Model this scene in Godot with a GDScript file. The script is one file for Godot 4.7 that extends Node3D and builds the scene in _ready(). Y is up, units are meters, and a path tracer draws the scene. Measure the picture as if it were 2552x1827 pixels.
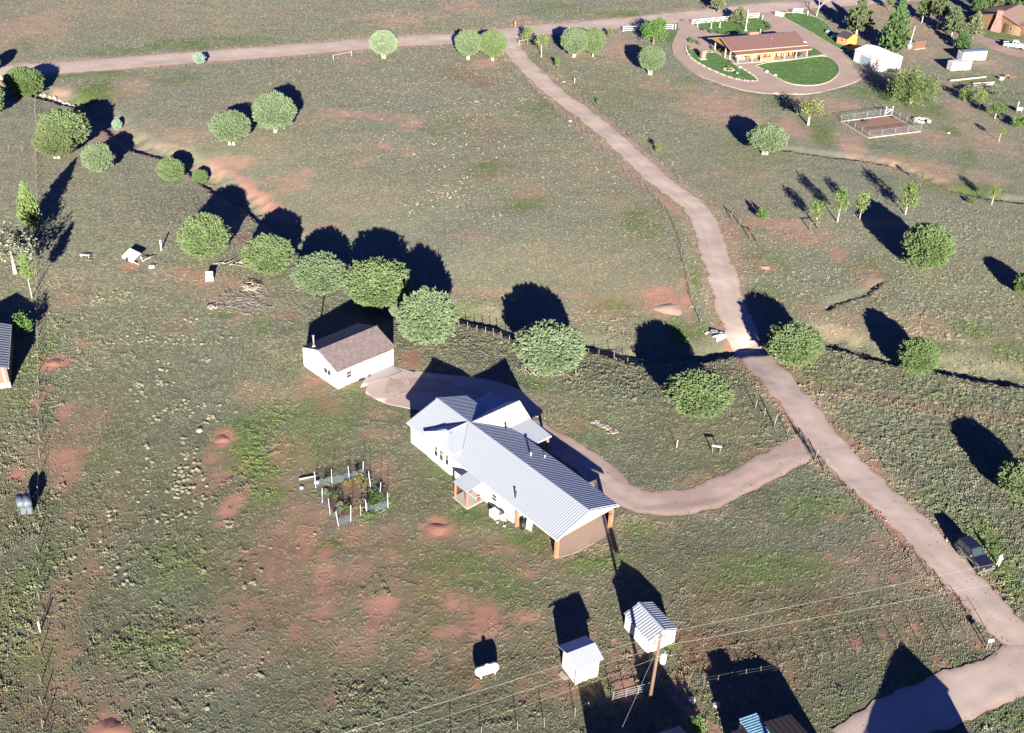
extends Node3D
# A ranch seen from a drone: white metal-roofed house, garage, sheds, pasture, wash, gravel roads and a neighbour's place beyond.

const X0 := -175.0
const Z0 := -360.0
const CELL := 0.5
const NX := 720
const NZ := 640
var hgt := PackedFloat32Array()
var dirt := PackedFloat32Array()
var green := PackedFloat32Array()
var straw := PackedFloat32Array()
var tall := PackedFloat32Array()
var russet := PackedFloat32Array()
var bare := PackedFloat32Array()
var n1 := FastNoiseLite.new()
var n2 := FastNoiseLite.new()
var n3 := FastNoiseLite.new()
var rng := RandomNumberGenerator.new()
var M := {}
var used := {}

# ---------------------------------------------------------------- naming and grouping
func numbered(called: String) -> String:
	var k: int = used.get(called, 0)
	used[called] = k + 1
	return called if k == 0 else "%s_%03d" % [called, k]

func tag(o: Node, label: String, category: String, group := "") -> Node:
	o.set_meta("label", label)
	o.set_meta("category", category)
	if group != "":
		o.set_meta("group", group)
	return o

func thing(called: String, label: String, category: String, p: Vector2, yaw_deg := 0.0, group := "", lift := 0.0) -> Node3D:
	var o := Node3D.new()
	o.name = numbered(called)
	add_child(o)
	o.position = Vector3(p.x, gy(p.x, p.y) + lift, p.y)
	o.rotation.y = deg_to_rad(-yaw_deg)
	tag(o, label, category, group)
	return o

func part(called: String, mesh, m: Material, parent: Node, at := Vector3.ZERO) -> MeshInstance3D:
	var o := MeshInstance3D.new()
	o.name = called
	o.mesh = mesh.done() if mesh is MB else mesh
	o.material_override = m
	o.position = at
	parent.add_child(o, true)
	return o

func struct(called: String, mesh, m: Material, kind := "structure") -> MeshInstance3D:
	var o := part(numbered(called), mesh, m, self)
	o.set_meta("kind", kind)
	return o

func dup(o: Node3D, label: String, p: Vector2, yaw_deg := 0.0) -> Node3D:
	var c: Node3D = o.duplicate()
	c.name = numbered(String(o.name).rstrip("0123456789_"))
	add_child(c)
	c.position = Vector3(p.x, gy(p.x, p.y), p.y)
	c.rotation.y = deg_to_rad(-yaw_deg)
	c.set_meta("label", label)
	return c

# ---------------------------------------------------------------- mesh building
class MB:
	var st := SurfaceTool.new()
	var xf := Transform3D()
	var c := Color.WHITE
	func _init(smooth := false):
		st.begin(Mesh.PRIMITIVE_TRIANGLES)
		st.set_smooth_group(0 if smooth else -1)
	func v(p: Vector3):
		st.set_color(c)
		st.add_vertex(xf * p)
	func tri(a: Vector3, b: Vector3, d: Vector3):
		v(a); v(b); v(d)
	func quad(a: Vector3, b: Vector3, d: Vector3, e: Vector3):
		tri(a, b, d); tri(a, d, e)
	func box(o: Vector3, s: Vector3, yaw := 0.0, bev := 0.0):
		var h := s / 2.0
		var bs := Basis(Vector3.UP, yaw)
		var p := []
		for i in 8:
			p.append(o + bs * Vector3(h.x if i & 1 else -h.x, h.y if i & 2 else -h.y, h.z if i & 4 else -h.z))
		for f in [[0, 1, 3, 2], [5, 4, 6, 7], [4, 0, 2, 6], [1, 5, 7, 3], [2, 3, 7, 6], [4, 5, 1, 0]]:
			quad(p[f[3]], p[f[2]], p[f[1]], p[f[0]])
	func obox(o: Vector3, s: Vector3, bs: Basis):
		var keep := xf
		xf = xf * Transform3D(bs, o)
		box(Vector3.ZERO, s)
		xf = keep
	func tube(a: Vector3, b: Vector3, r0: float, r1 := -1.0, n := 6, caps := true):
		if r1 < 0.0:
			r1 = r0
		var d := (b - a).normalized()
		var u := d.cross(Vector3.UP if absf(d.y) < 0.9 else Vector3.RIGHT).normalized()
		var w := d.cross(u)
		for i in n:
			var t0 := TAU * i / n
			var t1 := TAU * (i + 1) / n
			var e0 := u * cos(t0) + w * sin(t0)
			var e1 := u * cos(t1) + w * sin(t1)
			quad(a + e1 * r0, b + e1 * r1, b + e0 * r1, a + e0 * r0)
			if caps:
				tri(b + e0 * r1, b + e1 * r1, b)
				tri(a + e1 * r0, a + e0 * r0, a)
	func path(pts: Array, r: float, n := 5):
		for i in pts.size() - 1:
			tube(pts[i], pts[i + 1], r, r, n, i == 0 or i == pts.size() - 2)
	func lathe(o: Vector3, axis: Vector3, prof: Array, n := 14):
		var d := axis.normalized()
		var u := d.cross(Vector3.UP if absf(d.y) < 0.9 else Vector3.RIGHT).normalized()
		var w := d.cross(u)
		for k in prof.size() - 1:
			for i in n:
				var e0 := u * cos(TAU * i / n) + w * sin(TAU * i / n)
				var e1 := u * cos(TAU * (i + 1) / n) + w * sin(TAU * (i + 1) / n)
				var p: Vector2 = prof[k]
				var q: Vector2 = prof[k + 1]
				var a := o + d * p.x
				var b := o + d * q.x
				if p.y > 0.0001:
					tri(a + e1 * p.y, b + e1 * q.y, a + e0 * p.y)
				if q.y > 0.0001:
					tri(b + e1 * q.y, b + e0 * q.y, a + e0 * p.y)
	func prism(poly: PackedVector2Array, z0: float, z1: float, shrink := 1.0):
		# poly in x,y; from z0 to z1
		var idx := Geometry2D.triangulate_polygon(poly)
		var mid := Vector2.ZERO
		for q in poly:
			mid += q / poly.size()
		var top := PackedVector2Array()
		for q in poly:
			top.append(mid + (q - mid) * shrink)
		for k in range(0, idx.size(), 3):
			var a := poly[idx[k]]
			var b := poly[idx[k + 1]]
			var d := poly[idx[k + 2]]
			tri(Vector3(a.x, a.y, z0), Vector3(b.x, b.y, z0), Vector3(d.x, d.y, z0))
			a = top[idx[k]]; b = top[idx[k + 1]]; d = top[idx[k + 2]]
			tri(Vector3(d.x, d.y, z1), Vector3(b.x, b.y, z1), Vector3(a.x, a.y, z1))
		for i in poly.size():
			var j := (i + 1) % poly.size()
			quad(Vector3(poly[i].x, poly[i].y, z0), Vector3(poly[j].x, poly[j].y, z0), Vector3(top[j].x, top[j].y, z1), Vector3(top[i].x, top[i].y, z1))
	func ribs(a: Vector3, b: Vector3, d: Vector3, e: Vector3, n: int, h: float, thick := 0.04):
		# a..b eave, e..d upper edge; ribs run from the eave up; the sheet has a thickness
		var up := (b - a).cross(e - a).normalized()
		if up.y < -0.01 or (absf(up.y) <= 0.01 and false):
			up = -up
		for i in n:
			var f0 := float(i) / n
			var f1 := (i + 0.5) / n
			var f2 := (i + 0.56) / n
			var f3 := (i + 0.93) / n
			var f4 := (i + 1.0) / n
			var lo := [f0, f1, f2, f3, f4]
			var hh := [0.0, 0.0, h, h, 0.0]
			for k in 4:
				quad(a.lerp(b, lo[k]) + up * hh[k], a.lerp(b, lo[k + 1]) + up * hh[k + 1], e.lerp(d, lo[k + 1]) + up * hh[k + 1], e.lerp(d, lo[k]) + up * hh[k])
		var dn := -up * thick
		quad(a + dn, e + dn, d + dn, b + dn)
		quad(a, a + dn, b + dn, b)
		quad(b, b + dn, d + dn, d)
		quad(d, d + dn, e + dn, e)
		quad(e, e + dn, a + dn, a)
	func done() -> ArrayMesh:
		st.generate_normals()
		return st.commit()

func V(x: float, y: float, z: float) -> Vector3:
	return Vector3(x, y, z)

# ---------------------------------------------------------------- materials
func L(r: float, g: float, b: float) -> Color:
	return Color(r, g, b).linear_to_srgb()

func noise_tex(freq: float, oct: int, lo: float, hi: float, seed_ := 1, type := FastNoiseLite.TYPE_SIMPLEX_SMOOTH, size := 512) -> NoiseTexture2D:
	var f := FastNoiseLite.new()
	f.noise_type = type
	f.frequency = freq
	f.fractal_octaves = oct
	f.seed = seed_
	var t := NoiseTexture2D.new()
	t.width = size
	t.height = size
	t.seamless = true
	t.noise = f
	var g := Gradient.new()
	g.set_color(0, Color(lo, lo, lo))
	g.set_color(1, Color(hi, hi, hi))
	t.color_ramp = g
	return t

func mat(c: Color, rough := 0.8, metal := 0.0, tex: Texture2D = null, tile := 0.5, vcol := false) -> StandardMaterial3D:
	var m := StandardMaterial3D.new()
	m.albedo_color = c
	m.roughness = rough
	m.metallic = metal
	m.vertex_color_use_as_albedo = vcol
	if tex:
		m.albedo_texture = tex
		m.uv1_triplanar = true
		m.uv1_world_triplanar = true
		m.uv1_scale = Vector3(tile, tile, tile)
	return m

func materials():
	var grain := noise_tex(0.05, 5, 0.78, 1.0, 3)
	var fine := noise_tex(0.16, 4, 0.74, 1.0, 4)
	var blot := noise_tex(0.012, 5, 0.7, 1.0, 5)
	var streak := noise_tex(0.03, 4, 0.55, 1.0, 8)
	M.fine = fine
	M.grain = grain
	M.ground = mat(Color.WHITE, 1.0, 0.0, fine, 0.22, true)
	M.road = mat(Color.WHITE, 1.0, 0.0, grain, 0.35, true)
	M.gravel = mat(L(0.44, 0.33, 0.265), 1.0, 0.0, fine, 0.6)
	M.white = mat(L(0.8, 0.79, 0.77), 0.6, 0.0, blot, 0.2)
	M.whitemetal = mat(L(0.75, 0.75, 0.74), 0.4, 0.0, blot, 0.3)
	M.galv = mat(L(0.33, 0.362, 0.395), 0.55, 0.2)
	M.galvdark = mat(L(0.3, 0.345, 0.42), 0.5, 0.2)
	M.ridge = mat(L(0.36, 0.4, 0.46), 0.45, 0.2)
	M.brownroof = mat(L(0.27, 0.215, 0.205), 0.55, 0.15, blot, 0.25)
	M.shingle = mat(L(0.19, 0.105, 0.095), 0.95, 0.0, fine, 0.5)
	M.tanroof = mat(L(0.24, 0.16, 0.125), 0.95, 0.0, fine, 0.5)
	M.darkroof = mat(L(0.05, 0.045, 0.05), 0.9, 0.0, fine, 0.5)
	M.blueroof = mat(L(0.2, 0.38, 0.5), 0.5, 0.2, blot, 0.3)
	M.rustroof = mat(L(0.32, 0.36, 0.42), 0.6, 0.3, streak, 0.45)
	M.rust = mat(L(0.36, 0.2, 0.14), 0.85, 0.0, streak, 0.5)
	M.glass = mat(L(0.03, 0.04, 0.05), 0.12, 0.0)
	M.glass.metallic_specular = 0.7
	M.timber = mat(L(0.42, 0.2, 0.115), 0.75, 0.0, grain, 0.8)
	M.cedar = mat(L(0.42, 0.24, 0.1), 0.75, 0.0, grain, 0.8)
	M.brownwood = mat(L(0.16, 0.085, 0.05), 0.85, 0.0, grain, 0.8)
	M.greywood = mat(L(0.22, 0.2, 0.18), 0.9, 0.0, grain, 0.9)
	M.palewood = mat(L(0.42, 0.36, 0.3), 0.9, 0.0, grain, 0.9)
	M.concrete = mat(L(0.4, 0.36, 0.33), 0.9, 0.0, grain, 0.6)
	M.stone = mat(L(0.34, 0.25, 0.21), 0.9, 0.0, grain, 0.9)
	M.redstone = mat(L(0.33, 0.2, 0.17), 0.9, 0.0, fine, 0.5)
	M.palestone = mat(L(0.48, 0.43, 0.36), 0.9, 0.0, grain, 0.9)
	M.steel = mat(L(0.3, 0.31, 0.32), 0.5, 0.4, grain, 0.9)
	M.rod = mat(L(0.1, 0.1, 0.09), 0.8, 0.0)
	M.post = mat(L(0.15, 0.125, 0.105), 0.9, 0.0, grain, 0.9)
	M.black = mat(L(0.012, 0.012, 0.014), 0.6)
	M.rubber = mat(L(0.018, 0.018, 0.018), 0.85)
	M.navy = mat(L(0.012, 0.013, 0.03), 0.25, 0.3)
	M.navy.clearcoat_enabled = true
	M.tank = mat(L(0.16, 0.2, 0.24), 0.6, 0.2, blot, 0.5)
	M.yellow = mat(L(0.55, 0.34, 0.07), 0.75, 0.0, grain, 0.8)
	M.red = mat(L(0.4, 0.05, 0.04), 0.6)
	M.bluegrey = mat(L(0.13, 0.17, 0.2), 0.6)
	M.soil = mat(L(0.2, 0.11, 0.08), 1.0, 0.0, fine, 0.6)
	M.soil_pale = mat(L(0.46, 0.33, 0.26), 1.0, 0.0, fine, 0.5)
	M.turf = mat(L(0.07, 0.165, 0.03), 1.0, 0.0, fine, 0.4)
	M.redearth = mat(L(0.37, 0.18, 0.125), 1.0, 0.0, M.fine, 0.6)
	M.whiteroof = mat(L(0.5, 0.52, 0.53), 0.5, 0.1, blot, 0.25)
	M.grass_dark = mat(L(0.09, 0.05, 0.04), 0.9)
	M.timberpole = mat(L(0.23, 0.145, 0.105), 0.85, 0.0, streak, 1.2)
	M.transformer = mat(L(0.5, 0.56, 0.56), 0.4, 0.1)
	M.wire = mat(L(0.3, 0.3, 0.27), 0.6, 0.2)
	M.windscreen = mat(L(0.03, 0.05, 0.055), 0.15, 0.0)
	M.blind = mat(L(0.1, 0.125, 0.105), 0.7)
	M.seam = mat(L(0.22, 0.24, 0.27), 0.6)
	M.yard = mat(L(0.5, 0.40, 0.345), 1.0, 0.0, M.fine, 0.5)
	M.darkbrown = mat(L(0.06, 0.045, 0.04), 0.9, 0.0, grain, 0.8)
	M.porchroof = mat(L(0.15, 0.075, 0.055), 0.9, 0.0, M.fine, 0.5)
	M.cedarpale = mat(L(0.6, 0.42, 0.26), 0.75, 0.0, grain, 0.8)
	M.greenwhite = mat(L(0.62, 0.72, 0.6), 0.6)
	M.bluegreen = mat(L(0.06, 0.22, 0.12), 0.6)
	M.palebluemetal = mat(L(0.22, 0.3, 0.36), 0.5, 0.1)
	M.bluetop = mat(L(0.2, 0.28, 0.38), 0.5, 0.2, blot, 0.4)
	M.logwood = mat(L(0.24, 0.15, 0.08), 0.85, 0.0, grain, 0.8)
	M.pinkwood = mat(L(0.55, 0.4, 0.34), 0.85, 0.0, grain, 0.8)
	M.corral = mat(L(0.27, 0.165, 0.12), 1.0, 0.0, fine, 0.4)
	M.net = mat(Color(0.35, 0.42, 0.47, 0.3), 0.7)
	M.net.transparency = BaseMaterial3D.TRANSPARENCY_ALPHA
	M.mesh = mat(Color(0.4, 0.46, 0.5, 0.14), 0.7)
	M.mesh.transparency = BaseMaterial3D.TRANSPARENCY_ALPHA
	M.leaf = mat(Color.WHITE, 0.75, 0.0, null, 1.0, true)
	M.bark = mat(L(0.2, 0.15, 0.12), 0.95, 0.0, grain, 0.9)
	M.palebark = mat(L(0.48, 0.42, 0.36), 0.9, 0.0, grain, 0.9)
	M.grass = mat(Color.WHITE, 0.95, 0.0, null, 1.0, true)
	M.skinned = mat(Color.WHITE, 0.85, 0.0, null, 1.0, true)

# ---------------------------------------------------------------- terrain maps
func at(x: float, z: float) -> int:
	var i := clampi(int((x - X0) / CELL), 0, NX - 1)
	var j := clampi(int((z - Z0) / CELL), 0, NZ - 1)
	return j * NX + i

func gy(x: float, z: float) -> float:
	var fx := clampf((x - X0) / CELL, 0.0, NX - 1.001)
	var fz := clampf((z - Z0) / CELL, 0.0, NZ - 1.001)
	var i := int(fx)
	var j := int(fz)
	fx -= i
	fz -= j
	var k := j * NX + i
	return lerpf(lerpf(hgt[k], hgt[k + 1], fx), lerpf(hgt[k + NX], hgt[k + NX + 1], fx), fz)

func patches(arr: PackedFloat32Array, list: Array) -> PackedFloat32Array:
	for p in list:
		var rx: float = p[2]
		var rz: float = p[3]
		rx *= 1.2
		rz *= 1.2
		var r := maxf(rx, rz) * 1.6
		var ca := cos(p[4] as float)
		var sa := sin(p[4] as float)
		var i0 := clampi(int((p[0] - r - X0) / CELL), 0, NX - 1)
		var i1 := clampi(int((p[0] + r - X0) / CELL), 0, NX - 1)
		var j0 := clampi(int((p[1] - r - Z0) / CELL), 0, NZ - 1)
		var j1 := clampi(int((p[1] + r - Z0) / CELL), 0, NZ - 1)
		for j in range(j0, j1 + 1):
			for i in range(i0, i1 + 1):
				var x := X0 + i * CELL
				var z := Z0 + j * CELL
				var dx: float = x - p[0]
				var dz: float = z - p[1]
				var u: float = (dx * ca + dz * sa) / rx
				var w: float = (-dx * sa + dz * ca) / rz
				var d := sqrt(u * u + w * w) + 0.55 * n2.get_noise_2d(x * 1.3, z * 1.3) + 0.3 * n3.get_noise_2d(x, z)
				var a: float = smoothstep(1.3, 0.3, d) * p[5]
				var k := j * NX + i
				arr[k] = maxf(arr[k], a)
	return arr

func stroke(arr: PackedFloat32Array, pts: PackedVector2Array, half: float, soft: float, amt := 1.0, wob := 0.3) -> PackedFloat32Array:
	for s in pts.size() - 1:
		var a := pts[s]
		var b := pts[s + 1]
		var r := half + soft + wob
		var i0 := clampi(int((minf(a.x, b.x) - r - X0) / CELL), 0, NX - 1)
		var i1 := clampi(int((maxf(a.x, b.x) + r - X0) / CELL), 0, NX - 1)
		var j0 := clampi(int((minf(a.y, b.y) - r - Z0) / CELL), 0, NZ - 1)
		var j1 := clampi(int((maxf(a.y, b.y) + r - Z0) / CELL), 0, NZ - 1)
		for j in range(j0, j1 + 1):
			for i in range(i0, i1 + 1):
				var p := Vector2(X0 + i * CELL, Z0 + j * CELL)
				var d := p.distance_to(Geometry2D.get_closest_point_to_segment(p, a, b)) + wob * n2.get_noise_2d(p.x * 3.0, p.y * 3.0)
				var k := j * NX + i
				arr[k] = maxf(arr[k], amt * smoothstep(half + soft, half, d))
	return arr

func fill(arr: PackedFloat32Array, poly: PackedVector2Array, amt := 1.0) -> PackedFloat32Array:
	var lo := poly[0]
	var hi := poly[0]
	for q in poly:
		lo = lo.min(q)
		hi = hi.max(q)
	for j in range(clampi(int((lo.y - Z0) / CELL), 0, NZ - 1), clampi(int((hi.y - Z0) / CELL) + 1, 0, NZ - 1)):
		for i in range(clampi(int((lo.x - X0) / CELL), 0, NX - 1), clampi(int((hi.x - X0) / CELL) + 1, 0, NX - 1)):
			if Geometry2D.is_point_in_polygon(Vector2(X0 + i * CELL, Z0 + j * CELL), poly):
				arr[j * NX + i] = amt
	return arr

func ditch(pts: PackedVector2Array, depth: float, wide: float, swale: float, swr: float):
	# near side (towards the camera) is a cut bank, the far side climbs gently
	var r := swr * 2.2
	var best := {}
	for s in pts.size() - 1:
		var a := pts[s]
		var b := pts[s + 1]
		var nrm := (b - a).orthogonal().normalized()
		if nrm.y > 0.0:
			nrm = -nrm
		for j in range(clampi(int((minf(a.y, b.y) - r - Z0) / CELL), 0, NZ - 1), clampi(int((maxf(a.y, b.y) + r - Z0) / CELL), 0, NZ - 1) + 1):
			for i in range(clampi(int((minf(a.x, b.x) - r - X0) / CELL), 0, NX - 1), clampi(int((maxf(a.x, b.x) + r - X0) / CELL), 0, NX - 1) + 1):
				var p := Vector2(X0 + i * CELL, Z0 + j * CELL)
				var q := Geometry2D.get_closest_point_to_segment(p, a, b)
				var d := p.distance_to(q)
				var k := j * NX + i
				if not best.has(k) or d < absf(best[k]):
					best[k] = d if (p - q).dot(nrm) >= 0.0 else -d - 0.0001
	for k in best:
		var d: float = best[k]
		var x: float = X0 + (int(k) % NX) * CELL
		var z: float = Z0 + (int(k) / NX) * CELL
		var wob := 0.5 * n2.get_noise_2d(x * 2.0, z * 2.0)
		var e := d + wob
		var f := 0.0
		if e > 0.0:
			f = minf(e / 0.45, 1.0) * smoothstep(wide, wide * 0.35, e)
		hgt[k] -= depth * f * (0.75 + 0.4 * n3.get_noise_2d(x * 0.6, z * 0.6)) + swale * exp(-(d / swr) * (d / swr))

# ---------------------------------------------------------------- the lie of the land
var roads := {}
func land():
	n1.seed = 11; n1.frequency = 0.018; n1.fractal_octaves = 4
	n2.seed = 23; n2.frequency = 0.13; n2.fractal_octaves = 3
	n3.seed = 37; n3.frequency = 0.5; n3.fractal_octaves = 3
	var n := NX * NZ
	hgt.resize(n)
	dirt.resize(n); green.resize(n); straw.resize(n); tall.resize(n); bare.resize(n); russet.resize(n)
	dirt.fill(0.0); green.fill(0.0); straw.fill(0.0); tall.fill(0.0); russet.fill(0.0); bare.fill(0.0)
	for j in NZ:
		for i in NX:
			var x := X0 + i * CELL
			var z := Z0 + j * CELL
			hgt[j * NX + i] = 0.10 * n2.get_noise_2d(x, z) + 0.035 * n3.get_noise_2d(x * 1.4, z * 1.4)
	roads.county = PackedVector2Array([Vector2(-121.88,-228.53), Vector2(-111.68,-232.41), Vector2(-100.53,-237.02), Vector2(-87.43,-242.32), Vector2(-83.10,-244.11), Vector2(-43.53,-261.63), Vector2(-30.04,-267.61), Vector2(-19.43,-270.93), Vector2(-5.07,-277.60), Vector2(2.34,-281.92), Vector2(21.65,-290.82), Vector2(40.56,-300.35), Vector2(53.80,-308.07), Vector2(71.64,-316.82), Vector2(85.41,-322.58), Vector2(104.79,-331.18), Vector2(130.14,-342.02)])
	roads.drive = PackedVector2Array([Vector2(-5.88,-278.16), Vector2(-3.97,-269.73), Vector2(-2.33,-260.75), Vector2(0.98,-250.78), Vector2(6.08,-236.38), Vector2(14.20,-219.08), Vector2(20.24,-203.59), Vector2(24.99,-190.08), Vector2(28.55,-183.74), Vector2(30.54,-177.58), Vector2(31.39,-171.00), Vector2(31.41,-164.73), Vector2(31.52,-160.52), Vector2(31.72,-154.64), Vector2(31.92,-145.90), Vector2(32.52,-137.91), Vector2(34.05,-129.71), Vector2(36.17,-121.59), Vector2(37.92,-114.89), Vector2(39.58,-108.80), Vector2(41.74,-103.20), Vector2(44.60,-97.63), Vector2(46.28,-92.76), Vector2(47.97,-88.21), Vector2(49.44,-83.94), Vector2(51.12,-79.88), Vector2(53.47,-75.06)])
	roads.branch = PackedVector2Array([Vector2(52.89,-77.46), Vector2(50.14,-76.15), Vector2(46.64,-74.46), Vector2(43.20,-72.53), Vector2(39.96,-71.02), Vector2(36.59,-69.28), Vector2(34.14,-67.63), Vector2(31.63,-65.54)])
	roads.house = PackedVector2Array([Vector2(-15.93,-119.38), Vector2(-13.50,-119.21), Vector2(-11.02,-120.18), Vector2(-8.24,-119.57), Vector2(-4.68,-117.55), Vector2(-1.03,-114.46), Vector2(2.99,-110.94), Vector2(6.38,-108.18), Vector2(8.71,-105.75), Vector2(11.26,-102.51), Vector2(13.69,-99.20), Vector2(17.01,-98.30), Vector2(21.69,-99.42), Vector2(25.16,-101.62), Vector2(28.89,-104.58), Vector2(32.80,-107.81), Vector2(35.33,-110.01), Vector2(38.21,-112.45)])
	roads.truck = PackedVector2Array([Vector2(115.41,-295.20), Vector2(116.97,-291.50), Vector2(118.66,-286.38), Vector2(121.49,-281.59), Vector2(125.67,-277.86)])
	ditch(PackedVector2Array([Vector2(-109.65,-224.45), Vector2(-98.82,-218.95), Vector2(-90.00,-214.77), Vector2(-82.50,-206.81), Vector2(-77.19,-199.47), Vector2(-71.72,-193.71), Vector2(-67.61,-192.01), Vector2(-63.83,-190.30), Vector2(-59.55,-186.58), Vector2(-55.15,-182.00), Vector2(-52.23,-178.73), Vector2(-48.26,-175.05), Vector2(-45.45,-171.68), Vector2(-40.45,-165.75), Vector2(-33.08,-156.64), Vector2(-24.94,-148.13), Vector2(-17.06,-142.10), Vector2(-8.37,-138.71), Vector2(-5.33,-138.00), Vector2(-1.84,-136.04), Vector2(1.18,-133.11), Vector2(5.34,-132.27), Vector2(9.91,-132.20), Vector2(13.58,-131.02), Vector2(16.75,-129.16), Vector2(24.07,-131.15), Vector2(26.52,-130.90), Vector2(29.53,-131.83), Vector2(35.09,-132.91), Vector2(42.60,-134.97), Vector2(45.02,-134.50), Vector2(47.43,-133.12), Vector2(49.91,-131.38), Vector2(52.39,-130.59), Vector2(55.10,-129.98), Vector2(57.72,-129.14), Vector2(60.45,-128.10), Vector2(63.20,-127.23), Vector2(68.82,-126.02)]), 1.25, 6.5, 0.4, 7.0)
	ditch(PackedVector2Array([Vector2(-50.63,-181.86), Vector2(-33.34,-165.32), Vector2(-24.63,-158.92), Vector2(-19.12,-146.00), Vector2(-1.23,-144.48), Vector2(11.92,-141.25), Vector2(20.80,-138.19)]), 0.0, 1.0, 1.6, 13.0)
	ditch(PackedVector2Array([Vector2(51.39,-207.70), Vector2(55.79,-206.30), Vector2(61.64,-205.10), Vector2(66.90,-204.07), Vector2(70.71,-202.07), Vector2(75.04,-197.15), Vector2(78.48,-191.86), Vector2(83.55,-188.89), Vector2(91.12,-187.31)]), 0.6, 3.6, 0.12, 5.0)
	ditch(PackedVector2Array([Vector2(46.99,-145.49), Vector2(49.16,-147.22), Vector2(51.78,-148.83), Vector2(53.93,-150.20), Vector2(55.83,-153.25)]), 0.45, 2.5, 0.0, 2.0)
	# red earth, from ant and burrow mounds to worn ground
	dirt = patches(dirt, [[-59.2,-121.3,1.5,2.0,0.17,1.00], [-50.7,-101.6,2.1,2.7,0.00,0.80], [-53.9,-110.5,0.9,2.3,0.00,0.80], [-54.8,-98.5,1.3,1.5,0.00,0.85], [-33.8,-106.5,1.2,1.8,0.00,1.00], [-34.2,-102.6,1.0,1.2,0.00,0.70], [-32.2,-98.9,1.3,1.9,0.00,0.70], [-26.8,-104.6,1.1,2.8,0.00,0.65], [-49.1,-147.7,2.7,2.2,0.00,0.60], [-57.6,-149.0,1.6,1.5,0.00,0.80], [-38.1,-135.1,1.9,2.5,0.00,0.35], [-32.3,-136.5,1.9,1.9,0.00,0.55], [-63.1,-137.3,2.1,2.7,0.00,0.40], [-40.9,-144.1,2.0,1.4,0.00,0.60], [-57.3,-125.9,1.2,1.6,0.00,0.40], [-49.1,-97.6,1.3,2.6,0.00,0.65], [-46.6,-131.6,2.5,2.9,0.00,0.25], [-57.9,-113.4,0.7,4.2,0.00,0.50], [-46.3,-144.9,1.1,1.4,0.00,0.60], [-32.0,-116.5,2.7,2.4,0.00,0.35], [-22.6,-114.6,1.9,2.3,0.00,0.40], [-25.2,-119.9,1.7,2.1,0.00,0.50]])
	dirt = patches(dirt, [[-29.7,-95.2,1.2,3.3,0.26,0.85], [-20.7,-90.5,1.3,2.5,0.00,0.80], [-18.2,-84.7,1.5,4.3,0.00,0.75], [-25.3,-79.1,2.9,2.3,0.00,0.45], [-19.6,-76.3,1.7,1.8,0.00,0.50], [-33.5,-64.1,1.6,1.6,0.00,1.00], [-40.0,-72.4,1.4,1.2,0.00,0.50], [-38.9,-68.5,1.4,1.1,0.00,0.60], [-23.5,-84.3,2.4,2.7,0.00,0.40], [-17.7,-80.4,1.8,3.0,0.00,0.60], [-43.8,-82.1,1.1,3.7,0.00,0.40], [-23.2,-73.0,2.8,2.3,0.00,0.30], [-29.2,-68.2,0.8,0.7,0.00,0.40], [-24.1,-91.5,2.3,2.2,0.00,0.50], [-14.8,-68.5,1.6,1.6,0.00,0.30], [-46.6,-92.4,1.3,2.7,0.00,0.45]])
	dirt = patches(dirt, [[-7.2,-92.4,1.7,1.5,0.00,0.95], [-12.0,-80.4,1.8,1.3,0.00,0.80], [-4.8,-81.7,2.0,1.8,0.00,0.70], [-1.5,-78.4,2.2,2.5,0.00,0.75], [2.2,-79.9,1.4,0.8,0.00,0.90], [-5.4,-77.1,1.6,1.0,0.00,0.80], [-7.0,-74.2,0.9,1.0,0.00,0.75], [-1.3,-89.7,3.5,1.5,0.00,0.40], [-11.3,-87.2,1.0,1.4,0.00,0.60], [2.8,-85.9,0.8,1.1,0.00,0.60], [11.0,-77.2,0.6,0.5,0.00,0.80], [11.8,-71.5,1.3,1.7,0.00,0.80], [5.7,-72.7,1.3,1.1,0.00,0.65], [-1.9,-70.7,0.6,0.4,0.00,0.60], [-14.6,-84.9,2.3,2.0,0.00,0.50], [9.2,-78.1,0.7,1.2,0.00,0.50], [-11.9,-90.9,1.9,2.2,0.00,0.40], [-12.4,-77.3,0.9,1.2,0.00,0.50], [16.8,-71.6,0.8,1.7,0.00,0.60], [-16.1,-90.9,1.9,2.5,0.00,0.55], [-7.9,-72.8,2.2,1.3,0.00,0.30], [-13.4,-74.0,2.3,1.9,0.00,0.35], [4.6,-75.9,0.9,0.8,0.00,0.40]])
	dirt = patches(dirt, [[36.9,-97.3,1.3,0.6,0.00,0.60], [40.3,-93.6,1.2,1.1,0.00,0.55], [34.5,-90.8,0.7,0.8,0.00,0.60], [40.7,-87.7,1.3,0.6,0.00,0.60], [34.1,-78.1,0.8,0.9,0.00,0.70], [37.4,-79.6,0.6,0.7,0.00,0.65], [40.7,-80.4,0.6,0.7,0.00,0.70], [36.8,-90.2,1.0,0.7,0.00,0.50], [28.0,-96.3,0.4,0.8,0.00,0.50], [17.3,-68.8,1.1,0.9,0.00,0.70], [38.5,-87.6,0.6,0.7,0.00,0.50], [43.4,-86.6,0.9,0.7,0.00,0.50], [46.6,-79.0,1.0,0.7,0.00,0.40], [37.4,-77.1,0.7,0.5,0.00,0.40], [19.2,-67.1,1.1,1.1,0.00,0.50], [42.1,-76.4,0.9,1.3,0.00,0.50], [42.2,-93.2,0.8,0.8,0.00,0.50], [27.0,-72.9,1.3,1.2,0.00,0.25]])
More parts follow.
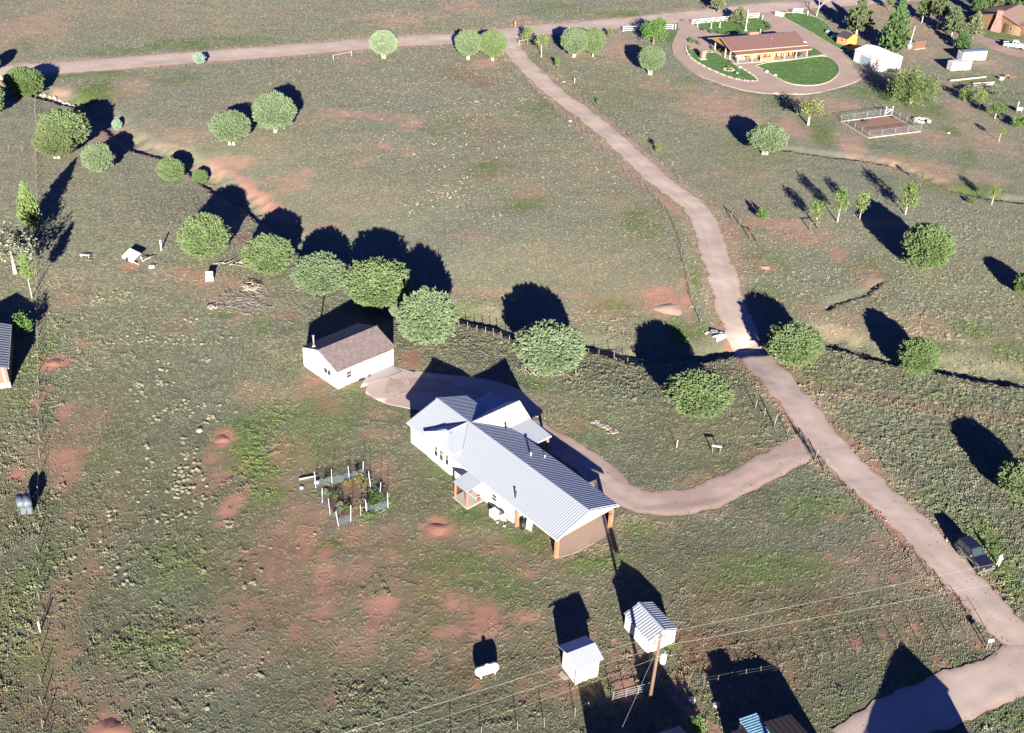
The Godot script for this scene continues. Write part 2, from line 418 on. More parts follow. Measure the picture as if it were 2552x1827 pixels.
	dirt = patches(dirt, [[-14.0,-126.2,2.0,2.5,0.00,0.75], [21.9,-147.3,3.7,3.5,0.00,0.85], [-9.5,-148.9,1.2,1.2,0.00,0.80], [-4.0,-147.6,5.4,0.8,0.07,0.35], [9.1,-148.1,8.6,0.8,0.05,0.35], [13.3,-144.9,3.6,2.7,0.00,0.25], [-15.7,-112.9,1.5,1.3,0.00,0.50], [-14.8,-102.4,1.6,2.0,0.00,0.60], [-13.2,-100.3,1.0,1.9,0.00,0.40], [0.1,-118.2,1.9,1.0,0.00,0.40], [-16.2,-109.1,1.8,1.2,0.00,0.40], [7.1,-113.1,2.2,1.9,0.00,0.30]])
	dirt = patches(dirt, [[25.4,-147.0,0.9,4.9,0.00,0.75], [51.4,-163.5,1.7,2.4,0.00,0.75], [39.3,-158.1,1.5,2.1,0.00,0.60], [48.3,-143.2,2.2,1.4,0.00,0.50], [54.7,-155.1,1.9,4.8,0.00,0.35], [39.0,-119.5,1.0,0.9,0.00,0.70], [29.9,-108.1,2.7,2.2,0.00,0.45], [22.4,-102.9,3.0,1.7,0.00,0.50], [29.3,-140.0,1.3,1.3,0.00,0.60], [44.2,-144.9,3.5,1.6,0.00,0.35], [59.6,-143.0,1.8,1.9,0.00,0.40]])
	dirt = patches(dirt, [[-53.5,-189.9,4.1,4.5,0.17,0.70], [-45.2,-179.4,1.6,13.0,-0.66,0.95], [-41.5,-184.8,3.5,4.1,0.00,0.45], [-117.4,-263.8,7.1,17.3,0.00,0.35], [-82.2,-227.4,3.5,7.0,0.00,0.40], [-65.4,-202.0,4.3,5.0,0.00,0.30], [-78.5,-201.5,1.8,4.3,0.00,0.50], [-95.0,-221.7,2.5,3.9,0.00,0.60], [-38.1,-188.1,1.6,1.8,0.00,0.60], [-30.9,-168.3,3.0,2.3,0.00,0.30], [-43.8,-161.6,1.4,3.3,0.00,0.60], [-46.6,-166.2,1.0,3.5,0.00,0.45], [-39.8,-214.9,6.0,5.3,0.00,0.25]])
	dirt = patches(dirt, [[-31.1,-216.1,10.9,2.1,0.03,0.70], [-21.9,-212.2,2.1,4.7,0.35,0.60], [-26.0,-201.1,1.1,1.4,0.00,0.95], [-21.1,-198.1,1.1,1.2,0.00,0.50], [-9.2,-254.3,3.5,3.9,0.00,0.75], [1.1,-182.5,2.4,3.4,0.00,0.40], [-17.3,-301.8,5.6,6.2,0.00,0.45], [-24.8,-291.1,6.2,3.2,0.00,0.35], [22.4,-269.9,4.7,11.5,0.00,0.55], [-38.5,-251.3,4.1,4.6,0.00,0.35], [-29.3,-192.2,2.5,3.6,0.00,0.30], [-34.1,-281.3,4.1,4.1,0.00,0.40], [-40.8,-257.8,2.8,3.1,0.00,0.40], [13.1,-262.5,3.9,2.9,0.00,0.50], [29.3,-244.1,5.0,4.3,0.35,0.35], [-5.2,-187.8,3.2,2.8,0.00,0.20], [-7.7,-164.7,2.9,1.7,0.00,0.30], [-0.3,-286.8,3.4,5.7,0.00,0.40]])
	dirt = patches(dirt, [[42.0,-232.1,7.0,9.0,0.17,0.60], [45.9,-223.6,5.0,4.7,0.00,0.50], [55.4,-219.6,2.8,5.5,0.00,0.70], [64.8,-212.5,2.7,6.6,0.00,0.75], [73.9,-204.3,7.5,3.3,0.21,0.55], [79.0,-199.0,4.2,4.8,0.35,0.45], [66.0,-236.3,6.5,4.2,0.00,0.40], [93.6,-218.6,4.3,6.7,0.00,0.40], [42.9,-173.5,5.8,2.1,0.00,0.65], [46.1,-169.2,5.5,3.0,0.00,0.50], [83.0,-219.7,4.9,4.7,0.00,0.45], [94.6,-237.3,3.3,6.5,0.00,0.40], [101.7,-312.3,10.7,20.8,0.00,0.45], [97.2,-280.1,6.0,12.9,0.00,0.35], [87.3,-198.6,4.5,3.3,0.00,0.35], [86.0,-290.0,4.6,13.6,0.00,0.35], [35.1,-168.7,1.7,4.1,0.00,0.50], [45.2,-193.7,2.2,1.5,0.00,0.40], [37.4,-194.9,1.7,1.2,0.00,0.40], [36.7,-242.1,3.0,2.8,0.52,0.50], [96.3,-253.6,4.1,4.9,0.00,0.30], [59.7,-175.9,3.8,1.9,0.00,0.35], [49.2,-266.8,2.2,3.8,0.00,0.20], [112.7,-271.6,5.1,8.3,0.00,0.30]])
	dirt = patches(dirt, [[-21.4,-81.5,6.3,9.1,0.00,0.29], [-42.2,-80.1,2.4,15.7,0.00,0.26], [-26.1,-76.1,4.3,4.5,0.00,0.26], [-35.0,-68.2,6.7,3.7,0.00,0.22], [-22.5,-91.6,4.2,6.0,0.00,0.40]])
	dirt = patches(dirt, [[-11.0,-84.3,6.4,6.7,0.00,0.26], [-3.0,-77.5,5.8,4.5,0.00,0.29], [-6.1,-90.4,4.2,3.9,0.00,0.26], [3.5,-88.0,4.1,2.3,0.00,0.25], [5.0,-70.9,4.1,1.8,0.00,0.30], [11.4,-73.6,1.7,3.1,0.00,0.40]])
	dirt = patches(dirt, [[-52.0,-104.8,3.5,10.3,0.00,0.30], [-25.4,-102.4,3.1,5.2,0.00,0.30], [-42.0,-142.6,9.2,5.5,0.00,0.25], [-33.6,-100.4,3.4,4.0,0.00,0.40], [-23.7,-118.3,3.1,4.8,0.00,0.30]])
	dirt = patches(dirt, [[40.2,-88.6,6.6,5.5,0.00,0.20], [40.5,-81.3,4.5,2.7,0.00,0.22]])
	straw = patches(straw, [[47.7,-139.7,5.0,2.3,0.26,0.90], [63.8,-138.8,9.0,2.1,0.09,0.80], [53.7,-143.8,3.5,1.9,0.00,0.60], [61.9,-143.2,4.0,2.9,0.00,0.50], [41.9,-122.0,5.1,0.7,0.14,0.60], [54.7,-118.9,7.3,1.3,0.09,0.65], [42.3,-111.1,1.1,5.9,-0.61,0.60], [36.3,-158.9,2.6,3.2,0.00,0.50], [27.3,-156.7,1.2,9.4,0.00,0.40], [64.0,-132.6,6.2,2.2,0.09,0.60]])
	straw = patches(straw, [[-3.4,-143.8,4.9,1.8,0.14,0.70], [7.7,-142.4,3.3,2.7,0.00,0.70], [3.3,-139.0,3.7,1.7,0.00,0.60], [12.7,-141.6,2.8,2.6,0.00,0.50], [-0.1,-147.8,7.5,1.9,0.05,0.50], [7.9,-158.3,11.8,5.2,0.00,0.35], [-6.2,-156.1,4.7,4.1,0.00,0.30], [-9.7,-119.1,1.2,1.4,0.00,0.50], [8.3,-115.9,5.7,3.7,0.35,0.35], [5.2,-106.5,1.4,1.8,0.00,0.50]])
	straw = patches(straw, [[-65.2,-201.3,9.4,7.3,0.09,0.80], [-52.4,-210.8,8.9,10.3,0.00,0.40], [-81.0,-224.7,3.7,9.8,0.00,0.50], [-116.9,-262.6,9.2,21.2,0.00,0.70], [-109.5,-282.3,18.8,8.9,0.00,0.50], [-114.9,-245.3,2.0,7.1,0.00,0.80], [-78.5,-279.3,15.7,11.2,0.00,0.50], [-39.9,-176.5,5.2,10.1,0.00,0.40], [-78.4,-201.2,2.9,5.7,0.00,0.80], [-56.9,-224.3,1.9,3.8,0.00,0.60], [-43.8,-196.8,11.2,4.5,0.00,0.40], [-84.2,-286.7,26.7,8.9,0.00,0.40]])
	straw = patches(straw, [[-33.5,-285.4,9.1,8.5,0.00,0.90], [-13.6,-298.7,7.9,10.7,0.00,0.50], [-26.6,-236.2,9.7,9.2,0.00,0.35], [-7.6,-247.2,6.7,6.6,0.00,0.60], [-9.4,-218.1,9.1,8.8,0.00,0.40], [0.3,-181.8,6.3,7.8,0.00,0.45], [-12.7,-180.4,3.9,4.5,0.00,0.60], [11.3,-195.4,8.4,10.3,0.00,0.35], [9.0,-227.7,3.2,28.5,-0.61,0.35], [22.3,-268.6,6.5,10.2,0.00,0.50], [-1.5,-288.0,6.1,5.2,0.00,0.90], [9.2,-241.3,16.5,6.3,0.00,0.30], [-27.2,-201.9,11.4,4.7,0.00,0.50], [-26.1,-178.6,7.8,6.4,0.00,0.40], [16.0,-179.7,3.1,2.6,-0.61,0.50], [18.1,-298.3,11.9,4.6,0.00,0.60]])
	straw = patches(straw, [[42.8,-228.5,10.1,11.7,0.14,0.75], [64.8,-235.2,8.4,6.2,0.00,0.60], [73.2,-202.7,9.2,4.9,0.21,0.70], [94.2,-221.1,6.2,11.7,0.00,0.60], [45.6,-174.4,7.6,2.5,0.00,0.60], [98.3,-307.3,20.3,26.9,0.00,0.55], [49.8,-170.2,7.5,3.7,0.00,0.50], [77.9,-197.5,7.3,4.8,0.26,0.60], [107.7,-273.2,7.3,8.4,0.00,0.50], [43.3,-192.1,8.2,8.8,0.00,0.35], [71.9,-218.3,7.9,3.7,0.00,0.40]])
	straw = patches(straw, [[-64.1,-143.0,6.6,6.3,0.00,0.35], [-38.9,-138.5,5.6,3.5,0.00,0.40], [-30.2,-126.9,4.0,4.6,0.00,0.35], [-31.8,-115.9,4.9,3.1,0.00,0.45], [-52.3,-104.7,4.2,3.7,0.00,0.30], [-50.7,-146.3,5.6,2.9,0.00,0.50], [-55.6,-124.6,4.0,3.9,0.00,0.25]])
	straw = patches(straw, [[8.3,-91.1,4.0,2.7,0.00,0.80], [14.2,-95.0,3.0,2.1,0.00,0.70], [10.2,-85.3,1.8,1.4,0.00,0.60], [8.9,-83.4,0.9,2.0,0.00,0.50], [-5.9,-87.3,3.1,1.2,0.00,0.20], [-10.8,-76.1,4.3,4.0,0.00,0.25], [12.9,-74.7,2.3,1.6,0.00,0.30], [-3.8,-92.9,1.5,1.2,0.00,0.50]])
	straw = patches(straw, [[21.4,-97.5,3.7,1.6,0.00,0.60], [38.2,-100.3,1.0,0.6,0.00,0.70], [42.1,-76.2,1.3,1.5,0.00,0.80], [21.2,-71.5,2.8,3.0,0.00,0.30], [37.4,-72.5,1.7,1.0,0.00,0.30], [52.6,-90.3,3.2,1.6,0.00,0.30], [44.2,-91.2,1.6,7.8,-0.61,0.25], [46.3,-80.6,1.8,1.4,0.00,0.40]])
	green = patches(green, [[-30.9,-106.7,2.9,6.4,0.00,0.85], [-27.8,-101.4,2.1,3.4,0.00,0.85], [-40.4,-135.6,1.5,1.3,0.00,0.90], [-61.5,-128.3,0.8,1.7,0.00,0.50], [-61.5,-121.8,1.2,4.6,0.00,0.60], [-23.5,-111.6,4.0,5.1,0.00,0.45], [-61.3,-116.8,1.5,5.1,0.00,0.40], [-35.2,-133.3,1.7,2.5,0.00,0.40], [-24.3,-105.4,3.2,4.2,0.00,0.50], [-47.1,-102.2,1.4,1.8,0.00,0.40]])
	green = patches(green, [[-26.6,-96.4,2.0,2.4,0.00,0.85], [-18.2,-89.0,1.4,1.4,0.00,0.70], [-47.1,-79.8,1.8,9.1,0.00,0.35], [-33.2,-83.7,3.0,6.0,0.00,0.30], [-31.8,-73.6,4.7,2.4,0.00,0.35], [-42.9,-71.3,2.2,2.8,0.00,0.45]])
	green = patches(green, [[-5.8,-86.0,5.1,3.9,0.00,0.50], [2.7,-90.7,3.0,1.5,0.61,0.70], [-4.1,-94.9,2.8,2.1,0.00,0.80], [9.0,-87.9,3.8,1.6,-0.35,0.60], [0.5,-84.0,3.7,2.7,0.00,0.45], [-6.0,-79.1,0.7,0.8,0.00,0.90], [-7.0,-77.1,0.7,1.4,0.00,0.70], [8.9,-72.0,1.5,1.1,0.00,0.70], [-13.9,-95.5,2.0,1.6,0.00,0.70], [15.9,-76.9,1.0,0.8,0.00,0.90], [14.6,-93.7,1.5,1.8,0.00,0.50]])
	green = patches(green, [[28.3,-88.7,5.2,2.7,0.00,0.50], [35.2,-99.0,5.6,3.1,-0.35,0.45], [32.8,-69.6,1.8,1.5,-0.52,0.80], [42.4,-75.1,4.7,1.0,-0.24,0.75], [23.7,-86.1,3.1,1.6,0.00,0.35], [52.5,-92.5,2.6,7.0,0.00,0.50], [49.4,-101.1,3.4,2.4,0.00,0.30], [46.5,-70.4,2.7,1.4,0.00,0.50]])
	green = patches(green, [[40.4,-159.3,2.9,3.3,0.00,0.50], [36.5,-149.3,3.6,2.5,0.00,0.40], [65.6,-141.0,3.0,2.8,0.00,0.60], [56.2,-160.3,4.8,3.4,0.00,0.20], [69.4,-136.4,3.4,2.7,0.00,0.50], [27.5,-154.4,0.9,3.1,0.00,0.60], [25.6,-139.8,2.2,2.6,0.00,0.50], [39.7,-125.6,2.4,1.9,0.00,0.30], [59.5,-135.0,2.5,2.6,0.00,0.40], [57.1,-123.5,2.4,1.2,0.00,0.35]])
	green = patches(green, [[14.0,-146.1,2.9,2.3,0.00,0.70], [23.5,-139.9,1.3,3.9,0.00,0.70], [2.4,-122.5,2.2,2.5,0.00,0.40], [-7.9,-103.7,2.5,3.7,0.00,0.55], [7.9,-109.4,3.3,3.7,0.35,0.35], [-6.7,-143.6,2.0,2.7,0.00,0.40], [-19.5,-116.9,2.3,2.0,0.00,0.50], [9.8,-115.3,3.8,2.3,0.00,0.30]])
	green = patches(green, [[-87.7,-222.2,5.3,5.8,0.00,0.90], [-78.1,-256.7,8.0,4.9,0.00,0.70], [-94.1,-233.6,7.1,3.2,0.00,0.60], [-65.4,-262.2,10.6,3.0,0.00,0.50], [-114.2,-251.1,3.4,7.4,0.00,0.50], [-75.0,-233.3,4.8,4.1,0.00,0.50], [-88.3,-235.4,6.5,2.8,0.00,0.50], [-91.3,-248.9,8.8,4.2,0.00,0.40]])
	green = patches(green, [[-6.7,-191.8,3.6,4.3,0.44,0.60], [0.4,-177.4,3.6,4.4,0.61,0.55], [2.7,-225.0,4.4,5.6,0.35,0.50], [20.7,-171.7,3.5,4.8,0.00,0.50], [4.3,-257.7,4.2,7.1,0.00,0.35], [28.0,-298.5,11.9,4.0,0.00,0.70], [15.5,-233.3,9.6,19.9,0.52,0.25], [-15.7,-213.0,4.8,6.8,0.00,0.30], [8.2,-302.5,10.4,6.3,0.00,0.35], [35.3,-283.2,3.4,8.4,0.00,0.90]])
	green = patches(green, [[78.6,-244.9,6.4,5.2,0.00,0.75], [60.1,-220.2,4.0,7.4,0.00,0.70], [87.3,-222.8,2.5,3.3,0.00,0.80], [86.1,-236.2,4.5,5.4,0.00,0.70], [87.3,-252.3,5.5,4.8,0.00,0.50], [53.5,-235.6,5.2,4.1,0.00,0.50], [74.6,-205.9,4.1,2.5,0.14,0.60], [85.6,-205.7,1.5,10.3,0.35,0.50], [81.0,-193.6,10.0,3.9,0.21,0.60], [49.5,-240.9,4.0,4.3,0.00,0.50], [36.1,-245.0,2.0,5.4,0.00,0.50], [71.3,-213.3,4.8,3.6,0.00,0.40], [103.9,-250.4,8.5,14.5,0.00,0.50], [42.7,-206.6,7.6,13.2,0.00,0.20], [121.6,-297.0,6.3,6.5,0.00,0.80]])
	tall = patches(tall, [[64.7,-152.6,16.1,15.9,0.00,0.70], [47.6,-114.1,14.9,14.4,0.00,0.90], [39.3,-152.7,6.0,8.1,0.00,0.60], [54.2,-130.9,14.4,3.8,0.00,0.70], [26.9,-152.2,1.4,15.0,0.00,0.50], [62.3,-124.1,7.9,11.9,0.00,0.90], [44.1,-141.9,6.6,2.8,0.00,0.50]])
	tall = patches(tall, [[52.8,-95.7,8.3,10.1,0.00,1.00], [18.4,-71.3,8.3,4.9,0.00,0.50], [52.4,-87.4,2.5,3.0,0.00,0.80], [45.7,-69.3,3.3,2.0,0.00,0.80]])
	tall = patches(tall, [[-46.2,-77.8,2.8,15.4,0.00,1.00], [-32.2,-74.7,5.7,5.1,0.00,0.80], [-36.5,-87.1,7.0,6.0,0.00,0.40], [-31.7,-66.2,4.0,2.2,0.00,0.70], [-51.1,-90.9,2.2,5.3,0.00,0.80]])
	tall = patches(tall, [[-57.8,-107.3,2.9,16.3,0.00,0.90], [-61.9,-124.0,1.2,10.3,0.00,0.90], [-29.2,-103.6,2.6,7.6,0.00,0.90], [-56.6,-127.5,8.1,10.6,0.00,0.35], [-76.0,-152.1,4.6,5.4,0.00,0.40]])
	tall = patches(tall, [[14.1,-139.2,3.9,4.3,0.00,0.80], [-5.1,-134.0,5.0,3.7,0.00,0.40], [23.4,-138.3,1.3,6.4,0.00,0.70], [-3.3,-143.0,4.4,2.7,0.00,0.60], [13.3,-123.9,5.9,5.8,0.00,0.40], [-19.1,-137.0,1.9,2.5,0.00,0.50]])
	tall = patches(tall, [[-11.8,-67.8,4.0,3.5,0.00,0.60], [-12.5,-83.8,1.8,1.3,0.00,0.80], [-15.5,-95.9,2.2,3.4,0.00,0.80], [-0.4,-67.7,6.7,2.1,0.00,0.40]])
	tall = patches(tall, [[71.6,-176.0,18.0,8.6,0.00,0.90], [104.2,-246.4,8.4,18.8,0.00,0.80], [42.0,-168.2,7.4,3.6,0.00,0.50]])
	tall = patches(tall, [[-88.3,-223.9,8.1,8.9,0.00,0.70], [-79.1,-254.2,31.1,6.0,0.00,0.40], [-110.9,-247.0,6.7,7.1,0.00,0.40], [-55.5,-240.2,8.6,4.3,0.00,0.40]])
	tall = patches(tall, [[-0.6,-235.9,29.2,50.5,0.35,0.25], [20.6,-170.6,5.0,5.9,0.00,0.50], [2.3,-287.2,11.5,4.3,0.00,0.50], [-12.2,-271.8,11.0,3.9,0.00,0.30]])
	russet = patches(russet, [[26.7,-82.5,6.5,3.3,0.00,0.90], [20.8,-76.5,4.8,3.0,0.00,0.80], [26.7,-77.2,3.8,2.5,0.00,0.70], [31.1,-79.1,2.9,2.1,0.00,0.50], [23.9,-90.7,2.2,1.5,0.00,0.40], [22.6,-73.2,4.2,2.3,0.00,0.50], [39.8,-90.4,3.8,4.1,0.00,0.35], [19.2,-85.8,2.2,1.4,0.00,0.30]])
	russet = patches(russet, [[-24.1,-87.2,2.5,2.4,0.00,0.80], [-22.7,-84.4,1.8,2.5,0.00,0.60], [-47.3,-79.8,1.3,1.4,0.00,0.50], [-26.7,-72.8,3.4,2.3,0.00,0.40], [-41.3,-65.3,2.6,1.8,0.00,0.60], [-32.1,-77.1,1.7,1.3,0.00,0.30]])
	russet = patches(russet, [[-78.5,-201.5,2.0,4.1,0.00,0.90], [-82.5,-217.5,1.8,3.7,0.00,0.50]])
	russet = patches(russet, [[8.6,-74.4,3.7,2.3,0.00,0.40], [-0.5,-69.7,4.1,2.2,0.00,0.35], [4.0,-76.6,1.2,1.2,0.00,0.60], [-8.5,-82.3,4.5,2.6,0.00,0.30], [-3.3,-71.8,2.8,1.5,0.00,0.40]])
	russet = patches(russet, [[38.0,-159.0,2.1,3.2,0.00,0.60], [55.0,-155.6,2.8,7.0,0.00,0.50], [52.1,-120.1,5.8,1.1,0.14,0.60]])
	russet = patches(russet, [[-11.5,-244.5,8.0,7.5,0.00,0.50], [-6.7,-210.8,7.7,6.7,0.00,0.40], [-1.3,-197.5,5.6,6.0,0.00,0.30]])
	dirt = stroke(dirt, PackedVector2Array([Vector2(30.85,-135.63), Vector2(32.61,-128.37), Vector2(34.32,-121.15), Vector2(35.88,-115.08), Vector2(37.37,-109.55), Vector2(39.43,-104.16), Vector2(40.55,-101.47)]), 0.5, 0.9, 0.95)
	dirt = stroke(dirt, PackedVector2Array([Vector2(40.71,-102.13), Vector2(41.76,-98.72), Vector2(42.91,-95.97), Vector2(44.57,-92.39), Vector2(46.08,-88.75), Vector2(47.30,-84.63), Vector2(48.57,-81.97)]), 0.4, 0.8, 0.85)
	dirt = stroke(dirt, PackedVector2Array([Vector2(38.44,-120.34), Vector2(39.60,-116.68), Vector2(41.34,-112.63), Vector2(43.34,-107.91), Vector2(43.76,-103.91)]), 0.35, 1.2, 0.6)
	dirt = stroke(dirt, PackedVector2Array([Vector2(33.94,-158.68), Vector2(33.70,-151.95), Vector2(33.63,-145.00), Vector2(33.80,-138.59), Vector2(35.24,-133.02), Vector2(36.85,-126.28)]), 0.3, 0.9, 0.5)
	dirt = stroke(dirt, PackedVector2Array([Vector2(2.62,-240.32), Vector2(8.29,-222.16), Vector2(14.47,-206.27), Vector2(20.71,-190.83), Vector2(25.28,-180.76), Vector2(27.70,-175.47)]), 0.35, 0.8, 0.55)
	dirt = stroke(dirt, PackedVector2Array([Vector2(2.46,-265.58), Vector2(6.65,-250.30), Vector2(12.28,-231.87), Vector2(17.95,-217.34), Vector2(23.01,-203.45), Vector2(27.63,-191.63)]), 0.2, 0.8, 0.4)
	straw = stroke(straw, roads.drive, 3.4, 1.6, 0.7)
	straw = stroke(straw, roads.county, 5.2, 2.5, 0.75)
	dirt = stroke(dirt, roads.county, 4.3, 0.9, 0.6)
	dirt = stroke(dirt, PackedVector2Array([Vector2(37.89,-125.51), Vector2(42.26,-123.66), Vector2(47.73,-121.81), Vector2(53.24,-120.53), Vector2(58.80,-119.66), Vector2(65.29,-118.18)]), 0.25, 0.5, 0.4)
	dirt = stroke(dirt, PackedVector2Array([Vector2(38.86,-126.34), Vector2(44.51,-124.81), Vector2(49.95,-122.75), Vector2(55.47,-121.47), Vector2(65.69,-119.28)]), 0.2, 0.4, 0.35)
	straw = stroke(straw, PackedVector2Array([Vector2(-82.47,-211.87), Vector2(-84.59,-228.01), Vector2(-78.64,-225.01), Vector2(-77.29,-214.50)]), 0.8, 2.0, 0.5)
	bare = stroke(bare, roads.drive, 1.75, 0.5, 1.0, 0.5)
	bare = stroke(bare, roads.branch, 2.1, 0.5, 1.0, 0.5)
	bare = stroke(bare, roads.county, 3.5, 0.5, 1.0, 0.5)
	bare = stroke(bare, roads.house, 1.6, 0.7, 1.0, 0.8)
	bare = stroke(bare, roads.truck, 2.2, 0.7, 1.0, 0.5)
	bare = stroke(bare, PackedVector2Array([Vector2(-109.65,-224.45), Vector2(-98.82,-218.95), Vector2(-90.00,-214.77), Vector2(-82.50,-206.81), Vector2(-77.19,-199.47), Vector2(-71.72,-193.71), Vector2(-67.61,-192.01), Vector2(-63.83,-190.30), Vector2(-59.55,-186.58), Vector2(-55.15,-182.00), Vector2(-52.23,-178.73), Vector2(-48.26,-175.05), Vector2(-45.45,-171.68), Vector2(-40.45,-165.75), Vector2(-33.08,-156.64), Vector2(-24.94,-148.13), Vector2(-17.06,-142.10), Vector2(-8.37,-138.71), Vector2(-5.33,-138.00), Vector2(-1.84,-136.04), Vector2(1.18,-133.11), Vector2(5.34,-132.27), Vector2(9.91,-132.20), Vector2(13.58,-131.02), Vector2(16.75,-129.16), Vector2(24.07,-131.15), Vector2(26.52,-130.90), Vector2(29.53,-131.83), Vector2(35.09,-132.91), Vector2(42.60,-134.97), Vector2(45.02,-134.50), Vector2(47.43,-133.12), Vector2(49.91,-131.38), Vector2(52.39,-130.59), Vector2(55.10,-129.98), Vector2(57.72,-129.14), Vector2(60.45,-128.10), Vector2(63.20,-127.23), Vector2(68.82,-126.02)]), 0.4, 1.2, 0.45, 0.5)
	bare = fill(bare, apron)
	bare = fill(bare, horseshoe)
	bare = fill(bare, PackedVector2Array([Vector2(-19.24,-118.12), Vector2(-15.65,-115.36), Vector2(-12.75,-114.60), Vector2(-10.44,-113.96), Vector2(-4.26,-117.15), Vector2(-0.42,-116.12), Vector2(2.25,-114.34), Vector2(3.94,-113.83), Vector2(3.75,-116.13), Vector2(1.21,-120.09), Vector2(-2.54,-121.94), Vector2(-7.29,-122.59), Vector2(-11.25,-122.97), Vector2(-14.26,-123.45), Vector2(-15.96,-124.44)]))
	bare = fill(bare, PackedVector2Array([Vector2(4.65,-93.24), Vector2(5.23,-90.39), Vector2(5.73,-88.47), Vector2(7.11,-89.07), Vector2(9.40,-90.93), Vector2(11.54,-93.01), Vector2(10.96,-95.87), Vector2(7.53,-98.06)]), 0.6)

var apron := PackedVector2Array([Vector2(-19.11,-118.70), Vector2(-14.36,-122.87), Vector2(-15.90,-124.22), Vector2(-18.82,-121.65)])
var horseshoe := PackedVector2Array([Vector2(39.90,-297.56), Vector2(38.64,-293.27), Vector2(38.18,-287.43), Vector2(35.28,-274.25), Vector2(34.94,-266.24), Vector2(36.59,-258.65), Vector2(38.24,-254.21), Vector2(39.92,-250.56), Vector2(42.32,-248.03), Vector2(44.10,-245.85), Vector2(46.20,-243.98), Vector2(48.31,-242.38), Vector2(52.01,-241.16), Vector2(55.08,-240.98), Vector2(59.07,-241.53), Vector2(61.11,-241.68), Vector2(65.24,-243.56), Vector2(70.52,-247.64), Vector2(74.96,-251.68), Vector2(79.18,-257.84), Vector2(78.35,-260.58), Vector2(77.55,-267.14), Vector2(76.81,-276.02), Vector2(74.35,-284.22), Vector2(71.39,-294.72), Vector2(68.65,-303.90), Vector2(66.65,-309.82), Vector2(64.44,-308.95), Vector2(61.83,-307.24), Vector2(62.09,-304.18), Vector2(62.24,-300.47), Vector2(56.33,-302.19), Vector2(42.95,-293.32), Vector2(42.57,-296.54)])

func ground_color(x: float, z: float, k: int) -> Color:
	var a := n1.get_noise_2d(x, z)
	var b := n2.get_noise_2d(x * 0.7 + 50.0, z * 0.7)
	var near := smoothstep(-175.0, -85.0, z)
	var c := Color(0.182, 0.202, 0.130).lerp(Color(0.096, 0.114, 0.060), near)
	c = c.lerp(Color(0.19, 0.175, 0.115), clampf(0.2 + a * 1.4 + b * 0.5, 0.0, 1.0) * 0.55)
	c = c.lerp(Color(0.155, 0.178, 0.135), clampf(-a * 1.6 - b * 0.3, 0.0, 1.0) * 0.6)
	c = c.lerp(Color(0.31, 0.25, 0.165), clampf(straw[k] * (0.8 + b), 0.0, 1.0) * 0.8)
	c = c.lerp(Color(0.16, 0.085, 0.05), clampf(russet[k] * (0.75 + 1.2 * b), 0.0, 1.0) * 0.7)
	c = c.lerp(Color(0.090, 0.145, 0.036), clampf(green[k] * (1.25 + b), 0.0, 1.0))
	return c

func terrain():
	var lo := -360.0
	var st := SurfaceTool.new()
	st.begin(Mesh.PRIMITIVE_TRIANGLES)
	for j in NZ:
		for i in NX:
			var k := j * NX + i
			var x := X0 + i * CELL
			var z := Z0 + j * CELL
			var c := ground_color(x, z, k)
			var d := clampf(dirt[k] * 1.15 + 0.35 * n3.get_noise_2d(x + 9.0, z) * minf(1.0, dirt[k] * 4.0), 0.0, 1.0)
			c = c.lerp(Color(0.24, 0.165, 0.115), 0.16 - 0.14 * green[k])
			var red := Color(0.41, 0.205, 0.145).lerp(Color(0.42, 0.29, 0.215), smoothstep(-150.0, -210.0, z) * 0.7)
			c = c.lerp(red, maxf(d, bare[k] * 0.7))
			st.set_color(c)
			st.add_vertex(V(x, hgt[k], z))
	for j in NZ - 1:
		for i in NX - 1:
			var k := j * NX + i
			for q in [k, k + 1, k + NX, k + 1, k + NX + 1, k + NX]:
				st.add_index(q)
	st.generate_normals()
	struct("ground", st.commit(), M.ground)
	# the plain goes on to the horizon all round
	var far := MB.new()
	var x1 := X0 + (NX - 1) * CELL
	var z1 := Z0 + (NZ - 1) * CELL
	far.c = Color(0.165, 0.155, 0.098)
	var B := 2500.0
	for q in [[-B, -B, B, Z0], [-B, z1, B, B], [-B, Z0, X0, z1], [x1, Z0, B, z1]]:
		far.quad(V(q[0], -0.02, q[3]), V(q[0], -0.02, q[1]), V(q[2], -0.02, q[1]), V(q[2], -0.02, q[3]))
	struct("ground", far, M.ground)

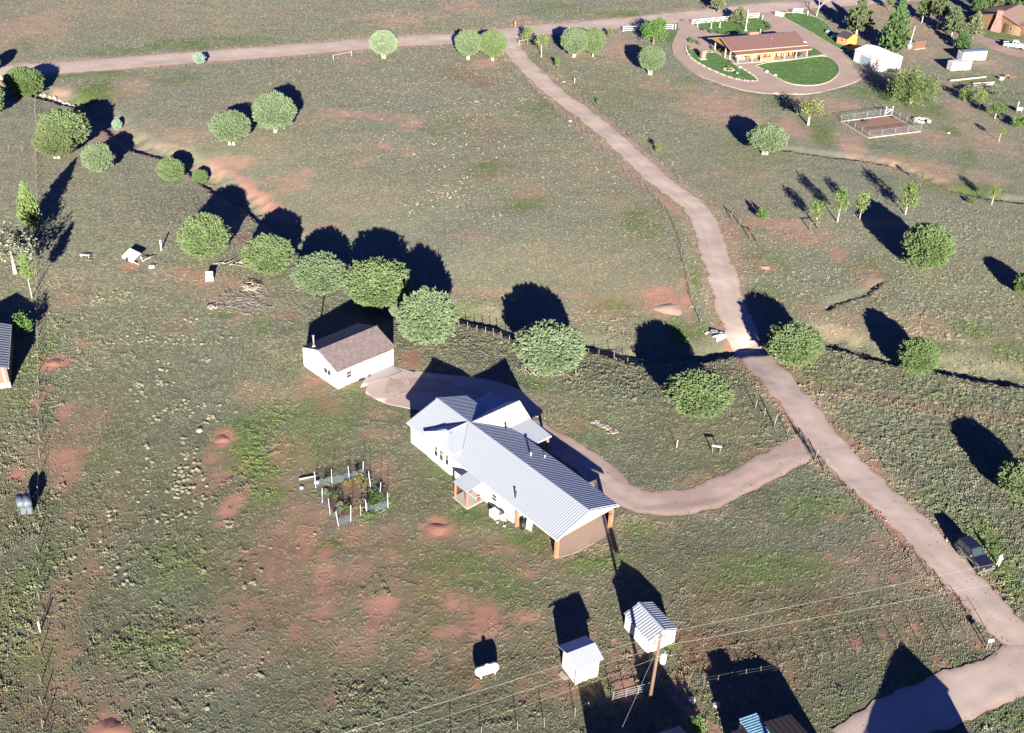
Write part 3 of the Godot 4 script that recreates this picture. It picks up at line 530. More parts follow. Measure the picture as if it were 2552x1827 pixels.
func ribbon(pts: PackedVector2Array, half: float, lift: float, c0: Color, c1: Color, wob: float, two_tracks := 0.0) -> MB:
	var curve := Curve2D.new()
	for i in pts.size():
		var t := (pts[mini(i + 1, pts.size() - 1)] - pts[maxi(i - 1, 0)]) / 6.0
		curve.add_point(pts[i], -t, t)
	var mb := MB.new(true)
	var length := curve.get_baked_length()
	var steps := int(length / 0.6)
	var cols := 11
	var prev := []
	for s in steps + 1:
		var o := length * s / steps
		var p := curve.sample_baked(o, true)
		var q := curve.sample_baked(minf(o + 0.3, length), true) - curve.sample_baked(maxf(o - 0.3, 0.0), true)
		var nrm := q.orthogonal().normalized()
		var row := []
		for k in cols:
			var f := 2.0 * k / (cols - 1) - 1.0
			var e := half + wob * n2.get_noise_2d(p.x * 1.5 + (7.0 if f > 0.0 else 0.0), p.y * 1.5) + wob * 0.7 * n3.get_noise_2d(p.x + (9.0 if f > 0.0 else 0.0), p.y)
			var w := p + nrm * f * e
			var col := c0.lerp(c1, clampf(0.5 + 0.9 * n2.get_noise_2d(w.x * 0.8, w.y * 0.8) + 0.6 * n3.get_noise_2d(w.x, w.y), 0.0, 1.0))
			col = col.lerp(Color(0.33, 0.2, 0.14), smoothstep(0.7, 1.0, absf(f)) * 0.55)
			if two_tracks > 0.0:
				col = col.lerp(Color(0.25, 0.17, 0.14), two_tracks * smoothstep(0.22, 0.0, absf(absf(f) - 0.5)))
			row.append([V(w.x, gy(w.x, w.y) + lift - 0.05 * smoothstep(0.85, 1.0, absf(f)), w.y), col])
		if prev.size():
			for k in cols - 1:
				for t in [[prev[k], row[k], row[k + 1]], [prev[k], row[k + 1], prev[k + 1]]]:
					for u in t:
						mb.c = u[1]
						mb.v(u[0])
		prev = row
	return mb

func sheet(poly: PackedVector2Array, lift: float, step := 1.5) -> MB:
	# a polygon laid over the land, with a skirt round its edge
	var mb := MB.new(true)
	var lo := poly[0]
	var hi := poly[0]
	for q in poly:
		lo = lo.min(q)
		hi = hi.max(q)
	var x := lo.x
	while x < hi.x:
		var z := lo.y
		while z < hi.y:
			var cellp := PackedVector2Array([Vector2(x, z), Vector2(x + step, z), Vector2(x + step, z + step), Vector2(x, z + step)])
			for piece in Geometry2D.intersect_polygons(cellp, poly):
				var idx := Geometry2D.triangulate_polygon(piece)
				for k in range(0, idx.size(), 3):
					var t := []
					for w in 3:
						var p: Vector2 = piece[idx[k + w]]
						t.append(V(p.x, gy(p.x, p.y) + lift, p.y))
					if (t[1] - t[0]).cross(t[2] - t[0]).y > 0.0:
						mb.tri(t[0], t[2], t[1])
					else:
						mb.tri(t[0], t[1], t[2])
			z += step
		x += step
	for i in poly.size():
		var a := poly[i]
		var b := poly[(i + 1) % poly.size()]
		mb.quad(V(a.x, gy(a.x, a.y) + lift, a.y), V(b.x, gy(b.x, b.y) + lift, b.y), V(b.x, gy(b.x, b.y) - 0.1, b.y), V(a.x, gy(a.x, a.y) - 0.1, a.y))
	return mb

func smoothed(p: PackedVector2Array, rounds := 2) -> PackedVector2Array:
	for r in rounds:
		var q := PackedVector2Array()
		for i in p.size():
			var a := p[i]
			var b := p[(i + 1) % p.size()]
			q.append(a.lerp(b, 0.25))
			q.append(a.lerp(b, 0.75))
		p = q
	return p

var lawns := []
func roads_and_yards():
	var pale := Color(0.56, 0.46, 0.385)
	var dusty := Color(0.48, 0.385, 0.32)
	struct("county_road", ribbon(roads.county, 4.2, 0.07, pale, dusty, 0.4, 0.18), M.road)
	struct("dirt_driveway", ribbon(roads.drive, 2.25, 0.11, pale, dusty, 0.5, 0.22), M.road)
	struct("dirt_track", ribbon(roads.branch, 2.6, 0.14, pale, dusty, 0.5, 0.2), M.road)
	struct("house_driveway", ribbon(roads.house, 2.1, 0.08, Color(0.5, 0.395, 0.335), Color(0.42, 0.31, 0.255), 0.45, 0.4), M.road)
	struct("gravel_yard", ribbon(roads.truck, 2.8, 0.08, Color(0.40, 0.29, 0.235), Color(0.33, 0.23, 0.19), 0.5), M.road)
	struct("gravel_yard", sheet(smoothed(PackedVector2Array([Vector2(-19.24,-118.12), Vector2(-15.65,-115.36), Vector2(-12.75,-114.60), Vector2(-10.44,-113.96), Vector2(-4.26,-117.15), Vector2(-0.42,-116.12), Vector2(2.25,-114.34), Vector2(3.94,-113.83), Vector2(3.75,-116.13), Vector2(1.21,-120.09), Vector2(-2.54,-121.94), Vector2(-7.29,-122.59), Vector2(-11.25,-122.97), Vector2(-14.26,-123.45), Vector2(-15.96,-124.44)]), 1), 0.07), M.yard)
	struct("concrete_apron", sheet(apron, 0.14), M.concrete)
	struct("gravel_drive", sheet(horseshoe, 0.12), M.gravel)
	struct("carport_floor", sheet(PackedVector2Array([Vector2(4.65,-93.24), Vector2(5.23,-90.39), Vector2(5.73,-88.47), Vector2(7.11,-89.07), Vector2(9.40,-90.93), Vector2(11.54,-93.01), Vector2(10.96,-95.87), Vector2(7.53,-98.06)]), 0.05), M.soil_pale)
	lawns.append(smoothed(PackedVector2Array([Vector2(42.57,-293.26), Vector2(52.15,-299.13), Vector2(61.01,-302.15), Vector2(62.12,-299.78), Vector2(63.42,-295.37), Vector2(61.90,-291.26), Vector2(58.31,-288.65), Vector2(49.50,-284.88), Vector2(46.82,-286.31), Vector2(44.13,-290.93)])))
	lawns.append(smoothed(PackedVector2Array([Vector2(38.70,-274.78), Vector2(38.35,-268.71), Vector2(38.94,-263.55), Vector2(40.23,-260.25), Vector2(42.53,-256.13), Vector2(44.92,-252.64), Vector2(47.79,-249.55), Vector2(51.67,-248.87), Vector2(52.49,-249.97), Vector2(51.98,-252.90), Vector2(50.63,-256.79), Vector2(49.22,-259.46), Vector2(48.12,-262.22), Vector2(46.70,-269.14), Vector2(44.73,-269.69), Vector2(41.16,-268.30)]), 1))
	lawns.append(smoothed(PackedVector2Array([Vector2(53.21,-261.35), Vector2(67.51,-268.58), Vector2(72.09,-271.41), Vector2(73.50,-267.83), Vector2(73.68,-262.11), Vector2(72.05,-256.33), Vector2(68.59,-250.70), Vector2(65.12,-247.91), Vector2(62.30,-247.31), Vector2(59.10,-248.31), Vector2(56.87,-253.06), Vector2(54.68,-258.65)]), 1))
	lawns.append(PackedVector2Array([Vector2(69.33,-276.84), Vector2(70.47,-277.51), Vector2(71.84,-272.33), Vector2(67.93,-270.30)]))
	lawns.append(smoothed(PackedVector2Array([Vector2(67.11,-305.35), Vector2(71.44,-294.42), Vector2(74.54,-283.98), Vector2(77.32,-275.23), Vector2(79.24,-275.52), Vector2(77.98,-286.74), Vector2(79.05,-299.84), Vector2(76.12,-308.05), Vector2(70.39,-310.07)]), 1))
	for p in lawns:
		struct("lawn", sheet(p, 0.17), M.turf)

# ---------------------------------------------------------------- trees
var crowns := {}

func puff(mb: MB, o: Vector3, d: Vector3, s: float, stretch: float):
	# a small uneven eight-sided tuft of foliage that points along d
	var u := d.cross(Vector3(rng.randf() - 0.5, rng.randf() - 0.5, rng.randf() - 0.5)).normalized()
	var w := d.cross(u)
	var e := []
	for i in 4:
		var t := TAU * (i + rng.randf() * 0.5) / 4.0
		e.append(o + (u * cos(t) + w * sin(t)) * s * rng.randf_range(0.6, 1.15))
	var tip := o + d * s * stretch + u * s * rng.randf_range(-0.4, 0.4)
	for i in 4:
		mb.tri(e[i], e[(i + 1) % 4], tip)
	mb.tri(e[2], e[1], e[0])
	mb.tri(e[0], e[3], e[2])

func leaf_tint(base: Color, alt: Color, spread := 0.35) -> Color:
	var k := rng.randf_range(1.0 - spread, 1.0 + spread)
	var c := base.lerp(alt, rng.randf())
	return Color(c.r * k, c.g * k, c.b * k)

func lump(nz: FastNoiseLite, d: Vector3, pointed: float) -> float:
	var r := 0.9 + 0.15 * nz.get_noise_3d(d.x * 1.7, d.y * 1.7, d.z * 1.7) + 0.10 * nz.get_noise_3d(d.x * 4.5, d.y * 4.5, d.z * 4.5)
	return r * (1.0 - pointed * 0.42 * maxf(0.0, d.y) * (1.0 - 0.55 * d.y * d.y))

func round_crown(key: String, seed_: int, base: Color, alt: Color, tufts := 6000, size := 0.048, pointed := 0.0) -> ArrayMesh:
	if crowns.has(key):
		return crowns[key]
	rng.seed = seed_
	var nz := FastNoiseLite.new()
	nz.seed = seed_
	nz.frequency = 0.9
	nz.fractal_octaves = 2
	var mb := MB.new()
	for i in 12:
		for j in 8:
			var q := []
			for t in [[i, j], [i + 1, j], [i + 1, j + 1], [i, j + 1]]:
				var a: float = TAU * t[0] / 12.0
				var b: float = PI * t[1] / 8.0 - PI / 2.0
				var d := V(cos(a) * cos(b), sin(b), sin(a) * cos(b))
				q.append(d * lump(nz, d, pointed) * 0.84)
			mb.c = leaf_tint(base, alt, 0.1)
			mb.quad(q[0], q[1], q[2], q[3])
	for i in tufts:
		var y := 1.0 - 2.0 * (i + 0.5) / tufts
		var a := i * 2.399963 + rng.randf() * 0.3
		var d := V(cos(a) * sqrt(1.0 - y * y), y, sin(a) * sqrt(1.0 - y * y))
		d = (d + V(rng.randfn() * 0.04, rng.randfn() * 0.04, rng.randfn() * 0.04)).normalized()
		var r := lump(nz, d, pointed)
		var clump := nz.get_noise_3d(d.x * 8.0, d.y * 8.0, d.z * 8.0)
		mb.c = leaf_tint(base, alt, 0.3)
		var up := (d + Vector3.UP * 0.45 + V(rng.randfn(), rng.randfn(), rng.randfn()) * 0.28).normalized()
		puff(mb, d * r * (rng.randf_range(0.88, 0.99) + 0.09 * clump), up, size * rng.randf_range(0.55, 1.0), rng.randf_range(1.2, 2.3))
	crowns[key] = mb.done()
	return crowns[key]

func conifer_crown(key: String, seed_: int, base: Color, alt: Color, sprays := 260, narrow := false) -> ArrayMesh:
	# unit crown: radius 1 at the bottom, from y -1 to 1
	if crowns.has(key):
		return crowns[key]
	rng.seed = seed_
	var mb := MB.new()
	for i in sprays:
		var h := pow(rng.randf(), 0.8)
		var reach := (1.0 - pow(h, 2.0)) * rng.randf_range(0.55, 1.1) + 0.04
		if h < 0.12:
			reach *= 0.75
		var a := i * 2.399963 + rng.randf() * 0.6
		var out := V(cos(a), 0, sin(a))
		var y := -1.0 + 2.0 * h
		var root := V(0, y, 0)
		var tip := root + out * reach + V(0, (0.15 if narrow else -0.04) * reach + rng.randfn() * 0.03, 0)
		var n := 3 + int(8.0 * reach)
		for k in n:
			var f := 0.25 + 0.75 * (k + rng.randf()) / n
			mb.c = leaf_tint(base, alt, 0.3)
			var d := (out * 0.7 + Vector3.UP * rng.randf_range(0.0, 0.9) + V(rng.randfn(), 0, rng.randfn()) * 0.5).normalized()
			puff(mb, root.lerp(tip, f) + V(rng.randfn(), rng.randfn() * 0.5, rng.randfn()) * 0.06 * (0.4 + reach), d, rng.randf_range(0.05, 0.1), rng.randf_range(1.2, 2.2))
	crowns[key] = mb.done()
	return crowns[key]

func leafy_crown(key: String, seed_: int, base: Color, alt: Color, leaves := 900, size := 0.085, hang := 0.0) -> ArrayMesh:
	# an open broad-leaved crown: clumps of leaves with gaps between them, and twigs
	if crowns.has(key):
		return crowns[key]
	rng.seed = seed_
	var mb := MB.new()
	var clumps := []
	for i in 26:
		var d := V(rng.randfn(), rng.randfn(), rng.randfn()).normalized() * pow(rng.randf(), 0.4)
		clumps.append(d * V(0.82, 0.82, 0.82))
	for q in clumps:
		mb.c = Color(0.16, 0.12, 0.09)
		mb.tube(V(0, -0.9, 0).lerp(q, 0.25), q, 0.022, 0.008, 4, false)
	for i in leaves:
		var q: Vector3 = clumps[i % clumps.size()]
		var p := q + V(rng.randfn(), rng.randfn(), rng.randfn()) * 0.15
		if hang > 0.0:
			p.y -= hang * pow(rng.randf(), 1.5) * (0.4 + Vector2(p.x, p.z).length())
		mb.c = leaf_tint(base, alt, 0.3)
		var u := V(rng.randfn(), rng.randfn() * (2.5 if hang > 0.0 else 1.0), rng.randfn()).normalized()
		var w := u.cross(V(rng.randfn(), rng.randfn(), rng.randfn())).normalized()
		var s := size * rng.randf_range(0.6, 1.2)
		var k := 2.2 if hang > 0.0 else 1.2
		mb.quad(p - w * s * 0.5, p + u * s * 0.7 * k, p + w * s * 0.5, p - u * s * 0.7 * k)
	crowns[key] = mb.done()
	return crowns[key]

func plant(called: String, label: String, category: String, group: String, crown: ArrayMesh, x: float, z: float, r: float, yc: float, b: float, stems := 1, bark: Material = null, lean := 0.0) -> Node3D:
	var o := thing(called, label, category, Vector2(x, z), rng.randf() * 360.0, group)
	var c := part("crown", crown, M.leaf, o, V(0, yc, 0))
	r *= 1.06
	c.scale = V(r * rng.randf_range(0.97, 1.04), b, r * rng.randf_range(0.97, 1.04))
	if stems > 0:
		var mb := MB.new()
		var tr := clampf(r * 0.07, 0.05, 0.32)
		for s in stems:
			var a := TAU * s / stems + 0.6
			var foot := V(cos(a), 0, sin(a)) * (tr * 1.2 if stems > 1 else 0.0) + V(0, -0.2, 0)
			var knee := V(cos(a) * r * 0.1 * (stems - 1), (yc - b) * 0.6 + 0.3, sin(a) * r * 0.1 * (stems - 1))
			var top := V(cos(a) * r * 0.25 * (stems - 1), yc, sin(a) * r * 0.25 * (stems - 1))
			mb.tube(foot, knee, tr * 1.15, tr * 0.9, 7, false)
			mb.tube(knee, top, tr * 0.9, tr * 0.4, 7)
		part("trunk", mb, bark if bark else M.bark, o)
	return o

func piece(called: String, label: String, group: String, crown: ArrayMesh, d: Array, stems := 1, bark: Material = null, category := "tree") -> Node3D:
	return plant(called, label, category, group, crown, d[0], d[1], d[2], d[3], d[4], stems, bark)

func bushy_crown() -> ArrayMesh:
	return leafy_crown("bushy", 205, Color(0.06, 0.13, 0.025), Color(0.09, 0.16, 0.035), 1300, 0.11)

func trees():
	var lime0 := Color(0.067, 0.110, 0.039)
	var lime1 := Color(0.115, 0.155, 0.064)
	var blue0 := Color(0.075, 0.118, 0.058)
	var blue1 := Color(0.120, 0.164, 0.081)
	var olive0 := Color(0.070, 0.097, 0.035)
	var olive1 := Color(0.104, 0.134, 0.052)
	var O := round_crown("o", 111, olive0, olive1, 6000, 0.048, 0.2)
	var dark0 := Color(0.052, 0.095, 0.029)
	var dark1 := Color(0.084, 0.131, 0.040)
	var grey0 := Color(0.107, 0.150, 0.084)
	var grey1 := Color(0.166, 0.210, 0.123)
	var A := round_crown("a", 101, lime0, lime1)
	var A2 := round_crown("a2", 102, lime0, lime1, 6000, 0.048)
	var B := round_crown("b", 103, blue0, blue1, 6000, 0.048, 0.5)
	var B2 := round_crown("b2", 104, blue0, blue1, 6000, 0.048)
	var D := round_crown("d", 105, dark0, dark1, 6000, 0.048, 0.3)
	var D2 := round_crown("d2", 106, dark1, lime0, 6000, 0.048, 0.25)
	var G := round_crown("g", 107, grey0, grey1, 6000, 0.048)
	var G2 := round_crown("g2", 108, grey0, blue1, 6000, 0.048, 0.4)
	var S := round_crown("s", 109, Color(0.12, 0.19, 0.14), Color(0.16, 0.23, 0.18), 700, 0.12, 1.0)
	var row := "rounded evergreens along the wash"
	var fld := "rounded evergreens in the far pasture"
	var rd := "rounded evergreens by the county road"
	var rt := "rounded evergreens right of the driveway"
	piece("pine_tree", "dense green rounded pine beside the road at the top left corner", rd, D, [-101.52,-220.62,3.97,3.23,3.03], 1)
	piece("pine_tree", "pine mostly past the left edge, throwing a wide shadow beside the boundary fence", rd, D2, [-103.07,-207.15,3.18,4.17,3.97], 1)
	piece("pine_tree", "pine past the left edge whose shadow falls on the grass above the road", rd, D, [-113.23,-232.21,1.99,2.55,2.25], 1)
	piece("juniper_tree", "big yellow green juniper behind another juniper beside the left boundary fence", fld, A, [-82.78,-191.68,4.44,4.13,3.63], 2)
	piece("juniper_tree", "olive juniper in front of a bigger one beside the left boundary fence, pale trunk showing", fld, O, [-83.12,-187.65,3.55,3.13,2.53], 2, M.palebark)
	piece("juniper_tree", "grey green rounded juniper right of the pair beside the left boundary fence", fld, G2, [-73.83,-182.87,2.85,2.80,2.70])
	piece("juniper_tree", "round juniper with a pale foot, left of two in the open upper left pasture", fld, B2, [-54.39,-198.51,3.64,3.61,2.91], 2, M.palebark)
	piece("juniper_tree", "tallest juniper of the open upper left pasture, right of a rounder one", fld, B, [-47.54,-205.46,4.23,4.28,3.78], 2, M.palebark)
	piece("juniper_tree", "small neat round juniper on the wash bank left of an even smaller one", fld, A2, [-61.26,-182.81,2.37,2.16,2.06])
	piece("juniper_tree", "smallest juniper on the wash bank above the bare orange cut", fld, D2, [-56.91,-185.04,1.44,1.42,1.32])
	piece("juniper_tree", "bright green domed juniper at the left end of the row along the wash", row, A2, [-47.51,-152.72,3.67,3.57,3.47])
	piece("juniper_tree", "medium juniper second from the left in the row along the wash", row, A, [-37.27,-149.63,3.75,3.00,2.90])
	piece("juniper_tree", "wide flat-topped juniper behind the garage, left of the biggest one", row, B2, [-28.84,-145.18,3.99,3.14,2.94])
	piece("juniper_tree", "biggest yellow green juniper standing behind the garage roof", row, A, [-19.81,-141.47,4.64,4.68,3.48], 2)
	piece("juniper_tree", "small dusty juniper growing under the right side of the biggest one by the garage", row, G, [-16.74,-138.33,1.07,1.80,1.00], 1)
	piece("pine_tree", "tall pointed blue green pine right of the garage", row, B, [-11.71,-131.26,4.04,4.41,4.21])
	piece("juniper_tree", "large pale juniper on the near wash bank behind the house, dry branches under it", row, G2, [4.89,-126.41,4.80,3.29,3.19])
	piece("juniper_tree", "yellow green juniper on a forked pale trunk in the loop of the house driveway", row, A2, [23.32,-116.41,4.06,3.14,2.64], 2, M.palebark)
	piece("juniper_tree", "yellow green juniper touching the right edge of the driveway bend", rt, A, [38.08,-130.70,3.73,2.86,2.76])
	piece("juniper_tree", "dark green rounded juniper beyond the wash right of the driveway", rt, D2, [54.43,-129.28,2.80,2.73,2.63])
	piece("juniper_tree", "largest juniper on the weedy slope at the right, below the row of saplings", rt, D2, [64.21,-160.01,3.93,3.91,3.81])
	piece("juniper_tree", "juniper cut off by the right edge below the largest one", rt, D, [77.65,-152.61,2.12,1.94,1.84])
	piece("juniper_tree", "juniper cut off by the right edge above the parked car", rt, A2, [59.09,-102.79,3.01,2.34,2.24])
	piece("juniper_tree", "palest round juniper on a white trunk before the county road", rd, G, [-32.54,-253.71,3.18,3.62,2.82], 2, M.palebark)
	piece("juniper_tree", "left juniper of a touching pair where the driveway leaves the county road", rd, B2, [-13.38,-255.70,2.96,3.89,3.09], 2, M.palebark)
	piece("juniper_tree", "right juniper of a touching pair where the driveway leaves the county road", rd, A2, [-7.76,-255.91,3.18,3.98,3.18], 2, M.palebark)
	piece("juniper_tree", "left juniper of a touching pair between the driveway and the neighbour's lawn", rd, B2, [11.18,-261.16,3.20,3.89,3.19], 2, M.palebark)
	piece("juniper_tree", "right juniper of a touching pair between the driveway and the neighbour's lawn", rd, A, [15.62,-262.34,2.76,3.75,3.05], 1, M.palebark)
	piece("juniper_tree", "round juniper on a white trunk left of the horseshoe gravel drive", rd, B2, [28.11,-250.51,2.96,3.81,2.81], 2, M.palebark)
	piece("juniper_tree", "grey green juniper on a pale trunk standing alone left of the fenced pen", rt, G2, [46.69,-205.34,3.88,3.44,2.64], 2, M.palebark)
	piece("spruce_tree", "small pale blue spruce at the edge of the county road", rd, S, [-71.96,-243.31,1.31,1.47,1.37])
	piece("spruce_tree", "small blue spruce right of the juniper pair by the left boundary fence", fld, S, [-78.21,-205.73,0.93,1.36,1.31])
	# broad-leaved saplings and conifers of the neighbour's place
	var sapl := leafy_crown("sapling", 201, Color(0.07, 0.13, 0.025), Color(0.11, 0.17, 0.04), 900, 0.1)
	var sap2 := leafy_crown("sapling2", 202, Color(0.09, 0.15, 0.035), Color(0.14, 0.18, 0.05), 800, 0.1)
	var locust := leafy_crown("locust", 203, Color(0.11, 0.15, 0.04), Color(0.16, 0.18, 0.06), 1100, 0.085)
	var willow := leafy_crown("willow", 204, Color(0.065, 0.105, 0.026), Color(0.1, 0.13, 0.042), 7000, 0.038, 0.55)
	var weep := leafy_crown("weep", 209, Color(0.06, 0.14, 0.025), Color(0.09, 0.17, 0.035), 5000, 0.045, 0.45)
	var bushy := bushy_crown()
	var olive := leafy_crown("olive", 206, Color(0.12, 0.14, 0.09), Color(0.18, 0.19, 0.13), 1500, 0.08)
	var sg := "saplings planted in a row right of the driveway"
	piece("sapling", "sapling by the driveway mouth nearest the county road", "saplings at the driveway mouth", sapl, [0.08,-269.81,1.67,2.79,2.02])
	piece("sapling", "thin sapling on a pale stem below the one nearest the county road", "saplings at the driveway mouth", sap2, [3.48,-259.87,1.65,3.96,1.86], 1, M.palebark)
	piece("sapling", "narrow seedling standing in the grass below the two saplings of the driveway mouth", "saplings at the driveway mouth", sapl, [7.17,-251.47,0.77,1.73,1.23])
	piece("sapling", "small leafy sapling right of the juniper pair by the neighbour's rail fence", "saplings at the driveway mouth", sapl, [20.23,-277.22,0.87,1.89,1.09])
	piece("shrub", "small dark shrub in the grass right of the driveway's straight", "shrubs along the driveway", bushy, [15.55,-229.32,0.47,0.65,0.65], 0, null, "shrub")
	piece("shrub", "twiggy dark shrub beside the driveway fence, lower of two", "shrubs along the driveway", sapl, [25.87,-203.86,0.79,1.16,1.16], 0, null, "shrub")
	piece("willow_tree", "bright green weeping bush over the end of the white rail fence", "", weep, [30.89,-274.86,3.69,3.78,2.67])
	piece("willow_tree", "big weeping willow by the white metal workshop", "", willow, [84.10,-239.15,5.17,4.40,3.61], 1, M.palebark)
	piece("locust_tree", "thin grey green locust with a pale leaning trunk below the horseshoe drive", "", locust, [58.42,-222.57,3.19,3.60,2.28], 1, M.palebark)
	piece("sapling", "leftmost tall sapling of the row right of the driveway bend", sg, sapl, [50.08,-173.88,1.69,3.19,1.80], 1, M.palebark)
	piece("sapling", "second sapling from the left in the row, the fullest one", sg, sapl, [54.19,-175.80,1.53,3.95,2.49], 1, M.palebark)
	piece("sapling", "third sapling from the left in the row, narrow and open", sg, sap2, [58.36,-177.45,1.14,3.56,2.40], 1, M.palebark)
	piece("sapling", "fourth and tallest sapling of the row, right of a wide gap", sg, sapl, [66.95,-180.22,1.75,3.65,2.59], 1, M.palebark)
	piece("sapling", "lone sapling near the right edge above the ditch", sg, sap2, [83.95,-186.19,1.03,2.81,1.44], 1, M.palebark)
	piece("sapling", "thin yellowing seedling above the tallest sapling of the row", sg, sap2, [73.17,-193.03,0.46,2.28,0.90])
	piece("sapling", "nearly bare young tree below the pen at the right", sg, sap2, [96.00,-217.87,0.81,2.45,0.82], 1, M.palebark)
	piece("shrub", "dense round bush left of the sapling row", sg, bushy, [40.93,-174.97,1.18,1.26,1.26], 0, null, "shrub")
	piece("shrub", "low bush in the ditch left of the lone sapling", sg, bushy, [80.21,-186.36,0.90,0.49,0.49], 0, null, "shrub")
	piece("sapling", "first young fruit tree from the left beside the vegetable garden", "young trees by the vegetable garden", sapl, [96.67,-241.92,1.74,1.87,1.47], 1)
	piece("sapling", "second young fruit tree, over the weedy edge of the vegetable garden", "young trees by the vegetable garden", sap2, [98.29,-237.33,1.55,2.85,1.64], 1, M.palebark)
	piece("sapling", "bright green young fruit tree nearest the white smoker", "young trees by the vegetable garden", bushy, [100.01,-231.99,1.66,2.32,1.34], 1, M.palebark)
	piece("shrub", "grey green shrub mass in the vegetable garden", "garden shrubs", olive, [100.17,-246.35,2.35,1.21,1.21], 0, null, "shrub")
	piece("shrub", "low grey green shrub behind the shrub mass of the vegetable garden", "garden shrubs", olive, [105.33,-248.07,2.19,1.05,1.05], 0, null, "shrub")
	piece("shrub", "leafy shrub at the right edge below the smoker", "garden shrubs", bushy, [103.08,-226.84,1.72,1.37,1.37], 0, null, "shrub")
	var con := conifer_crown("con", 301, Color(0.055, 0.08, 0.03), Color(0.085, 0.11, 0.048))
	var con2 := conifer_crown("con2", 302, Color(0.035, 0.075, 0.02), Color(0.055, 0.1, 0.03), 340)
	var con3 := conifer_crown("con3", 303, Color(0.08, 0.11, 0.05), Color(0.13, 0.15, 0.075), 150)
	var narrow := conifer_crown("narrow", 304, Color(0.10, 0.16, 0.045), Color(0.12, 0.165, 0.055), 300, true)
	var cg := "tall conifers round the neighbour's buildings"
	piece("conifer_tree", "pale pine behind the yellow shed", cg, con, [84.41,-291.34,3.37,5.19,4.01], 1, M.palebark)
	piece("conifer_tree", "fullest deep green conifer, behind the white workshop", cg, con2, [90.11,-277.80,3.63,6.38,5.99])
	piece("conifer_tree", "leftmost of three pines along the top edge on bare pale trunks", cg, con, [105.30,-305.59,2.02,4.86,3.18], 1, M.palebark)
	piece("conifer_tree", "middle of three pines along the top edge on bare pale trunks", cg, con, [107.79,-300.31,2.68,6.16,2.89], 1, M.palebark)
	piece("conifer_tree", "layered pine with spreading sprays above the white box trailers", cg, con, [109.47,-293.45,2.73,4.61,3.04], 1, M.palebark)
	piece("conifer_tree", "thin see-through pine left of the stone chimney", cg, con3, [114.32,-291.55,2.52,4.12,2.93])
	piece("conifer_tree", "shorter green conifer just behind the blue-topped trailer", cg, con2, [108.79,-282.54,2.40,2.53,2.25])
	piece("conifer_tree", "pine at the top edge between the pale pine and the fullest conifer", cg, con3, [99.44,-317.30,1.77,2.76,1.55])
	piece("conifer_tree", "dark pine at the top edge just left of the log house chimney", cg, con2, [123.68,-316.81,2.29,3.88,2.94])
	piece("conifer_tree", "pine at the top edge above the log house roof", cg, con, [128.81,-318.44,2.51,4.10,2.95])
	piece("conifer_tree", "pine in the top right corner behind the log house", cg, con2, [136.06,-321.21,3.16,4.95,3.38])
	piece("conifer_tree", "see-through grey pine over the lawn fence by the flagpole", "", con3, [54.96,-296.17,2.94,2.35,1.98], 1, M.palebark)
	piece("conifer_tree", "dark evergreen top at the upper edge left of the flagpole", "", con3, [50.73,-305.99,2.42,3.37,2.42])
	piece("poplar_tree", "slender bright green pointed tree beside the left boundary fence", "", narrow, [-76.42,-158.72,1.64,4.16,3.86])
	piece("poplar_tree", "pale slender young tree with a bare grey stem by the barn", "", narrow, [-68.32,-137.58,0.99,5.02,1.92], 1, M.palebark)
	piece("olive_tree", "silvery grey spreading tree at the left edge above the barn", "", olive, [-73.52,-144.72,3.72,4.15,3.15], 2, M.palebark)
	piece("shrub", "bright green bush in the shade beside the barn", "", bushy, [-65.54,-127.71,1.47,1.71,1.71], 0, null, "shrub")
	# a leafless tree at the top edge
	rng.seed = 77
	var bt := thing("bare_tree", "leafless grey tree at the end of the white rail fence", "tree", Vector2(77.41,-307.38))
	var tm := MB.new()
	var stack := [[V(0, -0.2, 0), V(0.1, 1, 0.05), 3.2, 0.16, 0]]
	while stack.size():
		var s: Array = stack.pop_back()
		var tip: Vector3 = s[0] + s[1].normalized() * s[2]
		tm.tube(s[0], tip, s[3], s[3] * 0.6, 5, false)
		if s[4] < 4:
			for k in 3:
				stack.append([s[0].lerp(tip, rng.randf_range(0.6, 1.0)), s[1].normalized() + V(rng.randfn(), 0.4 * rng.randf(), rng.randfn()) * 0.6, s[2] * rng.randf_range(0.5, 0.75), s[3] * 0.55, s[4] + 1])
	part("trunk", tm, M.palebark, bt)

# ---------------------------------------------------------------- grass
func clump_mesh(blades: int, spread: float, h: float, wide: float, forb := 0.0) -> ArrayMesh:
	var mb := MB.new()
	for i in blades:
		var a := rng.randf() * TAU
		var r := sqrt(rng.randf()) * spread
		var p := V(cos(a) * r, -0.03, sin(a) * r)
		var k := rng.randf_range(0.85, 1.15)
		mb.c = Color(k, k, k)
		if rng.randf() < forb:
			puff(mb, p + V(0, h * rng.randf_range(0.3, 0.6), 0), V(rng.randfn() * 0.3, 1, rng.randfn() * 0.3).normalized(), wide * rng.randf_range(1.4, 2.6), rng.randf_range(0.6, 1.4))
			continue
		var t := rng.randf() * TAU
		var w := V(cos(t), 0, sin(t)) * wide * rng.randf_range(0.6, 1.2)
		var bend := V(rng.randfn(), 0, rng.randfn()) * h * 0.35
		var top := p + V(0, h * rng.randf_range(0.55, 1.15), 0) + bend
		var mid := p.lerp(top, 0.5) + V(0, h * 0.1, 0)
		mb.tri(p - w, p + w, mid + w * 0.7)
		mb.tri(p - w, mid + w * 0.7, mid - w * 0.7)
		mb.tri(mid - w * 0.7, mid + w * 0.7, top)
	return mb.done()

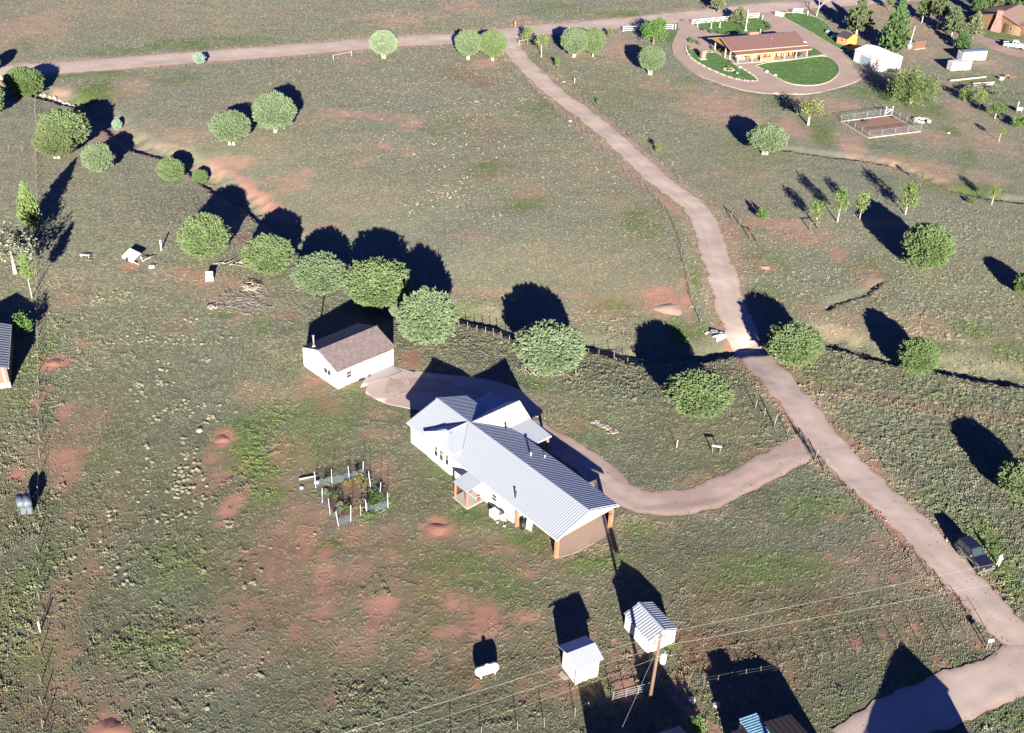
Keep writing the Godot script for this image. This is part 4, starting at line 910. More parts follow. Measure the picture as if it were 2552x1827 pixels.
func scatter(called: String, mesh: ArrayMesh, where: Array, tints: Array):
	var mm := MultiMesh.new()
	mm.transform_format = MultiMesh.TRANSFORM_3D
	mm.use_colors = true
	mm.mesh = mesh
	mm.instance_count = where.size()
	for i in where.size():
		mm.set_instance_transform(i, where[i])
		mm.set_instance_color(i, tints[i])
	var o := MultiMeshInstance3D.new()
	o.name = numbered(called)
	o.multimesh = mm
	o.material_override = M.grass
	add_child(o)
	o.set_meta("kind", "stuff")

func grass():
	rng.seed = 5150
	var kinds := [clump_mesh(16, 0.3, 0.085, 0.034, 0.2), clump_mesh(15, 0.3, 0.075, 0.036, 0.4), clump_mesh(16, 0.32, 0.11, 0.034, 0.15)]
	var weeds := [clump_mesh(18, 0.3, 0.3, 0.045, 0.5), clump_mesh(20, 0.32, 0.24, 0.05, 0.7)]
	var where := [[], [], [], [], []]
	var tints := [[], [], [], [], []]
	var eye := Vector2(0, 0)
	for j in range(0, NZ):
		var z := Z0 + j * CELL
		var near := smoothstep(-250.0, -80.0, z)
		var half := 22.0 - z * 0.475
		for i in NX:
			var x := X0 + i * CELL
			if absf(x - 2.0) > half or z > -56.0 or z < -345.0:
				continue
			var k := j * NX + i
			if bare[k] > 0.5:
				continue
			var cover := (1.0 - 0.88 * clampf(dirt[k] * 1.1, 0.0, 1.0)) * (0.75 + 0.5 * n3.get_noise_2d(x * 0.9, z * 0.9))
			var want := cover * lerpf(0.75, 2.1, near)
			while want > 0.0:
				if rng.randf() > want:
					break
				want -= 1.0
				var px := x + rng.randf() * CELL
				var pz := z + rng.randf() * CELL
				var c := ground_color(px, pz, k)
				var g := 1.0 + rng.randf_range(-0.18, 0.16) * lerpf(0.5, 1.0, near)
				var t := rng.randf()
				c = c.lerp(Color(0.33, 0.275, 0.185), 0.45 if t > 0.94 else (0.2 if t > 0.8 else 0.0))
				c = c.lerp(Color(0.19, 0.1, 0.065), 0.5 if t < 0.05 else 0.0)
				c = c.lerp(Color(0.34, 0.2, 0.13), dirt[k] * 0.25)
				c = Color(c.r * g, c.g * g, c.b * g)
				var which := rng.randi() % 3
				var s := rng.randf_range(0.75, 1.25) * lerpf(0.6, 1.0, smoothstep(-190.0, -120.0, z))
				if rng.randf() < tall[k] * 0.45:
					which = 3 + rng.randi() % 2
					s *= rng.randf_range(0.55, 1.0)
					c = Color(c.r * 1.1, c.g * 1.12, c.b * 1.1)
				where[which].append(Transform3D(Basis(Vector3.UP, rng.randf() * TAU).scaled(V(s * 1.1, s, s * 1.1)), V(px, gy(px, pz), pz)))
				tints[which].append(c)
	for w in 3:
		scatter("pasture_grass", kinds[w], where[w], tints[w])
	for w in 2:
		scatter("tall_weeds", weeds[w], where[3 + w], tints[3 + w])
	# short mown lawn
	var mown := clump_mesh(16, 0.3, 0.07, 0.03)
	var lw := []
	var lt := []
	for p in lawns:
		var lo: Vector2 = p[0]
		var hi: Vector2 = p[0]
		for q in p:
			lo = lo.min(q)
			hi = hi.max(q)
		for n in int((hi.x - lo.x) * (hi.y - lo.y) * 2.6):
			var q := Vector2(rng.randf_range(lo.x, hi.x), rng.randf_range(lo.y, hi.y))
			if Geometry2D.is_point_in_polygon(q, p):
				lw.append(Transform3D(Basis(Vector3.UP, rng.randf() * TAU), V(q.x, gy(q.x, q.y) + 0.17, q.y)))
				var g := rng.randf_range(0.8, 1.2) * (1.0 + 0.5 * n2.get_noise_2d(q.x, q.y))
				var dry := smoothstep(0.25, 0.5, n2.get_noise_2d(q.x * 0.6 + 31.0, q.y * 0.6))
				lt.append(Color(0.08 * g, 0.2 * g, 0.034 * g).lerp(Color(0.2, 0.17, 0.07), dry * 0.6))
	scatter("lawn_grass", mown, lw, lt)

func pale_clumps():
	# low dome-shaped bunches of pale plants, thick in the lower left pasture
	rng.seed = 909
	var mb := MB.new()
	for i in 46:
		var d := V(rng.randfn(), absf(rng.randfn()) * 0.8, rng.randfn()).normalized()
		var k := rng.randf_range(0.8, 1.2)
		mb.c = Color(k, k, k)
		puff(mb, d * V(0.16, 0.12, 0.16), (d + Vector3.UP * 0.3).normalized(), 0.06, 1.3)
	var dome := mb.done()
	var where := []
	var tints := []
	for a in [[-56.4,-139.7,1.9,1.4,0.00,14.00], [-46.5,-127.7,5.3,2.0,0.00,26.00], [-49.7,-123.4,0.8,0.8,0.00,3.00], [-44.6,-120.7,2.3,1.5,0.00,12.00], [-46.7,-117.0,1.1,1.8,0.00,10.00], [-44.0,-117.6,1.7,1.1,0.00,10.00], [-45.6,-114.4,1.1,1.0,0.00,4.00], [-39.4,-112.3,4.8,2.0,0.00,26.00], [-36.1,-110.3,1.3,1.3,0.00,8.00], [-42.9,-109.8,1.3,1.3,0.00,6.00], [-38.4,-105.8,0.9,0.9,0.00,6.00], [-36.5,-103.6,1.2,1.5,0.00,10.00], [-41.6,-104.1,1.2,0.9,0.00,5.00], [-35.9,-100.0,2.6,2.0,0.00,26.00], [-40.7,-101.3,1.0,1.7,0.00,6.00], [-39.9,-123.7,1.2,0.8,0.00,6.00], [-45.0,-133.4,1.3,0.8,0.00,5.00], [-59.1,-138.1,1.3,0.9,0.00,4.00], [-36.3,-97.5,3.4,1.7,0.00,14.00], [-44.0,-99.6,0.7,0.6,0.00,3.00], [-50.5,-127.3,2.4,1.2,0.00,8.00], [-37.5,-128.1,4.1,2.4,0.00,6.00]]:
		for n in int(a[5]):
			var p := Vector2(a[0] + rng.randfn() * a[2] * 0.5, a[1] + rng.randfn() * a[3] * 0.5)
			var s := rng.randf_range(0.5, 1.15)
			where.append(Transform3D(Basis(Vector3.UP, rng.randf() * TAU).scaled(V(s, s, s)), V(p.x, gy(p.x, p.y) + 0.02, p.y)))
			var g := rng.randf_range(0.8, 1.15)
			tints.append(Color(0.28 * g, 0.265 * g, 0.18 * g) if rng.randf() < 0.55 else Color(0.2 * g, 0.23 * g, 0.16 * g))
	for a in [[-35.7,-96.6,2.0,1.4,0.00,18.00], [-33.2,-94.7,1.0,1.1,0.00,8.00], [-34.8,-92.3,3.2,1.3,0.00,14.00], [-29.3,-91.4,1.0,1.0,0.00,8.00], [-31.3,-87.2,0.3,0.2,0.00,3.00], [-30.5,-84.2,0.5,0.3,0.00,4.00], [-37.0,-82.1,0.9,0.7,0.00,4.00], [-25.3,-82.5,1.2,0.9,0.00,7.00], [-24.6,-84.5,0.2,0.2,0.00,2.00], [-43.9,-85.0,0.5,0.5,0.00,3.00], [-42.3,-92.2,0.6,1.0,0.00,5.00], [-39.8,-95.2,2.0,1.6,0.00,8.00], [-25.6,-66.8,0.2,0.2,0.00,2.00], [-19.6,-72.3,0.2,0.3,0.00,2.00], [-33.4,-77.6,0.7,0.4,0.00,4.00], [-23.4,-70.6,5.5,3.8,0.00,10.00], [-41.9,-84.5,6.1,7.1,0.00,16.00], [-22.6,-88.0,4.7,7.1,0.00,8.00]]:
		for n in int(a[5]):
			var p := Vector2(a[0] + rng.randfn() * a[2] * 0.5, a[1] + rng.randfn() * a[3] * 0.5)
			var s := rng.randf_range(0.45, 1.1)
			where.append(Transform3D(Basis(Vector3.UP, rng.randf() * TAU).scaled(V(s, s, s)), V(p.x, gy(p.x, p.y) + 0.02, p.y)))
			var g := rng.randf_range(0.8, 1.15)
			tints.append(Color(0.27 * g, 0.25 * g, 0.18 * g))
	for a in [[0.1,-229.7,1.3,1.4,0.00,7.00], [-9.9,-226.5,1.3,1.1,0.00,6.00], [-5.5,-226.6,0.6,0.9,0.00,3.00], [-11.9,-208.5,1.8,3.3,0.00,9.00], [-16.0,-201.0,1.7,4.6,0.00,7.00], [-20.1,-196.7,0.4,2.2,0.00,6.00], [-12.2,-179.9,4.2,5.1,0.00,40.00], [-15.2,-191.5,1.6,1.4,0.00,6.00], [-9.7,-186.6,1.6,1.4,0.00,5.00], [-3.3,-171.6,1.5,1.2,0.00,4.00], [-17.4,-174.2,3.1,3.7,0.00,8.00], [13.9,-192.1,13.7,21.5,0.00,24.00], [-8.7,-204.2,14.4,15.8,0.00,20.00], [11.7,-165.8,1.0,1.1,0.00,5.00], [23.7,-213.1,4.8,1.7,0.00,5.00], [27.8,-198.8,1.7,2.3,0.00,5.00]]:
		for n in int(a[5]):
			var p := Vector2(a[0] + rng.randfn() * a[2] * 0.5, a[1] + rng.randfn() * a[3] * 0.5)
			var s := rng.randf_range(0.4, 0.9)
			where.append(Transform3D(Basis(Vector3.UP, rng.randf() * TAU).scaled(V(s, s * 0.8, s)), V(p.x, gy(p.x, p.y) + 0.02, p.y)))
			var g := rng.randf_range(0.85, 1.15)
			tints.append(Color(0.36 * g, 0.33 * g, 0.27 * g))
	scatter("pale_bunchgrass", dome, where, tints)

func road_stones():
	rng.seed = 7070
	var where := []
	var tints := []
	for q in [[roads.drive, 2.5, 420], [roads.branch, 2.8, 130], [roads.house, 2.4, 260], [roads.county, 4.4, 300]]:
		var pts: PackedVector2Array = q[0]
		for n in int(q[2]):
			var s := rng.randi() % (pts.size() - 1)
			var p := pts[s].lerp(pts[s + 1], rng.randf())
			var nrm := (pts[s + 1] - pts[s]).orthogonal().normalized()
			var f := rng.randf_range(-1.0, 1.0)
			p += nrm * signf(f) * pow(absf(f), 0.55) * float(q[1])
			var k := rng.randf_range(0.25, 1.1)
			where.append(Transform3D(Basis(Vector3.UP, rng.randf() * TAU).scaled(V(k, k * 0.8, k)), V(p.x, gy(p.x, p.y) + 0.12, p.y)))
			tints.append(Color(0.09, 0.065, 0.05) if rng.randf() < 0.45 else Color(0.36, 0.29, 0.24))
	var mb := MB.new()
	mb.c = Color.WHITE
	puff(mb, V(0, 0.01, 0), Vector3.UP, 0.09, 0.7)
	scatter("road_stones", mb.done(), where, tints)

# ---------------------------------------------------------------- building helpers
func gable(mb: MB, x0: float, x1: float, z0: float, z1: float, eave: float, rz: float, ry: float, foot := -0.4):
	var e0 := [V(x0, foot, z1), V(x0, eave, z1), V(x0, ry, rz), V(x0, eave, z0), V(x0, foot, z0)]
	var e1 := [V(x1, foot, z1), V(x1, eave, z1), V(x1, ry, rz), V(x1, eave, z0), V(x1, foot, z0)]
	for e in [e0, e1]:
		mb.tri(e[0], e[1], e[2]); mb.tri(e[0], e[2], e[4]); mb.tri(e[2], e[3], e[4])
	for k in 4:
		mb.quad(e0[k], e1[k], e1[k + 1], e0[k + 1])

func window(parent: Node, o: Vector3, w: float, h: float, yaw := 0.0, frame: Material = null, rails := 1, bars := 0) -> MeshInstance3D:
	var mb := MB.new()
	var t := 0.07
	mb.box(V(-w / 2, 0, 0.02), V(t, h + t, 0.09)); mb.box(V(w / 2, 0, 0.02), V(t, h + t, 0.09))
	mb.box(V(0, h / 2, 0.022), V(w - t, t, 0.088)); mb.box(V(0, -h / 2, 0.03), V(w + 0.12, t, 0.12))
	for k in rails:
		mb.box(V(0, -h / 2 + h * (k + 1) / (rails + 1), 0.015), V(w - t, 0.05, 0.06))
	for k in bars:
		mb.box(V(-w / 2 + w * (k + 1) / (bars + 1), 0, 0.018), V(0.05, h - t, 0.064))
	var f := part("window", mb, frame if frame else M.white, parent, o)
	f.rotation.y = yaw
	var g := MB.new()
	g.box(V(0, 0, 0.0), V(w - t, h - t, 0.03))
	part("pane", g, M.glass, f)
	if h > 1.3:
		var bl := MB.new()
		bl.box(V(0, h * 0.24, 0.0), V(w - t - 0.02, h * 0.44, 0.036))
		part("blind", bl, M.blind, f)
	return f

func door(parent: Node, o: Vector3, w: float, h: float, yaw: float, m: Material) -> MeshInstance3D:
	var mb := MB.new()
	mb.box(V(0, h / 2, 0), V(w, h, 0.08))
	mb.box(V(0, h * 0.72, 0.045), V(w * 0.7, h * 0.36, 0.02)); mb.box(V(0, h * 0.27, 0.045), V(w * 0.7, h * 0.36, 0.02))
	var d := part("door", mb, m, parent, o)
	d.rotation.y = yaw
	var hb := MB.new(true)
	hb.tube(V(w * 0.4, h * 0.47, 0.03), V(w * 0.4, h * 0.47, 0.11), 0.035, 0.045, 8)
	part("handle", hb, M.steel, d)
	return d

func slope(parent: Node, a: Vector3, b: Vector3, d: Vector3, e: Vector3, m: Material, spacing := 0.3, h := 0.035) -> MeshInstance3D:
	var mb := MB.new()
	mb.ribs(a, b, d, e, maxi(2, int((b - a).length() / spacing)), h)
	return part("roof", mb, m, parent)

func bars(parent: Node, called: String, list: Array, m: Material):
	for q in list:
		var mb := MB.new()
		mb.box((q[0] + q[1]) / 2.0, (q[1] - q[0]).abs())
		part(called, mb, m, parent)

func pipe(parent: Node, called: String, a: Vector3, b: Vector3, r: float, m: Material, cap := 0.0):
	var mb := MB.new(true)
	mb.tube(a, b, r, r, 10)
	var o := part(called, mb, m, parent)
	if cap > 0.0:
		var cb := MB.new(true)
		cb.lathe(b, b - a, [Vector2(0.02, 0.0), Vector2(0.02, cap), Vector2(0.1, cap), Vector2(0.16, 0.0)], 10)
		part("cap", cb, m, o)

func boarded(parent: Node, called: String, a: Vector3, b: Vector3, h: float, w: float, m: Material):
	# upright boards side by side from a to b, each a piece of its own
	var n := maxi(1, int((b - a).length() / w))
	var dir := (b - a).normalized()
	var yaw := atan2(-dir.z, dir.x)
	for k in n:
		var p := a.lerp(b, (k + 0.5) / n)
		var hh := h
		var mb := MB.new()
		mb.box(p + V(0, hh / 2.0, 0) + V(0, 0, 0), V((b - a).length() / n - 0.012, hh, 0.03 + 0.006 * (k % 3)), yaw)
		part(called, mb, m, parent)

func spot(o: Node3D, x: float, z: float) -> Vector2:
	var q: Vector3 = o.transform * V(x, 0, z)
	return Vector2(q.x, q.z)

# ---------------------------------------------------------------- the main house
func main_house():
	var o := thing("ranch_house", "long white house with a pale ribbed metal roof and open carport end", "house", Vector2(-11.6, -107.54), 48.05)
	var ev := 2.8
	var ry := 4.38
	var rz := -4.2
	var w := MB.new()
	gable(w, 0.0, 18.7, -8.5, 0.0, ev, rz, ry - 0.08)
	part("wall", w, M.white, o)
	var ef := V(-0.45, ev, 0.3)
	var pf := (ry - ev) / (0.3 - rz)
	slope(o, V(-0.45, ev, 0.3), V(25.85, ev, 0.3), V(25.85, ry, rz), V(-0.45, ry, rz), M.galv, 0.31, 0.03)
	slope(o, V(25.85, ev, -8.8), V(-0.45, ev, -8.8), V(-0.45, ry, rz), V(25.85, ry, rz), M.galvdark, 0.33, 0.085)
	var rc := MB.new()
	for s in [1, -1]:
		rc.quad(V(-0.5, ry + 0.07, rz), V(25.9, ry + 0.07, rz), V(25.9, ry + 0.07 - 0.22 * pf, rz + 0.22 * s), V(-0.5, ry + 0.07 - 0.22 * pf, rz + 0.22 * s))
	part("ridge_cap", rc, M.ridge, o)
	for e in [[0.3, 1.0], [-8.8, -1.0]]:
		var fb := MB.new()
		fb.box(V(12.7, ev - 0.12, e[0] - 0.03 * e[1]), V(26.3, 0.16, 0.04))
		part("fascia", fb, M.white, o)
	for x in [-0.44, 25.84]:
		for s in [[0.3, 1], [-8.8, -1]]:
			var bb := MB.new()
			bb.quad(V(x, ev - 0.02, s[0]), V(x, ry - 0.02, rz), V(x, ry - 0.2, rz), V(x, ev - 0.2, s[0]))
			bb.quad(V(x + 0.03, ev - 0.02, s[0]), V(x + 0.03, ry - 0.02, rz), V(x + 0.03, ry - 0.2, rz), V(x + 0.03, ev - 0.2, s[0]))
			part("rake_board", bb, M.white, o)
	# carport: gable panel, beams and timber posts
	var gp := MB.new()
	for x in [25.62, 25.68]:
		gp.tri(V(x, ev - 0.12, -0.1), V(x, ry - 0.15, rz), V(x, ev - 0.12, -8.3))
	part("gable_panel", gp, M.white, o)
	bars(o, "beam", [[V(18.9, ev - 0.36, -0.12), V(25.8, ev - 0.12, 0.06)], [V(18.9, ev - 0.36, -8.1), V(25.8, ev - 0.12, -7.9)], [V(25.45, ev - 0.34, -8.1), V(25.61, ev - 0.13, 0.0)]], M.timber)
	bars(o, "post", [[V(25.4, -0.3, -0.2), V(25.75, ev - 0.36, 0.15)], [V(25.4, -1.0, -8.15), V(25.75, ev - 0.36, -7.8)], [V(19.1, -0.3, -0.2), V(19.42, ev - 0.36, 0.12)], [V(19.1, -0.6, -8.15), V(19.42, ev - 0.36, -7.8)]], M.timber)
	# front dormer with three tall windows
	var d := MB.new()
	d.box(V(5.65, 1.6, -0.9), V(4.3, 3.3, 2.06))
	part("wall", d, M.white, o)
	var dy := 3.32
	var dr := 4.36
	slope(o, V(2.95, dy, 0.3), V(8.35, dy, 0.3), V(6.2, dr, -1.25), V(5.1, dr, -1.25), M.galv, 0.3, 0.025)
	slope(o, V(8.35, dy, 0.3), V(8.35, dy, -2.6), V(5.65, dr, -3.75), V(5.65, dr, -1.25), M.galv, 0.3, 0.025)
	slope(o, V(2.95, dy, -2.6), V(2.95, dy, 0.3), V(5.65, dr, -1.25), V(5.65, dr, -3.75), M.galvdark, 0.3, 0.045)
	var hips := MB.new()
	for q in [[V(8.35, dy, 0.3), V(5.65, dr, -1.25)], [V(2.95, dy, 0.3), V(5.65, dr, -1.25)], [V(5.65, dr, -1.25), V(5.65, dr, -4.0)]]:
		hips.tube(q[0] + V(0, 0.03, 0), q[1] + V(0, 0.03, 0), 0.08, 0.08, 6)
	part("hip_cap", hips, M.ridge, o)
	var vals := MB.new()
	for q in [[V(8.35, dy, -1.15), V(5.65, dr, -4.15)], [V(2.95, dy, -1.15), V(5.65, dr, -4.15)]]:
		vals.tube(q[0] + V(0, 0.02, 0), q[1] + V(0, 0.02, 0), 0.06, 0.06, 5)
	part("valley", vals, M.seam, o)
	for q in [[5.65, 0.27, 5.4, 0.04], [2.97, -1.1, 0.04, 2.7], [8.33, -1.1, 0.04, 2.7]]:
		var fd := MB.new()
		fd.box(V(q[0], dy - 0.12, q[1]), V(q[2], 0.17, q[3]))
		part("fascia", fd, M.white, o)
	for s in [3.55, 7.75]:
		var ck := MB.new()
		ck.box(V(s, 2.95, -1.3), V(0.06, 0.7, 2.4))
		part("cheek", ck, M.white, o)
	for x in [5.15, 6.14, 7.2]:
		window(o, V(x, 1.93, 0.14), 0.72, 1.62, 0.0, M.white, 1)
	var tr := MB.new()
	for x in [4.66, 5.64, 6.67, 7.68]:
		tr.box(V(x, 1.9, 0.16), V(0.07, 2.1, 0.05))
	part("trim", tr, M.concrete, o)
	window(o, V(15.47, 1.6, 0.02), 0.82, 0.9)
	window(o, V(10.6, 1.7, 0.02), 0.6, 0.8)
	# rear wing with a steep gable over the back door, low porch roofs on both sides
	var wy := 4.36
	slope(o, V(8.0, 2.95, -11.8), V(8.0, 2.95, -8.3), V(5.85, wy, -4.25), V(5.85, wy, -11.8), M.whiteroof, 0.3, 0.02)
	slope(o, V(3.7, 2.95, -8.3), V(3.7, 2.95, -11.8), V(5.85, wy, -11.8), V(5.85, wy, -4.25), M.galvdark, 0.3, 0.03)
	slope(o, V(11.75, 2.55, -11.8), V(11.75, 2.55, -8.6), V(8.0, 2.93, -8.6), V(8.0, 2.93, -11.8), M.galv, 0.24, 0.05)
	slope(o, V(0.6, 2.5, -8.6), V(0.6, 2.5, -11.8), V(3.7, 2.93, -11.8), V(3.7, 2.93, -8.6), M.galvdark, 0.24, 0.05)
	var wg := MB.new()
	for z in [-11.5, -11.56]:
		wg.tri(V(3.8, 2.85, z), V(5.85, wy - 0.1, z), V(7.9, 2.85, z))
		wg.quad(V(0.7, 2.45, z), V(3.8, 2.85, z), V(7.9, 2.85, z), V(11.6, 2.5, z))
	part("gable_panel", wg, M.white, o)
	bars(o, "fascia", [[V(11.66, 2.36, -11.8), V(11.74, 2.52, -8.6)]], M.white)
	bars(o, "post", [[V(11.3, -1.2, -11.6), V(11.55, 2.45, -11.35)], [V(7.8, -1.2, -11.6), V(8.05, 2.8, -11.35)], [V(3.7, -1.2, -11.6), V(3.95, 2.8, -11.35)], [V(0.8, -1.2, -11.6), V(1.05, 2.45, -11.35)], [V(11.3, -1.2, -9.3), V(11.5, 2.45, -9.1)]], M.timber)
	door(o, V(5.9, 0.1, -8.53), 0.95, 2.05, PI, M.white)
	# small front porch
	slope(o, V(11.15, 2.3, 2.45), V(13.65, 2.3, 2.45), V(13.65, 2.72, 0.25), V(11.15, 2.72, 0.25), M.galv, 0.24, 0.05)
	bars(o, "beam", [[V(11.25, 2.08, 2.2), V(13.55, 2.25, 2.34)]], M.timber)
	bars(o, "post", [[V(11.3, -0.2, 2.15), V(11.48, 2.08, 2.33)], [V(13.35, -0.2, 2.15), V(13.58, 2.08, 2.36)]], M.timber)
	bars(o, "porch_slab", [[V(11.2, -0.2, 0.02), V(13.75, 0.16, 2.45)]], M.concrete)
	bars(o, "step", [[V(11.9, 0.16, 0.03), V(13.1, 0.32, 0.75)]], M.concrete)
	door(o, V(12.2, 0.32, 0.03), 0.92, 2.03, 0.0, M.white)
	pipe(o, "downspout", V(13.72, 0.1, 0.06), V(13.72, 2.7, 0.06), 0.045, M.concrete)
	pipe(o, "vent", V(18.25, 3.0, -0.55), V(18.25, 3.75, -0.55), 0.09, M.black, 0.14)
	pipe(o, "vent", V(14.4, 3.5, -6.1), V(14.4, 4.25, -6.1), 0.13, M.steel, 0.2)
	pipe(o, "vent", V(15.05, 2.9, -7.7), V(15.05, 3.6, -7.7), 0.06, M.white)
	pipe(o, "vent", V(8.4, 3.0, -7.6), V(8.4, 3.7, -7.6), 0.09, M.black, 0.12)
	# end walls under the carport and left gable
	door(o, V(18.74, 0.2, -2.5), 0.92, 2.03, PI / 2, M.white)
	window(o, V(18.73, 1.6, -5.6), 1.2, 1.0, PI / 2)
	window(o, V(-0.03, 1.6, -5.0), 1.2, 1.0, -PI / 2)
	# things standing round it
	var ac := thing("heat_pump", "big white cooling unit on the grass against the house wall", "heat pump", spot(o, 16.65, 0.85), 48.05)
	var ab := MB.new()
	ab.box(V(0, 0.42, 0), V(1.15, 0.8, 0.75))
	part("cabinet", ab, M.white, ac)
	var al := MB.new()
	for k in 7:
		al.box(V(0, 0.12 + k * 0.1, 0.385), V(0.95, 0.03, 0.03))
	part("louvre", al, M.whitemetal, ac)
	var at2 := MB.new()
	at2.box(V(0, 0.84, 0), V(1.2, 0.05, 0.8))
	part("lid", at2, M.whitemetal, ac)
	var ds := thing("satellite_dish", "grey satellite dish on a tripod held down by pale stones beside the cooling unit", "satellite dish", spot(o, 18.0, 0.95), 48.05)
	var dm := MB.new(true)
	dm.lathe(V(0.1, 0.95, 0.05), V(0.5, 0.35, 0.8), [Vector2(-0.1, 0.0), Vector2(-0.07, 0.18), Vector2(0.0, 0.36), Vector2(0.02, 0.37), Vector2(-0.05, 0.18), Vector2(-0.08, 0.0)], 16)
	part("reflector", dm, M.concrete, ds)
	var dl := MB.new()
	for a in [0.3, 2.4, 4.5]:
		dl.tube(V(0, 0.8, 0), V(cos(a) * 0.5, 0.05, sin(a) * 0.5), 0.025)
	dl.tube(V(0.1, 0.9, 0.05), V(0.45, 1.1, 0.5), 0.02)
	part("tripod", dl, M.steel, ds)
	for a in [0.3, 2.4, 4.5]:
		part("stone", rock(0.17, int(a * 10)), M.palestone, ds, V(cos(a) * 0.55, 0.12, sin(a) * 0.55))
	var can := thing("trash_bin", "black plastic bin just inside the carport", "bin", spot(o, 19.95, -0.3), 48.05)
	var cb := MB.new(true)
	cb.lathe(V(0, 0, 0), Vector3.UP, [Vector2(0, 0), Vector2(0, 0.24), Vector2(0.8, 0.3), Vector2(0.8, 0.0)], 14)
	part("body", cb, M.black, can)
	var cl := MB.new(true)
	cl.lathe(V(0, 0.81, 0), Vector3.UP, [Vector2(0, 0.32), Vector2(0.05, 0.32), Vector2(0.1, 0.0)], 14)
	part("lid", cl, M.black, can)
	var pnl := thing("panel", "white door panel leaning in the carport beside the black bin", "panel", spot(o, 20.5, -0.75), 48.05 - 12.0)
	var pb := MB.new()
	pb.obox(V(0, 0.85, 0), V(0.75, 1.7, 0.05), Basis(Vector3.RIGHT, -0.12))
	part("board", pb, M.white, pnl)
	var pot := thing("bucket", "red and white bucket at the corner of the small front porch", "bucket", spot(o, 13.45, 0.55), 0.0, "", 0.17)
	var bk := MB.new(true)
	bk.lathe(V(0, 0, 0), Vector3.UP, [Vector2(0, 0), Vector2(0, 0.16), Vector2(0.34, 0.2), Vector2(0.34, 0.17), Vector2(0.05, 0.13)], 12)
	part("pail", bk, M.red, pot)
	var bh := MB.new()
	bh.path([V(-0.2, 0.34, 0), V(-0.12, 0.5, 0), V(0.12, 0.5, 0), V(0.2, 0.34, 0)], 0.015)
	part("handle", bh, M.white, pot)

func rock(r: float, seed_: int) -> ArrayMesh:
	var k := "rock%.2f_%d" % [r, seed_]
	if crowns.has(k):
		return crowns[k]
	var nz := FastNoiseLite.new()
	nz.seed = seed_
	nz.frequency = 1.1
	var mb := MB.new()
	for i in 7:
		for j in 5:
			var q := []
			for t in [[i, j], [i + 1, j], [i + 1, j + 1], [i, j + 1]]:
				var a: float = TAU * (t[0] % 7) / 7.0
				var b: float = PI * t[1] / 5.0 - PI / 2.0
				var d := V(cos(a) * cos(b), sin(b) * 0.65, sin(a) * cos(b))
				q.append(d * r * (1.0 + 0.5 * nz.get_noise_3d(d.x * 1.5, d.y * 1.5, d.z * 1.5)))
			mb.quad(q[0], q[1], q[2], q[3])
	crowns[k] = mb.done()
	return crowns[k]

func garage():
	var o := thing("garage", "white garage with a brown ribbed metal roof and a stove pipe", "garage", Vector2(-21.95, -118.04), -45.2)
	var w := MB.new()
	gable(w, 0.0, 9.05, -7.4, 0.0, 2.8, -3.7, 4.05)
	part("wall", w, M.white, o)
	slope(o, V(-0.15, 2.78, 0.22), V(9.25, 2.78, 0.22), V(9.25, 4.15, -3.7), V(-0.15, 4.15, -3.7), M.brownroof, 0.3, 0.03)
	slope(o, V(9.25, 2.78, -7.62), V(-0.15, 2.78, -7.62), V(-0.15, 4.15, -3.7), V(9.25, 4.15, -3.7), M.brownroof, 0.33, 0.06)
	var rc := MB.new()
	for s in [1, -1]:
		rc.quad(V(-0.2, 4.22, -3.7), V(9.3, 4.22, -3.7), V(9.3, 4.14, -3.7 + 0.22 * s), V(-0.2, 4.14, -3.7 + 0.22 * s))
	part("ridge_cap", rc, M.brownroof, o)
	var gd := MB.new()
	for k in 5:
		gd.box(V(6.8, 0.22 + k * 0.44, 0.02), V(3.4, 0.425, 0.05))
	part("garage_door", gd, M.whitemetal, o)
	bars(o, "jamb", [[V(8.52, 0.0, -0.04), V(8.62, 2.35, 0.06)], [V(5.0, 0.0, -0.04), V(5.08, 2.35, 0.06)], [V(5.0, 2.36, -0.04), V(8.62, 2.44, 0.06)]], M.concrete)
	door(o, V(4.45, 0.06, 0.02), 0.85, 2.03, 0.0, M.white)
	window(o, V(1.8, 1.55, 0.02), 0.82, 0.95, 0.0, M.white, 1)
	window(o, V(-0.02, 1.72, -2.0), 1.6, 0.82, -PI / 2, M.white, 0, 1)
	pipe(o, "downspout", V(0.03, 0.0, 0.06), V(0.03, 2.7, 0.06), 0.05, M.concrete)
	pipe(o, "gutter", V(-0.15, 2.72, 0.28), V(9.25, 2.72, 0.28), 0.05, M.brownroof)
	pipe(o, "stove_pipe", V(0.55, 3.1, -5.6), V(0.55, 5.1, -5.6), 0.11, M.steel, 0.2)
	var fl := MB.new(true)
	fl.lathe(V(0.55, 3.42, -5.6), Vector3.UP, [Vector2(0, 0.34), Vector2(0.12, 0.26), Vector2(0.3, 0.13)], 12)
	part("flashing", fl, M.whitemetal, o)
	var lp := MB.new()
	lp.box(V(3.85, 2.55, 0.14), V(0.18, 0.16, 0.2))
	part("wall_lamp", lp, M.steel, o)
	var mt := thing("doormat", "dark doormat before the side door of the garage", "doormat", Vector2(-19.22,-120.35), -45.2, "", 0.15)
	var mm := MB.new()
	mm.box(V(0, 0.015, 0), V(0.85, 0.03, 0.5))
	part("mat", mm, M.black, mt)
	var bt := thing("boot", "dark clump of weeds on the concrete left of the garage door", "weeds", Vector2(-18.43,-121.17), 0, "", 0.14)
	rng.seed = 4
	part("leaves", clump_mesh(26, 0.22, 0.22, 0.04, 0.5), M.grass_dark, bt)

